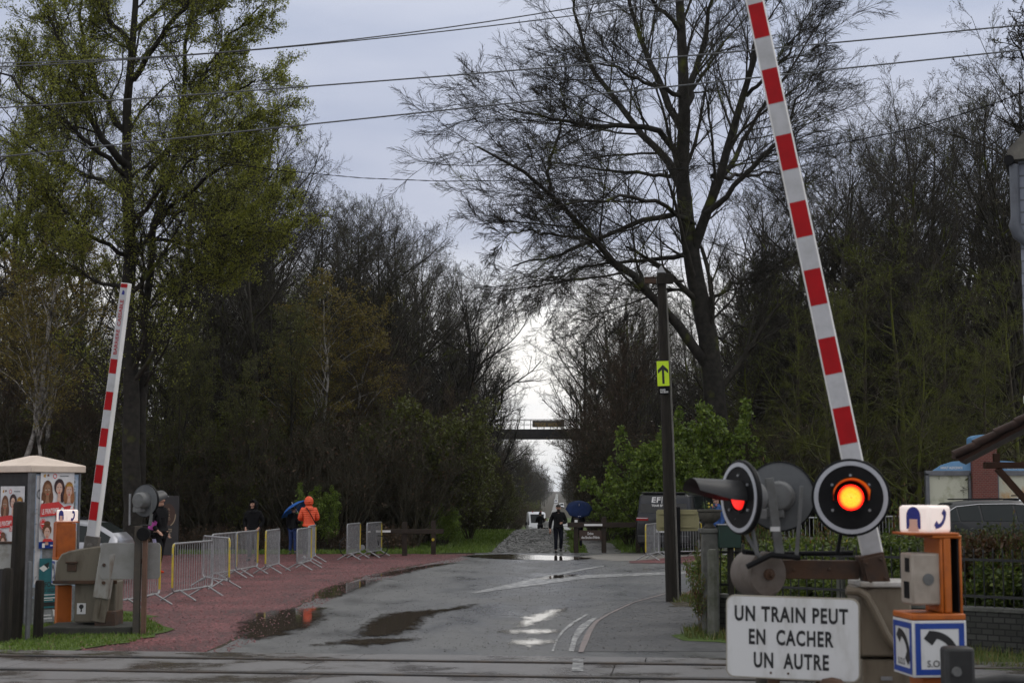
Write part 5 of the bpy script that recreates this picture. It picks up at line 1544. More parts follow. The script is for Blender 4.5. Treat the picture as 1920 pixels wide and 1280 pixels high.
# the two seen faces meet at the near corner: right face runs along +x, left face along +y
b = MB(); b.box((W1 / 2, W2 / 2, ZT / 2), (W1, W2, ZT)); b.build("body", P_CAB, CB, bevel=0.01)
b = MB(); b.box((-0.004, -0.004, ZT / 2), (0.09, 0.09, ZT - 0.02)); b.build("corner_post", P_CABZ, CB, bevel=0.006)
b = MB(); b.box((W1 - 0.01, -0.006, ZT / 2), (0.03, 0.03, ZT - 0.02)); b.build("edge_strip", P_CABZ, CB)
e = 0.065; h1 = 0.11; apx = 0.28
b = MB()
q0 = [(-e, -e), (W1 + e, -e), (W1 + e, W2 + e), (-e, W2 + e)]
vs = [(x, y, ZT) for x, y in q0] + [(x, y, ZT + h1) for x, y in q0] + [(W1 * .5, W2 * .42, ZT + apx), (W1 * .5, W2 * .58, ZT + apx)]
b.add(vs, [(3, 2, 1, 0), (0, 1, 5, 4), (1, 2, 6, 5), (2, 3, 7, 6), (3, 0, 4, 7), (4, 5, 8), (5, 6, 9, 8), (6, 7, 9), (7, 4, 8, 9)])
b.build("roof", P_CREAM, CB, bevel=0.012, smooth=25)
FR = face_frame((W1 / 2, 0, 0), (0, -1, 0)); FL = face_frame((0, W2 / 2, 0), (-1, 0, 0))
f = Flat(FR)
f.rect(-W1 / 2 + .05, .02, W1 / 2 - .02, ZT - .02, "grey"); f.rect(-W1 / 2 + .05, .6, -W1 / 2 + .22, ZT - .03, "pale"); f.rect(W1 / 2 - .20, .6, W1 / 2 - .03, ZT - .03, "pale")
f.rect(-W1 / 2 + .085, .65, -W1 / 2 + .18, ZT - .05, "paper"); f.rect(W1 / 2 - .165, .65, W1 / 2 - .075, ZT - .30, "grey")
f.txt("C", -W1 / 2 + .14, ZT - .42, .22, "grey", .11, .02); f.txt("S", W1 / 2 - .12, ZT - .17, .13, "grey", .07, .02); f.txt("E", W1 / 2 - .12, ZT - .32, .15, "grey", .07, .02)
rr_ = random.Random(4)
for i in range(34):                                       # scribbled pale marks
    x, y = (rr_.uniform(-W1 / 2 + .06, -W1 / 2 + .19), rr_.uniform(.35, ZT - .5)) if i % 2 else (rr_.uniform(W1 / 2 - .19, W1 / 2 - .05), rr_.uniform(.5, ZT - .5))
    a, s = rr_.uniform(0, 180), rr_.uniform(.02, .05)
    f.poly([(x + s * math.cos(R(a)), y + s * math.sin(R(a))), (x - s * .3 * math.sin(R(a)), y + s * .3 * math.cos(R(a))), (x - s * math.cos(R(a)), y - s * math.sin(R(a)))], rr_.choice(["grey", "pale", "grey", "paper"]))
f.build("pasted_paper", CB)
def raised(M, d): return M @ Matrix.Translation((0, 0, d))
f = Flat(raised(FR, .022))
f.rect(-.28, .72, .10, 1.05, "teal"); f.poly([(-.28, .90), (-.15, .97), (-.10, .90), (-.2, .84)], "white"); f.poly([(-.2, .95), (-.1, .99), (-.12, .88)], "black")
f.rect(-.27, .27, .10, .74, "teal"); f.txt("3 FOIRE", -.09, .60, .11, "black", .30, .02); f.txt("AUX DISQUES", -.09, .52, .08, "black", .30, .015); f.rect(-.27, .47, .10, .485, "paper"); f.rect(-.20, .30, .06, .36, "black"); f.rect(-.20, .42, .04, .435, "white"); f.rect(-.20, .39, -.02, .40, "white")
f.rect(-.26, .05, .06, .25, "grey"); f.rect(-.24, .10, -.02, .12, "paper"); f.rect(-.24, .15, -.05, .17, "paper"); f.poly([(-.02, .25), (.06, .22), (.05, .12), (0, .14)], "paper")
f.build("small_notice", CB)
M = raised(FR, .034) @ Matrix.Translation((0.0, ZT - .58, 0)); M = M @ Matrix.Diagonal((1.0, 1.16, 1, 1))
printemps(M, CB)
M = raised(FL, .012) @ Matrix.Translation((W2 / 2 - .52, ZT - .78, 0)) @ Matrix.Diagonal((1.12, 1.06, 1, 1))
printemps(M, CB)

# ------------------------------------------------------------------ old posts and junction box at the left edge
def old_post(px, ytop, ybase, w, label, mat=P_WOOD, d=None):
    g = gr(px, ybase); z = at(px, ytop, g.y).z
    t = MB(); rnd_ = random.Random(int(px))
    t.lathe([(w * .5, 0.0), (w * .52, z * .3), (w * .47, z * .7), (w * .48, z - .04), (w * .40, z), (w * .1, z + .008)], 7)
    o_ = t.build("post", mat, None, smooth=30); o_.location = (g.x, g.y, -0.02); o_.rotation_euler = (rnd_.uniform(-.02, .02), rnd_.uniform(-.02, .02), rnd_.uniform(0, 1))
    return tag(o_, label, "post")
old_post(27, 938, 1200, 0.20, "tall blackened timber post before the poster cabinet's dark face")
old_post(71, 1085, 1197, 0.14, "short black timber post left of the orange SOS post")
old_post(51, 1050, 1200, 0.07, "thin grey metal stake between two black posts", P_CABZ)
old_post(8, 1062, 1205, 0.16, "weathered grey timber post at the left edge of the picture")
g = at(12, 1042, 22.0)
t = thing("junction_box", "grey-white rusty junction box on a pole at the left edge", "junction box", (g.x, g.y, 0))
b = MB(); b.box((0, 0, g.z), (0.36, 0.20, 0.36)); b.build("box", pm("chipped white box paint", (0.34, 0.34, 0.32), (0.15, 0.13, 0.10), scale=4, rough=0.6, lo=.5, hi=.75), t, bevel=0.01)
b = MB(); b.box((0.0, 0.0, g.z + .195), (0.40, 0.24, 0.03)); b.build("lid", P_RUST, t, bevel=0.005)
b = MB(); b.cyl((0.05, 0.02, 0), (0.05, 0.02, g.z - .18), 0.03, n=8); b.build("pole", P_CABZ, t)

# ------------------------------------------------------------------ rail fences of the lane entrance
P_TIMB = pm("dark stained timber", (0.034, 0.023, 0.016), (0.02, 0.015, 0.011), scale=4, rough=0.6, bump=0.2, stretch=(3, 3, 1))
def rail_fence(label, posts, Y, z_rail, x0, x1, refl=None, h_r=0.15):
    c = at(posts[0][0], 1000, Y)
    t = thing("rail_fence", label, "fence", (c.x, c.y, 0))
    for px, ytop, dy in posts:
        g = at(px, ytop, Y + dy)
        b = MB(); b.box((g.x - c.x, dy, g.z / 2), (0.16, 0.16, g.z)); b.box((g.x - c.x, dy, g.z + .012), (0.18, 0.18, 0.024)); b.build("post", P_TIMB, t, bevel=0.01)
    xa, xb = at(x0, 1000, Y).x - c.x, at(x1, 1000, Y).x - c.x
    b = MB(); b.box(((xa + xb) / 2, -0.11, z_rail), (xb - xa, 0.07, h_r)); b.build("rail", P_TIMB, t, bevel=0.008)
    if refl:
        ra, rb = at(refl[0], 1000, Y).x - c.x, at(refl[1], 1000, Y).x - c.x
        b = MB(); b.box(((ra + rb) / 2, -0.15, z_rail), (rb - ra, 0.008, 0.07)); b.build("reflector", P_WHITE2, t)
    return t, c
lf, c = rail_fence("dark timber rail fence left of the lane, next to the parked bicycle", [(759, 979, 0), (813, 977, 1.0), (700, 985, -.4)], 50.3, 0.80, 700, 832, (690, 733))
b = MB(); g = at(812, 1011, 51.2); b.lathe([(0.05, 0), (0.05, .01)], 14, o=(g.x - c.x, 0.90, g.z), rot=RX); b.build("waymark", P_YEL, lf)
FYR = 52.6
rf, c = rail_fence("dark timber rail fence with the lane name board right of the walking man", [(1080, 972, 0), (1132, 970, 0), (1196, 976, 0.2)], FYR, 0.96, 1064, 1200, (1095, 1129), h_r=0.17)
xa, xb = at(1086, 1000, FYR).x - c.x, at(1128, 1000, FYR).x - c.x
zb = at(1100, 1003, FYR).z
b = MB(); b.box(((xa + xb) / 2, -0.02, zb), (xb - xa, 0.06, 0.34)); bd = b.build("name_board", pm("brown name board", (0.055, 0.032, 0.022), (0.045, 0.026, 0.018), scale=5, rough=0.5), rf, bevel=0.006)
M = face_frame(((xa + xb) / 2, -0.052, zb), (0, -1, 0))
b = MB(); b.text("Drève", 0.13, M @ Matrix.Translation((0.0, 0.02, 0)), width=0.20, bold=0.01); b.text("des Boules d'Hérin", 0.13, M @ Matrix.Translation((0, -0.11, 0)), width=0.62, bold=0.012)
b.build("lettering", P_WHITE2, bd, smooth=0)
g = at(1080, 977, FYR); b = MB(); b.box((0, -0.085, g.z), (0.10, 0.006, 0.11)); b.build("waymark", P_WHITE2, rf)

# ------------------------------------------------------------------ pole, arrow sign, small signs
g = gr(1260, 1128); PY = g.y
tp = at(1240, 512, PY)
t = thing("utility_pole", "tall leaning wooden pole with the yellow arrow at the right roadside", "pole", (g.x, g.y, 0))
b = MB(); dx_, H_ = tp.x - g.x, tp.z
b.tube([(0, 0, -.1), (dx_ * .5 + .01, 0, H_ * .5), (dx_, 0, H_)], [0.118, 0.103, 0.088], 14)
pole = b.build("pole", P_WOOD, t)
b = MB(); b.tube([(0.115, -0.04, 0.0), (dx_ * .5 + .115, -0.04, H_ * .5), (dx_ + .085, -0.04, H_ - .35)], 0.022, 8); b.build("cable_duct", pm("pale cable duct", (0.12, 0.115, 0.10), (0.17, 0.16, 0.145), scale=6, rough=0.6), t)
b = MB(); b.lathe([(0.12, 0), (0.115, .02), (0.01, .15)], 4, o=(dx_, 0, H_), rot=rz(.6)); b.build("cap", P_ZINC, t)
b = MB(); b.box((dx_ + .06, -.11, H_ - .13), (0.32, 0.05, 0.20)); b.box((dx_ + .30, -.10, H_ - .17), (0.24, .03, .05)); b.build("bracket", P_WOOD, t, bevel=.006)
b = MB(); b.box((dx_ - .22, -.06, H_ - .17), (0.22, 0.10, 0.09)); b.box((dx_ - .22, -.06, H_ - .10), (0.24, 0.12, 0.02)); b.build("lamp", P_RUST, t, bevel=.006)
xs_ = dx_ * .78 - .03
zc = at(1243, 701, PY).z
t2 = thing("arrow_sign", "fluorescent yellow sign with a black arrow and race lettering fixed to the pole", "sign", (g.x + xs_, g.y, 0))
M = face_frame((0, -.135, zc), (0, -1, 0)) @ Matrix.Rotation(.035, 4, 'Z')
b = MB(); b.prism([M @ Vector(p) for p in ((-.115, -.24, 0), (.115, -.24, 0), (.115, .24, 0), (-.115, .24, 0))], (0, .012, 0)); ar = b.build("panel", pm("fluorescent yellow", (0.62, 0.85, 0.02), (0.56, 0.78, 0.02), scale=4, rough=.45, emit=None), t2)
b = MB(); b.poly([M @ Vector((x, y, .003)) for x, y in ((-.022, -.20), (.022, -.20), (.022, .07), (.10, 0.0), (.10, .07), (0, .17), (-.10, .07), (-.10, 0.0), (-.022, .07))]); b.build("arrow", P_BLACKTXT, ar, smooth=0)
b = MB(); b.prism([M @ Vector(p) for p in ((-.095, -.40, 0), (.105, -.40, 0), (.105, -.25, 0), (-.095, -.25, 0))], (0, .01, 0)); lb_ = b.build("name_tag", P_BLACK, t2)
b = MB(); b.text("PARIS", .05, M @ Matrix.Translation((-.02, -.335, 0)), width=.10, bold=.02, depth=.003); b.text("ROUBAIX", .05, M @ Matrix.Translation((.01, -.375, 0)), width=.155, bold=.02, depth=.003); b.build("lettering", P_WHITE2, lb_, smooth=0)

g2 = gr(1273, 1122); zt_ = at(1273, 950, g2.y).z
t = thing("road_sign", "yellowish back of a road sign on a black post just right of the wooden pole", "sign", (g2.x, g2.y, 0))
b = MB(); b.box((0, 0, zt_ / 2), (0.085, 0.085, zt_)); b.build("post", P_BLACK, t, bevel=.008)
M = face_frame((0, .06, at(1273, 975, g2.y).z), (0, -1, 0)); wv_ = 80 / (F_PX / g2.y)
P_BUFF = pm("mildewed buff sign back", (0.30, 0.275, 0.15), (0.16, 0.155, 0.06), scale=3.5, rough=.55, lo=.55, hi=.72)
b = MB(); b.prism([M @ Vector((x, y, 0)) for x, y in rrect(wv_, .42, .05)], (0, .02, 0)); sp_ = b.build("panel", P_BUFF, t, bevel=.004)
b = MB()
for y_ in (.13, -.13): b.box(M @ Vector((0, y_, .012)), (wv_ * .85, .02, .03))
b.build("stiffener", P_BUFF, t, bevel=.003)

# ------------------------------------------------------------------ garden edge: pillar with urn, railings, wall, hedge
P_STONE = pm("lichened grey stone", (0.12, 0.12, 0.11), (0.07, 0.07, 0.062), scale=5, rough=.8, bump=.2)
g = gr(1333, 1188); s_ = F_PX / g.y
zp = at(1333, 998, g.y).z
t = thing("gate_pillar", "grey stone gate pillar carrying a round urn at the garden corner", "pillar", (g.x, g.y, 0))
b = MB(); b.box((0, 0, zp / 2), (.24, .24, zp)); b.build("shaft", P_STONE, t, bevel=.012)
b = MB(); b.box((0, 0, zp + .03), (.31, .31, .07)); b.build("capstone", P_STONE, t, bevel=.015)
zu = zp + .065
u = MB(); u.lathe([(.085, 0), (.095, .02), (.06, .05), (.06, .075), (.11, .10), (.155, .15), (.17, .21), (.165, .235), (.185, .25), (.185, .275), (.15, .28), (.14, .25), (.01, .24)], 28)
u_ = u.build("stone_urn", pm("dark weathered urn", (0.075, 0.07, 0.058), (0.04, 0.038, 0.03), scale=6, rough=.8, bump=.2), None); u_.location = (g.x, g.y, zu); tag(u_, "dark round stone urn on top of the gate pillar", "urn")
b = MB(); rn_ = random.Random(9)
fl = thing("flowers", "few yellow and pink flowers growing in the stone urn", "flowers", (g.x, g.y, zu + .24))
b2, b3 = MB(), MB()
for i in range(14):
    x, y, z = rn_.uniform(-.12, .12), rn_.uniform(-.1, .1), rn_.uniform(.06, .17); b.tube([(x * .6, y * .6, 0), (x, y, z)], .004, 5)
    for k in range(3):
        a = rn_.uniform(0, 6.28); q = Vector((x, y, z * rn_.uniform(.4, .9))); b.poly([q, q + Vector((.02 * math.cos(a + .5), .02 * math.sin(a + .5), .015)), q + Vector((.05 * math.cos(a), .05 * math.sin(a), .02))])
    if i < 3: b2.ball((x, y, z), .018, 8)
    elif i < 5: b3.ball((x, y, z), .018, 8)
b.build("stems", pm("green stems", (.05, .09, .02), (.035, .06, .015), scale=9, rough=.6), fl); b2.build("petals", P_YEL, fl); b3.build("petals", pm("pink petals", (.45, .16, .18), (.36, .12, .14), scale=9, rough=.6), fl)
old_post(1337, 1027, 1195, 0.15, "square grey concrete post directly before the gate pillar", P_CONC)
# railing and wall from the pillar to the right edge
A0 = gr(1346, 1186); A1 = Vector((8.2, 18.6, 0)); dv = (A1 - A0); LN = dv.length; dv.normalize(); ang = math.atan2(dv.y, dv.x)
t = thing("garden_railing", "black iron railing on a low stone wall around the right-hand garden", "railing", (A0.x, A0.y, 0), ang)
P_IRON = pm("black painted iron", (0.014, 0.015, 0.016), (0.024, 0.023, 0.022), scale=7, rough=.5)
b = MB(); n_ = int(LN / .132)
for i in range(n_ + 1):
    x = .06 + i * .132; b.cyl((x, 0, .58), (x, 0, 1.30), .009, n=6); b.tube([(x, 0, 1.30), (x, 0, 1.36)], [.016, .001], 6)
b.build("bars", P_IRON, t)
for z_ in (.72, 1.20):
    b = MB(); b.box((LN / 2, 0, z_), (LN, .012, .035)); b.build("rail", P_IRON, t)
def stone_wall_mat():
    m, n, l, b_ = newmat("rough dark stone courses")
    tc = n.new("ShaderNodeTexCoord"); mp = n.new("ShaderNodeMapping"); mp.inputs["Rotation"].default_value = (R(90), 0, 0)
    br = n.new("ShaderNodeTexBrick"); br.inputs["Scale"].default_value = 3.2; br.inputs["Color1"].default_value = (.05, .05, .045, 1); br.inputs["Color2"].default_value = (.025, .026, .022, 1); br.inputs["Mortar"].default_value = (.012, .012, .011, 1); br.inputs["Mortar Size"].default_value = .03
    l.new(tc.outputs["Object"], mp.inputs[0]); l.new(mp.outputs[0], br.inputs["Vector"]); l.new(br.outputs["Color"], b_.inputs["Base Color"]); b_.inputs["Roughness"].default_value = .85
    bp = n.new("ShaderNodeBump"); bp.inputs["Distance"].default_value = .02; l.new(br.outputs["Fac"], bp.inputs["Height"]); bp.invert = True; l.new(bp.outputs[0], b_.inputs["Normal"])
    return m
b = MB(); b.box((LN / 2, .02, .26), (LN, .22, .53)); b.build("low_wall", stone_wall_mat(), t)
b = MB(); b.box((LN / 2, .02, .555), (LN, .27, .055)); b.build("coping", P_STONE, t, bevel=.01)
b = MB()
for x in (.35, 2.0, 3.7, 5.2): b.box((x, .10, .95), (.10, .10, .74))
b.build("post", P_CONC, t, bevel=.01)
# dark green letter box on its post
g = at(1367, 1005, 22.6)
t = thing("letter_box", "dark green metal box beside the urn pillar", "letter box", (g.x, g.y, 0))
b = MB(); b.box((0, 0, g.z), (.33, .22, .33)); b.build("box", pm("dark green paint", (.006, .030, .020), (.005, .022, .015), scale=5, rough=.45), t, bevel=.01)
b = MB(); b.box((0, 0, g.z + .172), (.36, .25, .014)); b.build("lid", P_ZINC, t, bevel=.004)
b = MB(); b.box((.03, .03, g.z / 2 - .08), (.07, .07, g.z - .17)); b.build("post", P_WOOD, t)

# ------------------------------------------------------------------ info kiosk, porch and corner of the house
def brick_mat(name, c1, c2, mo, sc_):
    m, n, l, b_ = newmat(name)
    tc = n.new("ShaderNodeTexCoord"); sx_ = n.new("ShaderNodeSeparateXYZ"); ad_ = n.new("ShaderNodeMath"); mp = n.new("ShaderNodeCombineXYZ")
    l.new(sx_.outputs[0], ad_.inputs[0]); l.new(sx_.outputs[1], ad_.inputs[1]); l.new(ad_.outputs[0], mp.inputs[0]); l.new(sx_.outputs[2], mp.inputs[1])
    br = n.new("ShaderNodeTexBrick"); br.inputs["Scale"].default_value = sc_; br.inputs["Color1"].default_value = rgba(c1); br.inputs["Color2"].default_value = rgba(c2); br.inputs["Mortar"].default_value = rgba(mo); br.inputs["Mortar Size"].default_value = .018; br.inputs["Bias"].default_value = -.2
    l.new(tc.outputs["Object"], sx_.inputs[0]); l.new(mp.outputs[0], br.inputs["Vector"]); l.new(br.outputs["Color"], b_.inputs["Base Color"]); b_.inputs["Roughness"].default_value = .8
    bp = n.new("ShaderNodeBump"); bp.inputs["Distance"].default_value = .01; l.new(br.outputs["Fac"], bp.inputs["Height"]); bp.invert = True; l.new(bp.outputs[0], b_.inputs["Normal"])
    return m
KY = 50.0
g = at(1843, 900, KY)
t = thing("information_kiosk", "brick information kiosk with blue arched tops and glazed poster cases behind the dark car", "kiosk", (g.x, g.y, .32))
kz = lambda y: at(1843, y, KY).z - .32
ks = F_PX / KY
P_SKYB = pm("faded sky-blue panel", (.13, .29, .50), (.17, .33, .53), scale=3, rough=.5)
P_ALU = pm("grey aluminium frame", (.15, .155, .17), (.11, .115, .125), scale=5, rough=.4, metal=.4)
b = MB(); b.box((0, 0, kz(832) / 2), (46 / ks, .5, kz(832))); b.build("brick_pillar", brick_mat("red kiosk brick", (.17, .042, .03), (.11, .028, .022), (.2, .17, .15), 4.2), t)
b = MB(); pts = [(-.42, 0), (.42, 0)] + [(.42 * math.cos(R(a)) / 1, .16 + .14 * math.sin(R(a))) for a in range(0, 181, 15)]
b.prism([(x, -.28, kz(832) + z) for x, z in pts], (0, .56, 0)); b.build("arched_cap", P_SKYB, t)
for sx in (-1, 1):
    xa = sx * 23 / ks; xb = sx * 108 / ks
    cx_ = (xa + xb) / 2; wd = abs(xb - xa)
    b = MB(); z0, z1 = .7, kz(884); fwd = .09
    b.box((cx_, 0, z1 - fwd / 2 + .0), (wd, .2, .16)); b.box((cx_, 0, z0), (wd, .2, .12)); b.box((xa + sx * .05, 0, (z0 + z1) / 2), (.08, .2, z1 - z0 - .1)); b.box((xb - sx * .06, 0, (z0 + z1) / 2), (.12, .2, z1 - z0 - .1))
    cs = b.build("case_frame", P_ALU, t, bevel=.01)
    b = MB(); b.box((cx_, .02, (z0 + z1) / 2), (wd - .2, .05, z1 - z0 - .14)); b.build("poster", pm("faded map poster %d" % (sx + 2), (.50, .50, .40), (.22, .22, .12) if sx < 0 else (.42, .22, .06), scale=1.6, rough=.3, lo=.5, hi=.68, detail=8), cs)
    b = MB(); pts = [(-wd * .36, 0), (wd * .5, 0), (wd * .5, .36), (wd * .1, .32), (-wd * .15, .2)]
    b.prism([(cx_ + x * -sx, -.04, z1 + .015 + z) for x, z in pts], (0, .05, 0)); tp_ = b.build("arched_panel", P_SKYB, t)
    M = face_frame((cx_ - sx * .12, -.044, z1 + .09), (0, -1, 0))
    b = MB(); b.text("HAINAUT VALENCIENNOIS" if sx < 0 else "VALENCIENNOIS", .12, M, width=.72, bold=.015); b.build("lettering", P_WHITE2, tp_, smooth=0)

HY = 24.0
hs = F_PX / HY
P_TILE = pm("dark brown roof tile", (.075, .045, .035), (.045, .03, .024), scale=4, rough=.6, bump=.2)
P_BEAM = pm("brown painted beam", (.09, .045, .028), (.065, .034, .022), scale=4, rough=.55)
g = at(1930, 900, HY)
t = thing("porch", "tiled timber porch roof with a diagonal brace at the right edge", "porch", (g.x, g.y, 0))
def L2(px, py, y=0.0):
    p = at(px, py, HY + y); return Vector((p.x - g.x, y, p.z))
e0, e1 = L2(1800, 866), L2(1925, 800)
sl2 = (e1 - e0).normalized()
e2 = e1 + sl2 * 1.4
up = Vector((-sl2.z, 0, sl2.x))
b = MB(); b.prism([e0, e2, e2 + up * .10, e0 + up * .10], (0.75, 2.2, 0)); b.build("roof_deck", P_BEAM, t)
b = MB(); n_ = 7
Lr = (e2 - e0).length
for i in range(n_):
    q = e0 + sl2 * (Lr * i / n_ - .04) + up * (.10 + .012)
    b.tube([q + up * .03 + Vector((0, 0, 0)), q + sl2 * (Lr / n_ + .05) + up * .005], [.075, .068], 12)
b.build("verge_tiles", P_TILE, t)
b = MB()
for j in range(1, 8):
    for i in range(n_):
        q = e0 + sl2 * (Lr * i / n_ - .04) + up * .115 + Vector((.088 * j, .26 * j, 0)); b.box(q + sl2 * (Lr / n_ / 2), (Lr / n_ + .04, .25, .03), Matrix.Rotation(-math.atan2(sl2.z, sl2.x) + .03, 3, 'Y'))
b.build("tiles", P_TILE, t)
b = MB(); a_, c_ = L2(1845, 872, .1), L2(2060, 872, .1); b.box((a_ + c_) / 2, ((c_ - a_).x, .12, .10)); b.build("tie_beam", P_BEAM, t, bevel=.01)
b = MB(); b.box(L2(1868, 858, .1), (.09, .1, .14)); b.build("strut", P_BEAM, t, bevel=.008)
b = MB(); a_, c_ = L2(1870, 878, .1), L2(1965, 985, .1); d_ = c_ - a_; b.box((a_ + c_) / 2, (.10, .09, d_.length), Matrix.Rotation(math.atan2(d_.x, d_.z), 3, 'Y')); b.build("brace", P_BEAM, t, bevel=.01)
b = MB(); q = L2(1975, 900, .1); b.box((q.x, .1, q.z / 2 + .1), (.14, .14, q.z)); b.build("post", P_BEAM, t, bevel=.01)

HY2 = 19.0
g = at(1922, 700, HY2)
t = thing("house", "corner of a grey-painted brick house with slate eaves and a downpipe at the right edge", "house", (g.x, g.y, 0), R(-21.5))
ze = at(1917, 300, HY2).z
b = MB(); b.box((3.0, 4.0, ze / 2), (6.0, 8.0, ze)); b.build("wall", brick_mat("grey painted brick", (.26, .28, .34), (.23, .25, .30), (.14, .15, .17), 1.6), t)
b = MB(); b.prism([(-.12, -.15, ze - .02), (-.12, -.15, ze + .10), (3.0, -.15, ze + 3.4), (6.12, -.15, ze + .10), (6.12, -.15, ze - .02)], (0, 8.3, 0)); b.build("roof", pm("grey weathered slate", (.10, .095, .085), (.16, .15, .13), scale=5, rough=.6, bump=.3), t)
b = MB(); b.tube([(-.10, -.2, ze - .03), (-.10, 8, ze - .03)], .065, 10); b.build("gutter", P_BLACK, t)
P_PIPE = pm("grey downpipe", (.10, .11, .13), (.075, .08, .095), scale=5, rough=.45)
b = MB(); b.tube([(-.045, -.10, ze - .08), (-.045, -.10, ze - .75), (-.06, -.10, ze - .85), (-.02, -.08, ze - .98), (.05, -.06, ze - 1.05), (.16, -.05, ze - 1.2), (.20, -.05, 0)], [.06, .06, .075, .075, .06, .05, .05], 12); b.build("downpipe", P_PIPE, t)
b = MB(); zz = at(1918, 750, HY2).z; b.box((.02, -.05, zz), (.09, .10, .10)); b.build("wall_box", P_WHITE, t, bevel=.01)

# ------------------------------------------------------------------ footbridge over the lane with its banner
BY = 183.0
bs = F_PX / BY
g = at(1020, 823, BY)
t = thing("footbridge", "dark steel footbridge spanning the cobbled lane between the trees", "bridge", (g.x, g.y, zg(BY)))
zb0, zb1, zr = at(1020, 823, BY).z - zg(BY), at(1020, 805, BY).z - zg(BY), at(1020, 787, BY).z - zg(BY)
P_STEEL = pm("black riveted steel", (.012, .011, .011), (.025, .022, .02), scale=2, rough=.7)
b = MB(); b.box((0, 0, (zb0 + zb1) / 2), (24, 2.4, zb1 - zb0)); b.build("girder", P_STEEL, t)
for sy in (-1.1, 1.1):
    b = MB()
    for i in range(31): b.box((-12 + .8 * i, sy, (zb1 + zr) / 2), (.05, .05, zr - zb1))
    b.box((0, sy, zr), (24, .06, .06)); b.box((0, sy, (zr + zb1) / 2), (24, .04, .03)); b.build("parapet", P_STEEL, t)
for sx in (-1, 1):
    b = MB(); b.box((sx * 9.5, 0, zb0 / 2), (.8, 2.0, zb0)); b.box((sx * 9.5, 0, .2), (1.6, 2.8, .5)); b.build("pier", P_STEEL, t, bevel=.02)
g2 = at(1028, 794.5, BY - 1.2)
t = thing("banner", "small dark hand-lettered banner hung on the footbridge parapet", "banner", (g2.x, g2.y, 0))
b = MB(); b.box((0, -.06, g2.z), (59 / bs, .03, 12 / bs)); bn = b.build("cloth", pm("dark banner cloth", (.06, .055, .045), (.09, .08, .06), scale=3, rough=.8), t)
M = face_frame((0, -.08, g2.z - .30), (0, -1, 0)); b = MB(); b.text("TEIGE WOUT", .62, M, width=3.3, bold=.0, depth=.004); b.build("lettering", pm("ochre banner lettering", (.30, .18, .05), (.26, .2, .06), scale=2, rough=.7), bn, smooth=0)

# ------------------------------------------------------------------ overhead wires
P_WIRE = pm("weathered conductor", (.13, .135, .14), (.09, .095, .10), scale=20, rough=.5, metal=.3)
def wire(pts, Y0, Y1, r, label, sag=0.0):
    P = []
    (xa, ya), (xb, yb) = pts[0], pts[-1]
    n_ = 40
    xs_ = [p[0] for p in pts]; ys_ = [p[1] for p in pts]
    co = np.polyfit(xs_, ys_, min(2, len(pts) - 1))
    for i in range(n_ + 1):
        x = -700 + (2700 + 700) * i / n_
        Yv = Y0 + (Y1 - Y0) * i / n_
        P.append(at(x, float(np.polyval(co, x)), Yv))
    b = MB(); b.tube(P, r, 6); o_ = b.build("overhead_wire", P_WIRE, None)
    return tag(o_, label, "wire", "overhead wires along the railway")
wire([(500, 91), (740, 65), (985, 30)], 31, 27, .012, "topmost overhead wire of the pair crossing the sky on the left")
wire([(500, 92), (740, 69), (985, 41)], 31.5, 27.5, .012, "lower overhead wire of the close pair crossing the sky on the left")
wire([(510, 167), (900, 138), (1540, 82), (1860, 53)], 31, 27, .015, "overhead wire passing highest behind the raised red and white barrier")
wire([(545, 237), (870, 203), (1560, 131), (1830, 103)], 30, 26, .015, "overhead wire just below the one passing highest behind the raised barrier")
Pc = [at(x, y, Y) for x, y, Y in ((100, 255, 34), (320, 292, 33), (525, 320, 32), (680, 334, 31), (830, 340, 30), (1000, 338, 29), (1200, 325, 28), (1400, 300, 26), (1560, 272, 25), (1720, 240, 24), (1860, 196, 23), (1930, 168, 22))]
t = thing("cable", "twisted dark cable sagging across the sky towards the house", "cable", tuple(Pc[0]))
b = MB()
fine_ = []
for i in range(len(Pc) - 1):
    for j in range(14): fine_.append(Pc[i].lerp(Pc[i + 1], j / 14) - Pc[0])
for ph in (0, math.pi):
    b.tube([p + Vector((0, math.sin(i * 1.3 + ph) * .008, math.cos(i * 1.3 + ph) * .006)) for i, p in enumerate(fine_)], .0055, 6)
b.build("strand", P_BLACK, t)
b = MB()
for x, y in ((1861, 197), (1878, 190), (1897, 181), (1916, 174)): b.ball(at(x, y, 22.8) - Pc[0], .028, 8)
b.build("clamps", P_BLACK, t)

# ------------------------------------------------------------------ dark totem sign behind the runner
g = at(319, 1036, 50.8)
t = thing("totem_sign", "dark upright sign panel with a round brown logo behind the runner", "sign", (g.x, g.y, 0))
zt_ = at(319, 929, 50.8).z
b = MB(); b.box((0, 0, zt_ / 2), (.54, .10, zt_)); b.build("panel", pm("anthracite sign panel", (.022, .021, .022), (.032, .03, .03), scale=3, rough=.5), t, bevel=.008)
M = face_frame((-.08, -.052, zt_ - .62), (0, -1, 0))
b = MB(); b.poly([M @ Vector((x, y, .001)) for x, y in ell(0, 0, .24, .36, 32)]); b.build("emblem", pm("dull brown emblem", (.07, .042, .032), (.06, .036, .028), scale=5, rough=.6), t, smooth=0)
b = MB(); b.text("Bel", .16, M @ Matrix.Translation((.02, -.62, 0)) @ Matrix.Rotation(R(-90), 4, 'Z'), width=.3, bold=.0, depth=.002)
arc = [(.26 * math.cos(R(a)), .40 * math.sin(R(a))) for a in range(-70, 5, 8)]
for i in range(len(arc) - 1):
    (x0, y0), (x1, y1) = arc[i], arc[i + 1]; b.poly([M @ Vector((x, y, .003)) for x, y in ((x0, y0), (x0 * .86, y0 * .9), (x1 * .86, y1 * .9), (x1, y1))])
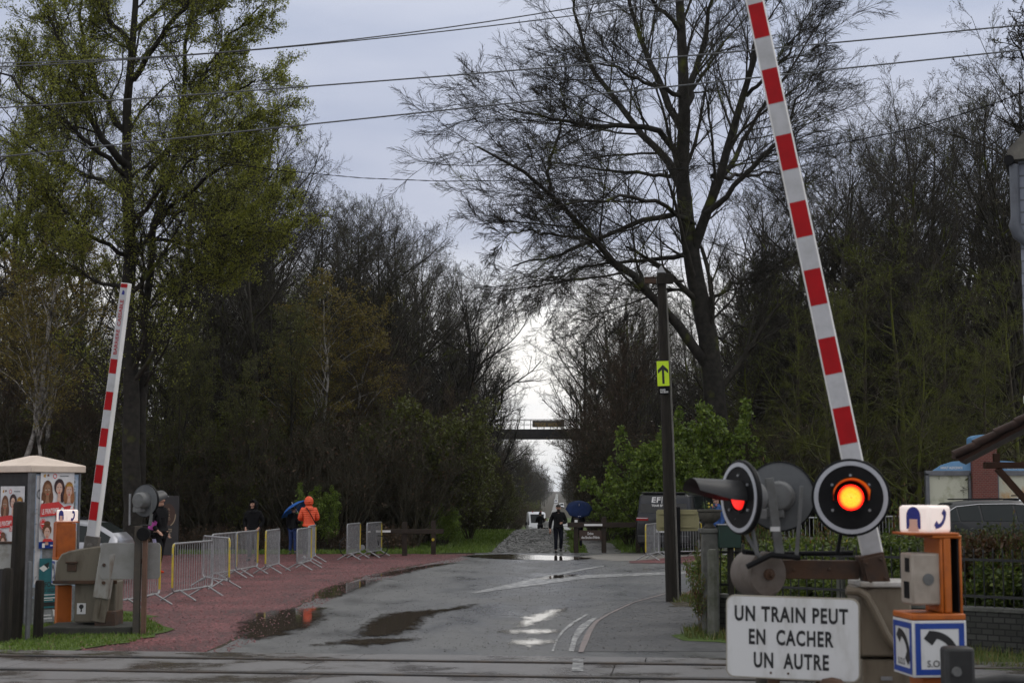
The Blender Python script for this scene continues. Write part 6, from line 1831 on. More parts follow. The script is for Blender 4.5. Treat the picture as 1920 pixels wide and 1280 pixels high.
b.text("Site", .16, M @ Matrix.Translation((-.03, .0, 0)) @ Matrix.Rotation(R(-78), 4, 'Z'), width=.4, bold=-.01, depth=.003)
b.build("lettering", pm("tan sign lettering", (.30, .24, .16), (.26, .2, .14), scale=5, rough=.6), t, smooth=0)
# ------------------------------------------------------------------ trees: grown level by level with numpy
def nrm(a):
    return a / np.maximum(np.linalg.norm(a, axis=-1, keepdims=True), 1e-9)

def walk(rng, start, d, length, seg, wig, up, droop=0.0):
    B = len(start)
    P = np.empty((B, seg + 1, 3)); P[:, 0] = start
    d = d.copy(); p = start.copy()
    for s in range(seg):
        d = d + rng.normal(0, wig, d.shape)
        d[:, 2] += up - droop * s / seg
        d = nrm(d)
        p = p + d * (length / seg)[:, None]
        P[:, s + 1] = p
    return P

def spawn(rng, P, rad, L, k, t0, t1, ang, asd, lr, seg, wig, up, rr, minr, tip=0.35, taper=0.45, droop=0.0, flat=0.0):
    """k children on every parent polyline P (B,n,3) with radii rad (B,n)"""
    B, n = P.shape[:2]
    base = (np.arange(k) + rng.uniform(0.1, 0.9, (B, k))) / k
    t = (t0 + (t1 - t0) * base).ravel()
    bi = np.repeat(np.arange(B), k)
    x = t * (n - 1); i = np.minimum(x.astype(int), n - 2); fr = (x - i)[:, None]
    pos = P[bi, i] * (1 - fr) + P[bi, i + 1] * fr
    r_at = rad[bi, i] * (1 - fr[:, 0]) + rad[bi, i + 1] * fr[:, 0]
    T = nrm(P[bi, i + 1] - P[bi, i])
    rv = rng.normal(0, 1, T.shape)
    rv[:, 2] *= (1 - flat)
    perp = nrm(rv - (rv * T).sum(1, keepdims=True) * T)
    a = np.radians(rng.normal(ang, asd, len(t)))[:, None]
    d = np.cos(a) * T + np.sin(a) * perp
    length = L[bi] * lr * (1.0 - taper * t) * rng.uniform(0.7, 1.25, len(t))
    C = walk(rng, pos, d, length, seg, wig, up, droop)
    r0 = np.maximum(np.minimum(r_at * rr, r_at * 0.92), minr)
    cr = np.maximum(r0[:, None] * np.linspace(1, tip, seg + 1)[None], minr * 0.7)
    return C, cr, length

def tubes(P, rad, sides):
    B, n = P.shape[:2]
    T = np.empty_like(P)
    T[:, 1:-1] = P[:, 2:] - P[:, :-2]; T[:, 0] = P[:, 1] - P[:, 0]; T[:, -1] = P[:, -1] - P[:, -2]
    T = nrm(T)
    ov = nrm(P[:, -1] - P[:, 0])
    ref = np.where(np.abs(ov[:, 2:3]) > 0.8, np.array([[1.0, 0, 0]]), np.array([[0, 0, 1.0]]))[:, None, :]
    U = nrm(np.cross(T, np.broadcast_to(ref, T.shape))); W = np.cross(T, U)
    a = np.arange(sides) * 2 * np.pi / sides
    V = P[:, :, None, :] + (U[:, :, None, :] * np.cos(a)[None, None, :, None] + W[:, :, None, :] * np.sin(a)[None, None, :, None]) * rad[:, :, None, None]
    V = V.reshape(-1, 3)
    b = np.arange(B)[:, None, None] * (n * sides); r = np.arange(n - 1)[None, :, None] * sides
    j = np.arange(sides)[None, None, :]; j2 = (j + 1) % sides
    Q = np.stack([b + r + j, b + r + j2, b + r + sides + j2, b + r + sides + j], -1).reshape(-1, 4)
    return V, Q

def join(parts):
    vs, qs, o = [], [], 0
    for V, Q in parts:
        vs.append(V); qs.append(Q + o); o += len(V)
    return np.concatenate(vs), np.concatenate(qs)

def leaves(rng, P, per, size, spread=0.06):
    """small four-cornered leaves scattered along polylines"""
    B, n = P.shape[:2]
    m = int(B * per)
    bi = rng.integers(0, B, m); x = rng.uniform(0.15, 1, m) * (n - 1)
    i = np.minimum(x.astype(int), n - 2); fr = (x - i)[:, None]
    c = P[bi, i] * (1 - fr) + P[bi, i + 1] * fr + rng.normal(0, spread, (m, 3))
    u = nrm(rng.normal(0, 1, (m, 3))); w = nrm(np.cross(u, rng.normal(0, 1, (m, 3))))
    s = size * rng.uniform(0.55, 1.3, m)[:, None]
    u = u * s; w = w * s * 0.6
    V = np.stack([c - u, c + w, c + u, c - w], 1).reshape(-1, 3)
    Q = np.arange(m * 4).reshape(-1, 4)
    return V, Q

def bark(name, c1, c2, moss=0.0, scale=5):
    m, n, l, b = newmat(name)
    tc = n.new("ShaderNodeTexCoord")
    nz = n.new("ShaderNodeTexNoise"); nz.inputs["Scale"].default_value = scale; nz.inputs["Detail"].default_value = 8
    l.new(tc.outputs["Object"], nz.inputs["Vector"])
    rp = n.new("ShaderNodeValToRGB")
    rp.color_ramp.elements[0].position = 0.35; rp.color_ramp.elements[1].position = 0.65
    rp.color_ramp.elements[0].color = rgba(c1); rp.color_ramp.elements[1].color = rgba(c2)
    l.new(nz.outputs["Fac"], rp.inputs[0])
    out = rp.outputs[0]
    if moss:
        n2 = n.new("ShaderNodeTexNoise"); n2.inputs["Scale"].default_value = 0.9; n2.inputs["Detail"].default_value = 6
        l.new(tc.outputs["Object"], n2.inputs["Vector"])
        mr = n.new("ShaderNodeMapRange"); mr.inputs["From Min"].default_value = 0.62 - moss * 0.25; mr.inputs["From Max"].default_value = 0.72 - moss * 0.2
        l.new(n2.outputs["Fac"], mr.inputs["Value"])
        mx = n.new("ShaderNodeMixRGB"); mx.inputs[2].default_value = (0.075, 0.085, 0.012, 1)
        l.new(mr.outputs[0], mx.inputs[0]); l.new(out, mx.inputs[1]); out = mx.outputs[0]
    l.new(out, b.inputs["Base Color"])
    b.inputs["Roughness"].default_value = 0.85
    b.inputs["Specular IOR Level"].default_value = 0.25
    bp = n.new("ShaderNodeBump"); bp.inputs["Strength"].default_value = 0.6; bp.inputs["Distance"].default_value = 0.03
    l.new(nz.outputs["Fac"], bp.inputs["Height"]); l.new(bp.outputs[0], b.inputs["Normal"])
    return m

B_DARK = bark("wet dark bark", (0.018, 0.016, 0.012), (0.04, 0.036, 0.028), 0.15)
B_BROWN = bark("brown twig bark", (0.045, 0.040, 0.026), (0.072, 0.063, 0.042), 0.0)
B_GREY = bark("grey twig bark", (0.03, 0.027, 0.022), (0.052, 0.047, 0.038), 0.1)
B_RED = bark("russet twig bark", (0.048, 0.036, 0.025), (0.078, 0.057, 0.040), 0.0)
B_MOSS = bark("mossy bark", (0.028, 0.023, 0.017), (0.055, 0.046, 0.033), 0.8)
B_BEECH = bark("mossy black beech bark", (0.014, 0.0125, 0.0105), (0.030, 0.027, 0.022), 0.12)
L_BUD = leafmat("swelling brown buds", [(0.045, 0.034, 0.022), (0.065, 0.055, 0.03), (0.085, 0.08, 0.03)], 0.3)
B_BIRCH = bark("white birch bark", (0.045, 0.04, 0.035), (0.40, 0.38, 0.35), 0.0, scale=3)
L_YG = leafmat("young oak leaves", [(0.14, 0.155, 0.018), (0.22, 0.24, 0.028), (0.29, 0.31, 0.045)], 0.5)
L_GREEN = leafmat("fresh green leaves", [(0.07, 0.115, 0.014), (0.125, 0.19, 0.022), (0.21, 0.28, 0.035)])
L_OLIVE = leafmat("olive spring leaves", [(0.06, 0.068, 0.014), (0.095, 0.108, 0.018), (0.14, 0.155, 0.026)])
L_OCHRE = leafmat("ochre catkins", [(0.17, 0.12, 0.015), (0.21, 0.16, 0.02), (0.16, 0.15, 0.02)])
L_HEDGE = leafmat("hedge leaves", [(0.045, 0.075, 0.013), (0.085, 0.125, 0.02), (0.18, 0.22, 0.032)])
L_DEAD = leafmat("withered brown leaves", [(0.07, 0.038, 0.018), (0.11, 0.06, 0.028), (0.06, 0.03, 0.016)], 0.2)

A = np.array

def make_tree(name, seed, H, r0, crown0=0.25, limbs=16, ang=48, lr=0.42, k2=8, k3=6, k4=4, up=0.10, wig=0.14, lean=(0, 0),
              barkm=None, twigm=None, leaf=None, leafn=0.0, leafs=0.045, tw=0.007, droop=0.0, stems=1, spread=0.0, taper=0.55, k5=0, flat=0.0):
    """a prototype tree: Empty > trunk, crown (> leaves)"""
    rng = np.random.default_rng(seed)
    st = np.zeros((stems, 3)); d = np.tile(A([lean[0], lean[1], 1.0]), (stems, 1))
    if stems > 1:
        az = rng.uniform(0, 2 * np.pi, stems)
        sp = spread * rng.uniform(0.35, 1.0, stems)
        d[:, 0] += np.cos(az) * sp; d[:, 1] += np.sin(az) * sp
        st[:, 0] = np.cos(az) * 0.12 * spread * 2; st[:, 1] = np.sin(az) * 0.12 * spread * 2
    d = nrm(d)
    L0 = np.full(stems, H * 0.95) * rng.uniform(0.75 if stems > 1 else 1.0, 1.0, stems)
    P0 = walk(rng, st, d, L0, 12, 0.05 if stems == 1 else 0.09, 0.04)
    R0 = r0 * np.linspace(1, 0.12, 13)[None] * np.ones((stems, 1))
    R0[:, 0] *= 1.25
    P1, R1, L1 = spawn(rng, P0, R0, L0, limbs, crown0, 1.0, ang, 10, lr, 8, wig * 0.7, up, 0.55, tw * 1.5, taper=taper, droop=droop, flat=flat)
    P2, R2, L2 = spawn(rng, P1, R1, L1, k2, 0.15, 1.0, 42, 12, 0.46, 5, wig, up * 0.8, 0.6, tw * 1.15, droop=droop)
    P3, R3, L3 = spawn(rng, P2, R2, L2, k3, 0.15, 1.0, 40, 14, 0.55, 4, wig, up * 0.7, 0.6, tw, droop=droop * 1.5)
    lv = [(P2, R2, 4), (P3, R3, 3)]
    last = P3
    if k4:
        P4, R4, L4 = spawn(rng, P3, R3, L3, k4, 0.2, 1.0, 38, 14, 0.6, 3, wig, up * 0.6, 0.65, tw * 0.85, droop=droop * 2)
        lv.append((P4, R4, 3)); last = P4
        if k5:
            P5, R5, L5 = spawn(rng, P4, R4, L4, k5, 0.2, 1.0, 38, 14, 0.6, 2, wig, up * 0.5, 0.65, tw * 0.75, droop=droop * 2)
            lv.append((P5, R5, 3)); last = P5
    root = thing(name, None, None)
    V, Q = join([tubes(P0, R0, 8), tubes(P1, R1, 5)])
    np_obj("trunk", V, Q, barkm or B_DARK, parent=root)
    V, Q = join([tubes(p, r, s) for p, r, s in lv])
    cr = np_obj("crown", V, Q, twigm or barkm or B_DARK, parent=root)
    if leaf:
        V, Q = leaves(rng, last, leafn, leafs)
        np_obj("leaves", V, Q, leaf, parent=cr, smooth=False)
    root["height"] = float(V[:, 2].max()) if not leaf else float(max(v.co.z for v in cr.data.vertices))
    return root

def first_or_dup(proto, used, *a, **k):
    if proto.name not in used:
        used.add(proto.name)
        proto.location = a[0]; proto.rotation_euler = (0, 0, a[1])
        s = k.get("scale")
        if s is not None:
            proto.scale = s if isinstance(s, (tuple, list)) else (s,) * 3
        tag(proto, k["label"], k["cat"], k.get("group"))
        return proto
    r = dup(proto, a[0], a[1], k["label"], k.get("group"), k.get("scale"))
    r["category"] = k["cat"]
    return r

USED = set()
# prototypes of the woodland
oak_a = make_tree("bare_tree", 11, 18, 0.24, 0.22, 22, 50, 0.44, 9, 7, 5, up=0.06, tw=0.0065, leaf=L_BUD, leafn=0.55, leafs=0.032)
oak_b = make_tree("bare_tree", 12, 18, 0.20, 0.30, 20, 45, 0.42, 9, 7, 5, up=0.07, tw=0.0065, barkm=B_GREY, leaf=L_BUD, leafn=0.45, leafs=0.032)
oak_c = make_tree("bare_tree", 13, 17, 0.26, 0.18, 24, 50, 0.48, 9, 7, 5, up=0.06, tw=0.0065, barkm=B_DARK, leaf=L_BUD, leafn=0.55, leafs=0.034)
russ = make_tree("russet_tree", 14, 11, 0.13, 0.06, 24, 42, 0.42, 9, 7, 4, up=0.12, tw=0.007, barkm=B_BROWN, twigm=B_RED, leaf=L_DEAD, leafn=0.35, leafs=0.035)
mossy = make_tree("mossy_tree", 15, 13, 0.17, 0.10, 22, 62, 0.46, 8, 6, 4, up=0.05, wig=0.2, tw=0.009, barkm=B_MOSS, twigm=B_MOSS, leaf=L_OLIVE, leafn=0.12, leafs=0.04)
green = make_tree("budding_tree", 16, 13, 0.14, 0.10, 22, 44, 0.42, 8, 6, 4, up=0.10, tw=0.007, barkm=B_DARK, twigm=B_BROWN, leaf=L_OLIVE, leafn=2.2, leafs=0.045)
birch = make_tree("birch_tree", 17, 14, 0.11, 0.35, 20, 38, 0.36, 8, 6, 3, up=0.05, tw=0.006, droop=0.25, barkm=B_BIRCH, twigm=B_BROWN, leaf=L_OCHRE, leafn=2.6, leafs=0.045)
bushb = make_tree("bare_bush", 18, 4.2, 0.035, 0.12, 8, 32, 0.45, 6, 5, 3, up=0.10, tw=0.006, stems=14, spread=0.5, barkm=B_BROWN, leaf=L_DEAD, leafn=0.12, leafs=0.035)
bushg = make_tree("green_bush", 19, 4.0, 0.035, 0.10, 8, 34, 0.45, 6, 5, 2, up=0.09, tw=0.006, stems=12, spread=0.55, barkm=B_BROWN, leaf=L_GREEN, leafn=3.2, leafs=0.065)
busho = make_tree("olive_bush", 20, 4.6, 0.035, 0.10, 8, 32, 0.45, 6, 5, 3, up=0.12, tw=0.006, stems=14, spread=0.45, barkm=B_BROWN, leaf=L_OLIVE, leafn=1.1, leafs=0.05)

rnd = random.Random(77)

def plant(proto, x, y, s, label, cat, group, wide=1.0):
    q = s * wide
    return first_or_dup(proto, USED, (x, y, zg(y) - 0.05), rnd.uniform(0, 6.28), scale=(q, q, s), label=label, cat=cat, group=group)

def by_top(proto, px, Y, top, label, cat, group, wide=1.0):
    """stand a tree at distance Y, tall enough for its top to reach that height"""
    g = at(px, 900, Y); h = at(px, top, Y).z - zg(Y)
    return plant(proto, g.x, Y, h / proto["height"] * 1.02, label, cat, group, wide)

LAB = {
    "L": ("leafless tree crowded in the dark wood left of the cobbled lane", "bare trees of the left wood"),
    "R": ("leafless tree crowded in the dark wood right of the cobbled lane", "bare trees of the right wood"),
    "LL": ("leafless tree lining the far lane on its left side", "bare trees along the lane, left side"),
    "RL": ("leafless tree lining the far lane on its right side", "bare trees along the lane, right side"),
}
# left wood: the skyline trees first (pixel column, distance, top)
for i, (px, Y, top, pr) in enumerate([(-60, 66, 60, oak_c), (40, 74, 40, oak_a), (130, 70, 120, oak_b), (330, 72, 150, oak_c), (430, 66, 120, oak_a), (495, 62, 205, oak_b), (540, 74, 275, oak_a),
                                       (585, 70, 375, oak_c), (640, 84, 375, oak_b), (690, 76, 390, oak_a), (735, 88, 390, oak_c), (775, 82, 430, oak_b), (812, 94, 515, oak_b), (912, 118, 600, oak_c),
                                       (560, 82, 345, oak_a), (615, 90, 370, oak_a), (665, 92, 390, oak_c), (712, 96, 385, oak_b), (755, 98, 410, oak_a), (790, 104, 470, oak_c), (520, 88, 300, oak_c), (470, 80, 190, oak_b), (700, 70, 400, oak_c), (600, 64, 380, oak_b)]):
    by_top(pr, px, Y, top, LAB["L"][0], "tree", LAB["L"][1], 0.9)
for i in range(34):
    Y = rnd.uniform(64, 128); x = rnd.uniform(-0.36 * Y, lane(Y) - 11)
    plant(rnd.choice([oak_a, oak_b, oak_c]), x, Y, rnd.uniform(0.72, 0.98), LAB["L"][0], "tree", LAB["L"][1])
# right wood
for i, (px, Y, top, pr) in enumerate([(1160, 96, 520, oak_c), (1108, 116, 600, oak_c), (1215, 84, 470, oak_a), (1400, 76, 330, oak_b), (1470, 84, 380, oak_a), (1560, 70, 215, oak_b), (1620, 76, 190, oak_a), (1680, 72, 180, oak_b),
                                       (1500, 72, 250, oak_c), (1450, 78, 330, oak_c), (1590, 80, 260, oak_c), (1650, 84, 240, oak_a), (1700, 80, 230, oak_c), (1770, 84, 200, oak_c), (1830, 80, 190, oak_c), (1530, 90, 300, oak_a), (1610, 94, 300, oak_c), (1740, 66, 130, oak_b), (1800, 76, 150, oak_a), (1860, 70, 200, oak_c), (1950, 66, 60, oak_c), (2040, 70, 0, oak_a)]):
    by_top(pr, px, Y, top, LAB["R"][0], "tree", LAB["R"][1], 0.9)
for i in range(52):
    Y = rnd.uniform(68, 130); x = rnd.uniform(lane(Y) + 11, 0.37 * Y)
    plant(rnd.choice([oak_a, oak_b, oak_c]), x, Y, rnd.uniform(0.62, 0.88), LAB["R"][0], "tree", LAB["R"][1])
# trees along the lane
y = 100.0
while y < 900:
    for side, key in ((-1, "LL"), (1, "RL")):
        for row in (0, 1):
            if row == 0 and 160 < y < 205: continue
            w = (7.0 if side < 0 else 7.0) + row * 5 + rnd.uniform(-0.8, 0.8)
            yy = y + rnd.uniform(-3, 3)
            plant(rnd.choice([oak_a, oak_b, oak_c]), lane(yy) + side * w, yy, rnd.uniform(0.8, 1.0), LAB[key][0], "tree", LAB[key][1], 0.85)
    y += max(7, (y - 60) * 0.10)
# particular trees
round_ = make_tree("bare_tree", 41, 17, 0.26, 0.34, 26, 50, 0.50, 10, 7, 6, up=0.09, tw=0.0075, barkm=B_BEECH)
by_top(round_, 850, 92, 480, "bare tree with a tall dark trunk standing out against the sky left of the footbridge", "tree", None, 1.25)
by_top(oak_c, 1150, 118, 545, "bare tree spreading out over the lane above the right end of the footbridge", "tree", None, 1.2)
for px, Y, top in ((640, 60, 600), (700, 62, 640), (760, 62, 680), (800, 66, 690), (560, 64, 640), (840, 72, 720)):
    by_top(russ, px, Y, top, "dense russet-twigged small tree behind the left rail fence", "tree", "russet small trees left of the lane", 1.1)
for px, Y, top in ((30, 56, 640), (110, 58, 650), (170, 57, 690), (40, 62, 560)):
    by_top(russ, px, Y, top, "dense russet-twigged small tree behind the poster cabinet", "tree", "russet small trees behind the cabinet", 1.1)
for px, Y, top in ((1130, 74, 640), (1180, 66, 600), (1120, 88, 700), (1090, 104, 760)):
    by_top(russ, px, Y, top, "dense russet-twigged small tree right of the lane before the footbridge", "tree", "russet small trees right of the lane", 1.0)
for px, Y, top in ((880, 84, 760), (905, 98, 790), (922, 120, 840)):
    by_top(russ, px, Y, top, "dense dark small tree at the lane edge under the left end of the footbridge", "tree", "small trees under the footbridge, left", 0.9)
for px, Y, top in ((1480, 58, 480), (1570, 54, 520), (1640, 58, 420), (1720, 52, 560), (1790, 56, 470), (1860, 53, 540), (1920, 57, 460), (1420, 62, 560), (1690, 60, 380)):
    by_top(mossy, px, Y, top, "crooked mossy tree behind the car park on the right", "tree", "mossy trees right of the raised barrier", 1.0)
for px, Y, top in ((330, 55, 600), (400, 57, 620), (470, 56, 660), (280, 58, 560), (540, 58, 560), (200, 60, 480), (600, 63, 520)):
    by_top(green, px, Y, top, "small olive-green budding tree behind the crowd barriers", "tree", "budding trees behind the crowd barriers", 1.0)
for px, Y, top in ((600, 58, 500), (570, 59, 560), (30, 55, 330), (90, 56, 390), (640, 60, 560)):
    by_top(birch, px, Y, top, "ochre drooping birch among the dark trees of the left wood", "tree", "ochre birches of the left wood", 1.25)
by_top(birch, 97, 54, 480, "slender birch with a white trunk behind the poster cabinet", "tree", None, 1.1)

# shrubs along the edge of the wood
for i in range(46):
    px = -60 + i * 20 + rnd.uniform(-10, 10)
    Y = rnd.uniform(55.5, 62) if px < 800 else rnd.uniform(60, 70)
    g = at(px, 950, Y)
    pr, lb, gp_ = rnd.choice([(bushb, "leafless brown bush at the edge of the left wood", "brown bushes of the left wood edge"),
                              (bushb, "leafless brown bush at the edge of the left wood", "brown bushes of the left wood edge"),
                              (busho, "olive-green bush at the edge of the left wood", "olive bushes of the left wood edge")])
    plant(pr, g.x, Y, rnd.uniform(0.8, 1.35), lb, "bush", gp_, 1.15)
for i in range(34):
    px = 1120 + i * 26 + rnd.uniform(-10, 10)
    Y = rnd.uniform(61, 70)
    g = at(px, 950, Y)
    plant(bushb, g.x, Y, rnd.uniform(0.8, 1.4), "leafless brown bush at the edge of the right wood", "bush", "brown bushes of the right wood edge", 1.15)
yy = 66.0
while yy < 420:
    for side in (-1, 1):
        w = (4.6 if side < 0 else 5.4) + rnd.uniform(-0.5, 0.9)
        plant(rnd.choice([bushb, bushb, busho]), lane(yy) + side * w, yy, rnd.uniform(0.7, 1.2), "low bush lining the far lane on its %s side" % ("left" if side < 0 else "right"), "bush",
              "bushes along the lane, %s side" % ("left" if side < 0 else "right"), 1.0)
    yy += max(2.6, (yy - 60) * 0.09)
# particular shrubs
for px, Y, top, pr, lb in ((600, 54.5, 905, bushg, "loose green bush behind the orange jacket"),
                           (455, 56, 850, busho, "olive bush behind the man in the black hood"),
                           (800, 62, 838, busho, "big yellow-green bush left of the grass verge"),
                           (880, 66, 860, busho, "yellow-green bush closest to the lane on the left"),
                           (830, 58, 940, bushg, "small bright green bush behind the left rail fence"),
                           (1230, 56, 800, bushg, "bright green bush left of the wooden pole"),
                           (1318, 57, 752, bushg, "tallest bright green bush right of the wooden pole"),
                           (1180, 58, 880, bushg, "lower bright green bush behind the right rail fence"),
                           (1270, 55, 850, bushg, "bright green bush right behind the dark van")):
    g = at(px, 950, Y); h = at(px, top, Y).z
    plant(pr, g.x, Y, h / pr["height"] * 1.02, lb, "bush", None, 0.92)

# ------------------------------------------------------------------ the two great trees, limb by limb
def resample(pl, n):
    pl = np.array(pl, float); s = np.r_[0, np.cumsum(np.linalg.norm(np.diff(pl, axis=0), axis=1))]
    t = np.linspace(0, s[-1], n)
    return np.stack([np.interp(t, s, pl[:, k]) for k in range(3)], 1), s[-1]

def great_tree(name, label, seed, base, limbs, barkm, twigm, P, leaf=None, leafn=0, leafs=0.05, side=None):
    """limbs: (list of (px,py,Y), r_start, r_end); the first is the trunk"""
    rng = np.random.default_rng(seed)
    root = thing(name, label, "tree", base)
    b3 = np.array(base)
    lines, rads, lens = [], [], []
    for pl, ra, rb in limbs:
        q, L = resample([tuple(at(*p)) for p in pl], 14)
        q = q - b3
        q[1:-1] += rng.normal(0, 0.06, q[1:-1].shape)
        lines.append(q); lens.append(L); rads.append(np.linspace(ra, rb, 14) * (1 if len(rads) == 0 else 0.82))
    P0, R0, L0 = np.stack(lines), np.stack(rads), np.array(lens)
    V, Q = tubes(P0, R0, 10)
    np_obj("trunk", V, Q, barkm, parent=root)
    tw = P["tw"]
    w_, a_, q_ = P["wig"], P["ang"], P.get("ratio", (0.5, 0.52))
    P1, R1, L1 = spawn(rng, P0, R0, np.minimum(L0, P["cap"]), P["k"][0], P["t0"], 1.0, a_, 10, P["lr"], 10, w_ * .7, P["up"], 0.36, tw * 2, taper=0.45, droop=P["droop"])
    P2, R2, L2 = spawn(rng, P1, R1, L1, P["k"][1], 0.15, 1.0, a_ * .9, 10, q_[0], 8, w_ * .8, P["up"] * 0.8, 0.5, tw * 1.4, droop=P["droop"])
    P3, R3, L3 = spawn(rng, P2, R2, L2, P["k"][2], 0.12, 1.0, a_ * .85, 10, q_[1], 6, w_, P["up"] * 0.5, 0.55, tw * 1.1, droop=P["droop"] * 1.4)
    P4, R4, L4 = spawn(rng, P3, R3, L3, P["k"][3], 0.12, 1.0, a_ * .75, 12, 0.55, 3, w_, P["up"] * 0.4, 0.65, tw, droop=P["droop"] * 1.8)
    V, Q = join([tubes(P1, R1, 6), tubes(P2, R2, 4), tubes(P3, R3, 3), tubes(P4, R4, 3)])
    cr = np_obj("crown", V, Q, twigm, parent=root)
    if leaf:
        V, Q = leaves(rng, P4, leafn, leafs, 0.08)
        np_obj("leaves", V, Q, leaf, parent=cr, smooth=False)
    return root

YB = 58.0
great_tree("beech_tree", "huge bare beech with mossy trunk and a long limb reaching left over the lane", 5, tuple(gr(1352, 1032)), [
    ([(1352, 1034, YB), (1345, 760, YB), (1318, 600, YB), (1300, 470, YB), (1280, 330, YB), (1282, 180, YB), (1275, 0, YB), (1270, -260, YB)], 0.52, 0.07),
    ([(1330, 690, YB), (1250, 575, YB - 1), (1190, 520, YB - 2), (1110, 450, YB - 3), (1040, 370, YB - 4), (1000, 335, YB - 4.5), (950, 305, YB - 5), (895, 275, YB - 5)], 0.26, 0.04),
    ([(1300, 480, YB), (1255, 480, YB + 1), (1150, 492, YB + 2), (1090, 500, YB + 2), (1030, 520, YB + 2.5)], 0.13, 0.03),
    ([(1275, 395, YB), (1200, 415, YB - 1), (1110, 450, YB - 2), (1040, 480, YB - 3), (960, 500, YB - 3)], 0.15, 0.03),
    ([(1285, 370, YB), (1240, 290, YB + 1), (1180, 220, YB + 2), (1110, 130, YB + 3), (1085, 40, YB + 3), (1070, -60, YB + 3)], 0.22, 0.04),
    ([(1278, 300, YB), (1225, 240, YB - 1), (1150, 235, YB - 2), (1060, 230, YB - 4), (1000, 215, YB - 5), (955, 205, YB - 6)], 0.16, 0.03),
    ([(1282, 250, YB), (1220, 130, YB + 1), (1190, 40, YB + 2), (1150, -100, YB + 2)], 0.20, 0.05),
    ([(1300, 470, YB), (1350, 330, YB - 1), (1390, 200, YB - 1), (1420, 60, YB - 2), (1450, -120, YB - 2)], 0.26, 0.05),
    ([(1325, 400, YB - 1), (1400, 330, YB - 2), (1470, 250, YB - 3), (1520, 150, YB - 3)], 0.15, 0.03),
    ([(1285, 200, YB), (1320, 80, YB + 2), (1350, -80, YB + 2)], 0.20, 0.05),
    ([(1335, 330, YB - 1), (1410, 330, YB + 1), (1490, 320, YB + 2)], 0.11, 0.03),
    ([(1300, 420, YB), (1240, 380, YB - 3), (1160, 370, YB - 5), (1080, 380, YB - 6), (1010, 395, YB - 7)], 0.13, 0.03),
    ([(1110, 452, YB - 3), (1040, 440, YB - 4), (980, 435, YB - 4), (945, 445, YB - 4)], 0.09, 0.02),
    ([(1030, 362, YB - 4), (1030, 300, YB - 4), (1060, 220, YB - 4), (1050, 150, YB - 4)], 0.09, 0.02),
    ([(1330, 560, YB), (1400, 520, YB + 1), (1460, 500, YB + 1)], 0.10, 0.02),
    ([(1284, 330, YB), (1230, 330, YB + 2), (1140, 320, YB + 3), (1060, 305, YB + 4), (1000, 312, YB + 4)], 0.12, 0.02),
    ([(1280, 180, YB), (1200, 150, YB - 2), (1140, 120, YB - 4), (1085, 110, YB - 5)], 0.12, 0.02),
    ([(1276, 60, YB), (1200, -20, YB - 2), (1110, -80, YB - 3)], 0.12, 0.03),
    ([(1320, 400, YB), (1400, 250, YB + 2), (1480, 130, YB + 3), (1540, 40, YB + 3)], 0.16, 0.03),
    ([(1400, 180, YB - 1), (1470, 110, YB - 2), (1520, 20, YB - 2)], 0.10, 0.02),
    ([(1315, 560, YB), (1260, 540, YB + 2), (1180, 570, YB + 3), (1110, 590, YB + 3)], 0.09, 0.02),
    ([(1340, 640, YB), (1400, 600, YB + 2), (1450, 590, YB + 3)], 0.09, 0.02),
], B_BEECH, B_DARK, dict(k=(14, 7, 7, 7), t0=0.18, ang=34, lr=0.58, cap=8.5, wig=0.085, up=0.03, droop=0.06, tw=0.006, ratio=(0.62, 0.58)))

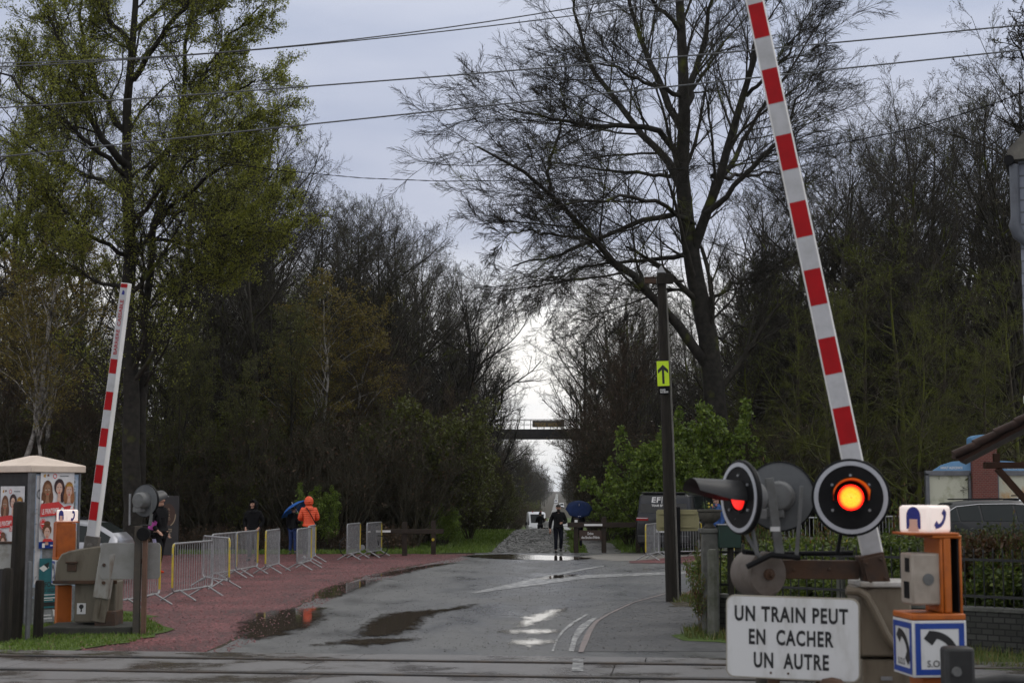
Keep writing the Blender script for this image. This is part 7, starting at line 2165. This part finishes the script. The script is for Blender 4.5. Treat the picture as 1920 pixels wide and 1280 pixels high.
YL = 51.5
great_tree("oak_tree", "great oak coming into yellow-green leaf behind the raised text barrier", 6, tuple(at(246, 1040, YL)), [
    ([(246, 1042, YL), (243, 700, YL), (240, 500, YL), (238, 330, YL), (245, 200, YL), (250, 60, YL), (262, -160, YL)], 0.34, 0.06),
    ([(262, 1042, YL + .6), (268, 640, YL + .6), (285, 450, YL + 1), (312, 360, YL + 1), (335, 240, YL + 1), (350, 100, YL + 1), (380, -80, YL + 1)], 0.24, 0.05),
    ([(238, 310, YL), (200, 270, YL - 1), (160, 200, YL - 1), (120, 110, YL - 2), (90, 0, YL - 2)], 0.17, 0.04),
    ([(240, 250, YL), (180, 160, YL + 1), (150, 60, YL + 2), (150, -60, YL + 2)], 0.14, 0.04),
    ([(240, 480, YL), (190, 460, YL - 1), (150, 420, YL - 2), (90, 370, YL - 3), (30, 330, YL - 3)], 0.10, 0.03),
    ([(285, 430, YL + 1), (350, 360, YL - 1), (420, 310, YL - 2), (500, 290, YL - 2)], 0.12, 0.03),
    ([(270, 340, YL), (350, 240, YL + 1), (420, 180, YL + 2), (480, 150, YL + 2)], 0.12, 0.03),
    ([(250, 150, YL), (310, 60, YL - 1), (370, -20, YL - 2), (420, -120, YL - 2)], 0.13, 0.04),
    ([(300, 400, YL + 1), (380, 390, YL + 2), (450, 360, YL + 2), (510, 330, YL + 2)], 0.09, 0.02),
    ([(240, 360, YL), (170, 330, YL + 2), (80, 290, YL + 2), (10, 240, YL + 2)], 0.12, 0.03),
    ([(338, 230, YL + 1), (400, 110, YL), (450, 50, YL), (490, 10, YL)], 0.10, 0.03),
    ([(270, 580, YL + .6), (350, 540, YL), (420, 500, YL), (470, 440, YL)], 0.08, 0.02),
    ([(244, 420, YL), (330, 330, YL - 2), (420, 250, YL - 3), (490, 210, YL - 3)], 0.10, 0.02),
    ([(248, 100, YL), (200, 20, YL), (150, -60, YL)], 0.12, 0.04),
    ([(238, 330, YL), (150, 250, YL - 2), (60, 180, YL - 3), (-20, 120, YL - 3)], 0.12, 0.03),
    ([(250, 60, YL), (330, -10, YL + 1), (420, -60, YL + 1)], 0.10, 0.03),
    ([(285, 450, YL + 1), (380, 460, YL), (460, 420, YL - 1), (530, 400, YL - 1)], 0.09, 0.02),
    ([(240, 540, YL), (160, 520, YL + 1), (90, 470, YL + 1), (20, 450, YL + 1)], 0.09, 0.02),
], B_BEECH, B_DARK, dict(k=(18, 8, 7, 5), t0=0.18, ang=46, lr=0.45, cap=8.0, wig=0.13, up=0.05, droop=0.0, tw=0.006), leaf=L_YG, leafn=2.1, leafs=0.038)
# bare tree whose branch tips come in at the top right corner
great_tree("bare_tree", "bare tree reaching into the top right corner above the painted house", 8, tuple(at(2080, 1000, 44)), [
    ([(2080, 1010, 44), (2070, 500, 44), (2060, 200, 44), (2050, -100, 44)], 0.3, 0.08),
    ([(2065, 330, 44), (1990, 200, 43), (1930, 120, 43), (1890, 60, 42)], 0.12, 0.02),
    ([(2060, 200, 44), (1980, 60, 44), (1920, -40, 44), (1880, -120, 44)], 0.12, 0.02),
    ([(2070, 420, 44), (2000, 330, 45), (1940, 270, 45), (1900, 200, 45)], 0.1, 0.02),
], B_DARK, B_DARK, dict(k=(14, 7, 6, 4), t0=0.3, ang=46, lr=0.3, cap=8.0, wig=0.2, up=0.03, droop=0.0, tw=0.008))

# ------------------------------------------------------------------ the wood that reads as one mass behind
def mass(name, seed, spots, hs, barkm, tw):
    rng = np.random.default_rng(seed)
    n = len(spots)
    st = np.array([(x, y, zg(y) - 0.1) for x, y in spots]); d = nrm(np.array([[0, 0, 1.0]]) + rng.normal(0, 0.05, (n, 3)))
    L0 = np.array(hs)
    P0 = walk(rng, st, d, L0, 6, 0.05, 0.04); R0 = (L0 * 0.012)[:, None] * np.linspace(1, 0.15, 7)[None]
    P1, R1, L1 = spawn(rng, P0, R0, L0, 14, 0.1, 1, 44, 12, 0.36, 4, 0.12, 0.10, 0.5, tw)
    P2, R2, L2 = spawn(rng, P1, R1, L1, 7, 0.1, 1, 42, 12, 0.5, 3, 0.14, 0.08, 0.6, tw * 0.8)
    P3, R3, L3 = spawn(rng, P2, R2, L2, 5, 0.1, 1, 40, 12, 0.6, 2, 0.14, 0.06, 0.6, tw * 0.6)
    V, Q = join([tubes(P0, R0, 5), tubes(P1, R1, 3), tubes(P2, R2, 3), tubes(P3, R3, 3)])
    return tag(np_obj(name, V, Q, barkm), kind="stuff")

rn = random.Random(5)
def spots(n, ya, yb, side, w0, slope):
    out = []
    for _ in range(n):
        yv = rn.uniform(ya, yb)
        xv = rn.uniform(w0, max(w0 + 8, slope * yv))
        out.append((lane(yv) + side * xv, yv))
    return out
sl = spots(130, 90, 210, -1, 14, 0.40); mass("distant_woods", 1, sl, [rn.uniform(12, 17) for _ in sl], B_DARK, 0.02)
sr = spots(130, 95, 210, 1, 14, 0.40); mass("distant_woods", 2, sr, [rn.uniform(12, 16) for _ in sr], B_DARK, 0.02)
far = [(lane(yv) + sg * rn.uniform(5.5, 30), yv) for yv in np.geomspace(450, 2100, 90) for sg in (-1, 1)]
mass("distant_woods", 3, far, [rn.uniform(14, 18) for _ in far], B_DARK, 0.03)

def brush(name, seed, n, xr, yr, h, barkm, leaf=None):
    """knee to head high twig tangle of the forest floor"""
    rng = np.random.default_rng(seed)
    yv = rng.uniform(yr[0], yr[1], n); xv = rng.uniform(0, 1, n)
    x0, x1 = xr
    X = np.array([x0(v) for v in yv]) * (1 - xv) + np.array([x1(v) for v in yv]) * xv
    st = np.stack([X, yv, np.interp(yv, PX_, PZ_) - 0.05], 1)
    d = nrm(np.array([[0, 0, 1.0]]) + rng.normal(0, 0.3, (n, 3)))
    L0 = rng.uniform(0.5, 1.0, n) * h
    P0 = walk(rng, st, d, L0, 4, 0.14, 0.05); R0 = np.full((n, 5), 0.012) * np.linspace(1, 0.5, 5)
    P1, R1, L1 = spawn(rng, P0, R0, L0, 7, 0.15, 1, 40, 14, 0.45, 3, 0.16, 0.06, 0.7, 0.007)
    P2, R2, L2 = spawn(rng, P1, R1, L1, 4, 0.1, 1, 40, 14, 0.55, 2, 0.16, 0.04, 0.7, 0.006)
    V, Q = join([tubes(P0, R0, 3), tubes(P1, R1, 3), tubes(P2, R2, 3)])
    o = tag(np_obj(name, V, Q, barkm), kind="stuff")
    if leaf:
        V, Q = leaves(rng, P2, 0.35, 0.05)
        tag(np_obj(name, V, Q, leaf, smooth=False), kind="stuff")
    return o
brush("undergrowth", 1, 1900, (lambda v: -0.37 * v, lambda v: lane(v) - 6.5), (60, 95), 4.5, B_BROWN, L_DEAD)
brush("undergrowth", 2, 1900, (lambda v: lane(v) + 8, lambda v: 0.38 * v), (66, 100), 4.5, B_BROWN, L_DEAD)
brush("undergrowth", 3, 700, (lambda v: -0.37 * v, lambda v: min(-3.4, lane(v) - 4.5)), (54, 57), 0.9, B_RED, L_DEAD)

# ------------------------------------------------------------------ grass
def grass(name, seed, n, pts_fn, h, mat):
    rng = np.random.default_rng(seed)
    p = pts_fn(rng, n); n = len(p)
    a = rng.uniform(0, 2 * np.pi, n); hh = h * rng.uniform(0.4, 1.2, n)
    w = 0.006 + 0.004 * rng.random(n)
    w = w * (1 + (p[:, 1] - 20) / 25)
    u = np.stack([np.cos(a), np.sin(a), 0 * a], 1) * w[:, None]
    top = p + np.stack([rng.normal(0, .35, n) * hh, rng.normal(0, .35, n) * hh, hh], 1)
    V = np.stack([p - u, p + u, top + u * 0.15, top - u * 0.15], 1).reshape(-1, 3)
    Q = np.arange(n * 4).reshape(-1, 4)
    return tag(np_obj(name, V, Q, mat, smooth=False), kind="stuff")

def in_poly(poly):
    P = np.array([(p[0], p[1]) for p in poly])
    def f(rng, n):
        lo, hi = P.min(0), P.max(0); out = []
        q = rng.uniform(lo, hi, (n * 2, 2))
        inside = np.zeros(len(q), bool)
        for i in range(len(P)):
            a, b = P[i], P[i - 1]
            c = ((a[1] > q[:, 1]) != (b[1] > q[:, 1])) & (q[:, 0] < (b[0] - a[0]) * (q[:, 1] - a[1]) / (b[1] - a[1] + 1e-12) + a[0])
            inside ^= c
        q = q[inside][:n]
        return np.c_[q, np.full(len(q), 0.0)]
    return f

def along(w0, w1, ya, yb):
    def f(rng, n):
        y = ya * (yb / ya) ** rng.random(n)
        x = np.array([lane(v) for v in y]) + rng.uniform(w0, w1, n)
        return np.c_[x, y, np.interp(y, PX_, PZ_)]
    return f
L_GRASS = leafmat("grass blades", [(0.06, 0.10, 0.01), (0.10, 0.165, 0.016), (0.15, 0.21, 0.03)], 0.2)
L_GRASSD = leafmat("mixed rough grass", [(0.05, 0.08, 0.015), (0.09, 0.12, 0.02), (0.15, 0.11, 0.03)], 0.2)
grass("grass", 1, 16000, along(-6.0, -1.5, 52.5, 100), 0.12, L_GRASS)
grass("grass", 2, 9000, along(3.0, 7.0, 52.7, 95), 0.16, L_GRASS)
grass("grass", 3, 3500, along(1.05, 1.8, 52.6, 100), 0.08, L_GRASS)
grass("grass", 4, 9000, in_poly([(-22, 51.3), (-2.4, 51.8), (-3.4, 53.4), (-22, 53.4)]), 0.12, L_GRASS)
grass("grass", 5, 14000, in_poly(gp((-40, 1228), (120, 1220), (250, 1203), (312, 1180), (270, 1156), (200, 1146), (60, 1146), (-100, 1156))), 0.055, L_GRASS)
grass("grass", 6, 5000, in_poly(gp((1268, 1190), (1292, 1180), (1340, 1174), (1560, 1192), (1900, 1202), (2000, 1240), (1900, 1258), (1600, 1219), (1340, 1202), (1292, 1199))), 0.12, L_GRASSD)
grass("grass", 7, 900, in_poly(gp((1262, 1130), (1270, 1118), (1320, 1112), (1345, 1112), (1345, 1132))), 0.10, L_GRASSD)
# ------------------------------------------------------------------ loose stones, leaves and grit on the ground
def scatter_stones(name, seed, n, pts_fn, size, mat, z=0.004):
    rng = np.random.default_rng(seed); p = pts_fn(rng, n); n = len(p)
    octa = np.array([(1, 0, 0), (-1, 0, 0), (0, 1, 0), (0, -1, 0), (0, 0, .8), (0, 0, -.3)], float)
    F = np.array([(0, 2, 4), (2, 1, 4), (1, 3, 4), (3, 0, 4)])
    s = size * rng.uniform(.4, 1.4, (n, 1, 1)); v = octa[None] * s * rng.uniform(.6, 1.3, (n, 6, 3))
    a = rng.uniform(0, 6.28, n); c_, s_ = np.cos(a)[:, None], np.sin(a)[:, None]
    x = v[..., 0] * c_ - v[..., 1] * s_; y = v[..., 0] * s_ + v[..., 1] * c_
    V = np.stack([x + p[:, 0:1], y + p[:, 1:2], v[..., 2] + p[:, 2:3] + z], -1).reshape(-1, 3)
    Q = (F[None] + (np.arange(n) * 6)[:, None, None]).reshape(-1, 3)
    return tag(np_obj(name, V, Q, mat, smooth=False), kind="stuff")
S_RED = leafmat("loose red schist", [(.05, .016, .018), (.12, .034, .036), (.20, .072, .072)], 0.0)
S_GREY = leafmat("road grit", [(.02, .02, .02), (.06, .058, .055), (.14, .135, .13)], 0.0)
forecourt = [(-16, 51), (-11, 20.5)] + gp((300, 1218), (380, 1222), (470, 1190), (585, 1120), (650, 1092), (745, 1066), (870, 1046)) + [(-1.4, 51), (-3, 51.6)]
scatter_stones("gravel", 1, 16000, in_poly(forecourt), 0.022, S_RED)
rim = gp((360, 1222), (440, 1188), (560, 1120), (630, 1091), (735, 1065), (850, 1046), (880, 1048), (770, 1072), (670, 1100), (610, 1130), (510, 1190), (430, 1226))
scatter_stones("gravel", 2, 4500, in_poly(rim), 0.016, S_RED, 0.008)
scatter_stones("grit", 3, 5000, in_poly(gp((500, 1222), (700, 1100), (900, 1050), (1250, 1060), (1250, 1110), (1120, 1170), (1080, 1222))), 0.012, S_GREY, 0.008)
scatter_stones("grit", 4, 1200, in_poly(gp((1085, 1220), (1130, 1160), (1200, 1122), (1300, 1110), (1300, 1180), (1250, 1222))), 0.014, S_GREY, 0.012)
# ------------------------------------------------------------------ hedge and garden plants behind the railing
hedge = make_tree("hedge_bush", 31, 1.25, 0.02, 0.06, 8, 38, 0.5, 6, 5, 0, up=0.05, tw=0.005, stems=14, spread=0.6, barkm=B_BROWN, leaf=L_HEDGE, leafn=3.4, leafs=0.035)
conif = make_tree("feathery_bush", 32, 1.3, 0.02, 0.05, 10, 26, 0.5, 6, 5, 0, up=0.12, tw=0.005, stems=16, spread=0.5, barkm=B_BROWN,
                  leaf=leafmat("feathery grey-green", [(.06, .08, .025), (.10, .12, .045), (.15, .165, .07)]), leafn=4.5, leafs=0.028)
rusty = make_tree("feathery_bush", 33, 1.2, 0.02, 0.05, 10, 30, 0.5, 6, 5, 0, up=0.08, tw=0.005, stems=14, spread=0.5, barkm=B_BROWN,
                  leaf=leafmat("rusty foliage", [(.08, .035, .015), (.11, .055, .02), (.07, .06, .02)]), leafn=4.0, leafs=0.03)
rose = make_tree("rose_bush", 34, 1.25, 0.014, 0.2, 5, 38, 0.5, 4, 3, 0, up=0.06, tw=0.004, stems=7, spread=0.5, barkm=B_BROWN, leaf=leafmat("rose leaves", [(.05, .09, .015), (.10, .13, .02), (.16, .05, .03)]), leafn=3.2, leafs=0.035)
rnd = random.Random(12)
def garden(pr, px, Y, top, label, group=None, wide=1.0, cat="bush"):
    Y += 1.3 if pr is hedge else 0.5
    g_ = at(px, 1000, Y); h = at(px, top, Y).z
    return first_or_dup(pr, USED, (g_.x, g_.y, -.03), rnd.uniform(0, 6.28), scale=(h / pr["height"] * wide,) * 2 + (h / pr["height"],), label=label, cat=cat, group=group)
for i, (px, Y, top) in enumerate([(1385, 23.2, 1030), (1425, 23.6, 1020), (1470, 23.4, 1008), (1505, 24.4, 1000), (1545, 23.2, 1002), (1585, 24.0, 996), (1625, 22.8, 1000), (1660, 23.6, 992),
                                   (1700, 22.4, 1005), (1745, 23.0, 1000), (1400, 22.4, 1075), (1450, 22.0, 1070), (1520, 21.8, 1065), (1590, 21.6, 1062), (1670, 21.2, 1066), (1730, 21.0, 1064)]):
    garden(hedge, px, Y, top, "dark green garden hedge bush behind the near signals", "hedge bushes of the garden", 1.05)
for i, (px, Y, top) in enumerate([(1780, 21.2, 1040), (1830, 20.9, 1045), (1880, 20.6, 1040), (1935, 20.4, 1045), (1805, 22, 1015), (1985, 20.4, 1030), (2040, 20.4, 1030)]):
    garden(hedge, px, Y, top, "dark leafy hedge bush behind the railing at the right edge", "hedge bushes at the right edge", 1.2)
for px, Y, top, lb in ((1812, 22.4, 995, "tall feathery grey-green bush left of the rust-coloured one"), (1850, 23.2, 985, "feathery grey-green bush under the dark car's door"), (1772, 23.0, 1000, "feathery grey-green bush next to the orange phone frame"), (1915, 22.8, 985, "feathery grey-green bush at the right edge of the picture")):
    garden(conif, px, Y, top, lb, None, 1.1)
garden(rusty, 1880, 21.9, 1000, "rust-coloured feathery bush among the grey-green ones")
garden(rusty, 1925, 21.6, 1005, "rust-coloured feathery bush cut by the right edge of the picture")
for px, Y, top, lb in ((1430, 26, 870, "thin bright green shoot rising above the left round signal"), (1535, 24.5, 940, "bright green shoot between the grey disc and lit signal"), (1700, 25, 915, "bright green shoot above the SOS lamp box"), (1880, 21.3, 965, "leafy shoot in front of the dark car's window")):
    garden(rose, px, Y, top, lb, None, .35, "shoot")
garden(rose, 1318, 22.4, 1000, "rose bush with reddish leaves climbing the left side of the gate pillar", None, .28)
garden(rose, 1316, 22.2, 1060, "straggling low rose bush at the foot of the gate pillar", None, .42)
# ------------------------------------------------------------------ the damp air
hb = MB(); hb.box((0, 2450, 18), (6800, 5600, 54))
hz = hb.build("haze", [], smooth=0)
hm = bpy.data.materials.new("damp air"); hm.use_nodes = True
hn, hl = hm.node_tree.nodes, hm.node_tree.links
hn.remove(hn["Principled BSDF"])
hv = hn.new("ShaderNodeVolumePrincipled")
hv.inputs["Density"].default_value = 0.00009
hv.inputs["Color"].default_value = (0.9, 0.92, 0.95, 1)
hl.new(hv.outputs[0], hn["Material Output"].inputs["Volume"])
hz.data.materials.append(hm)
tag(hz, kind="stuff")
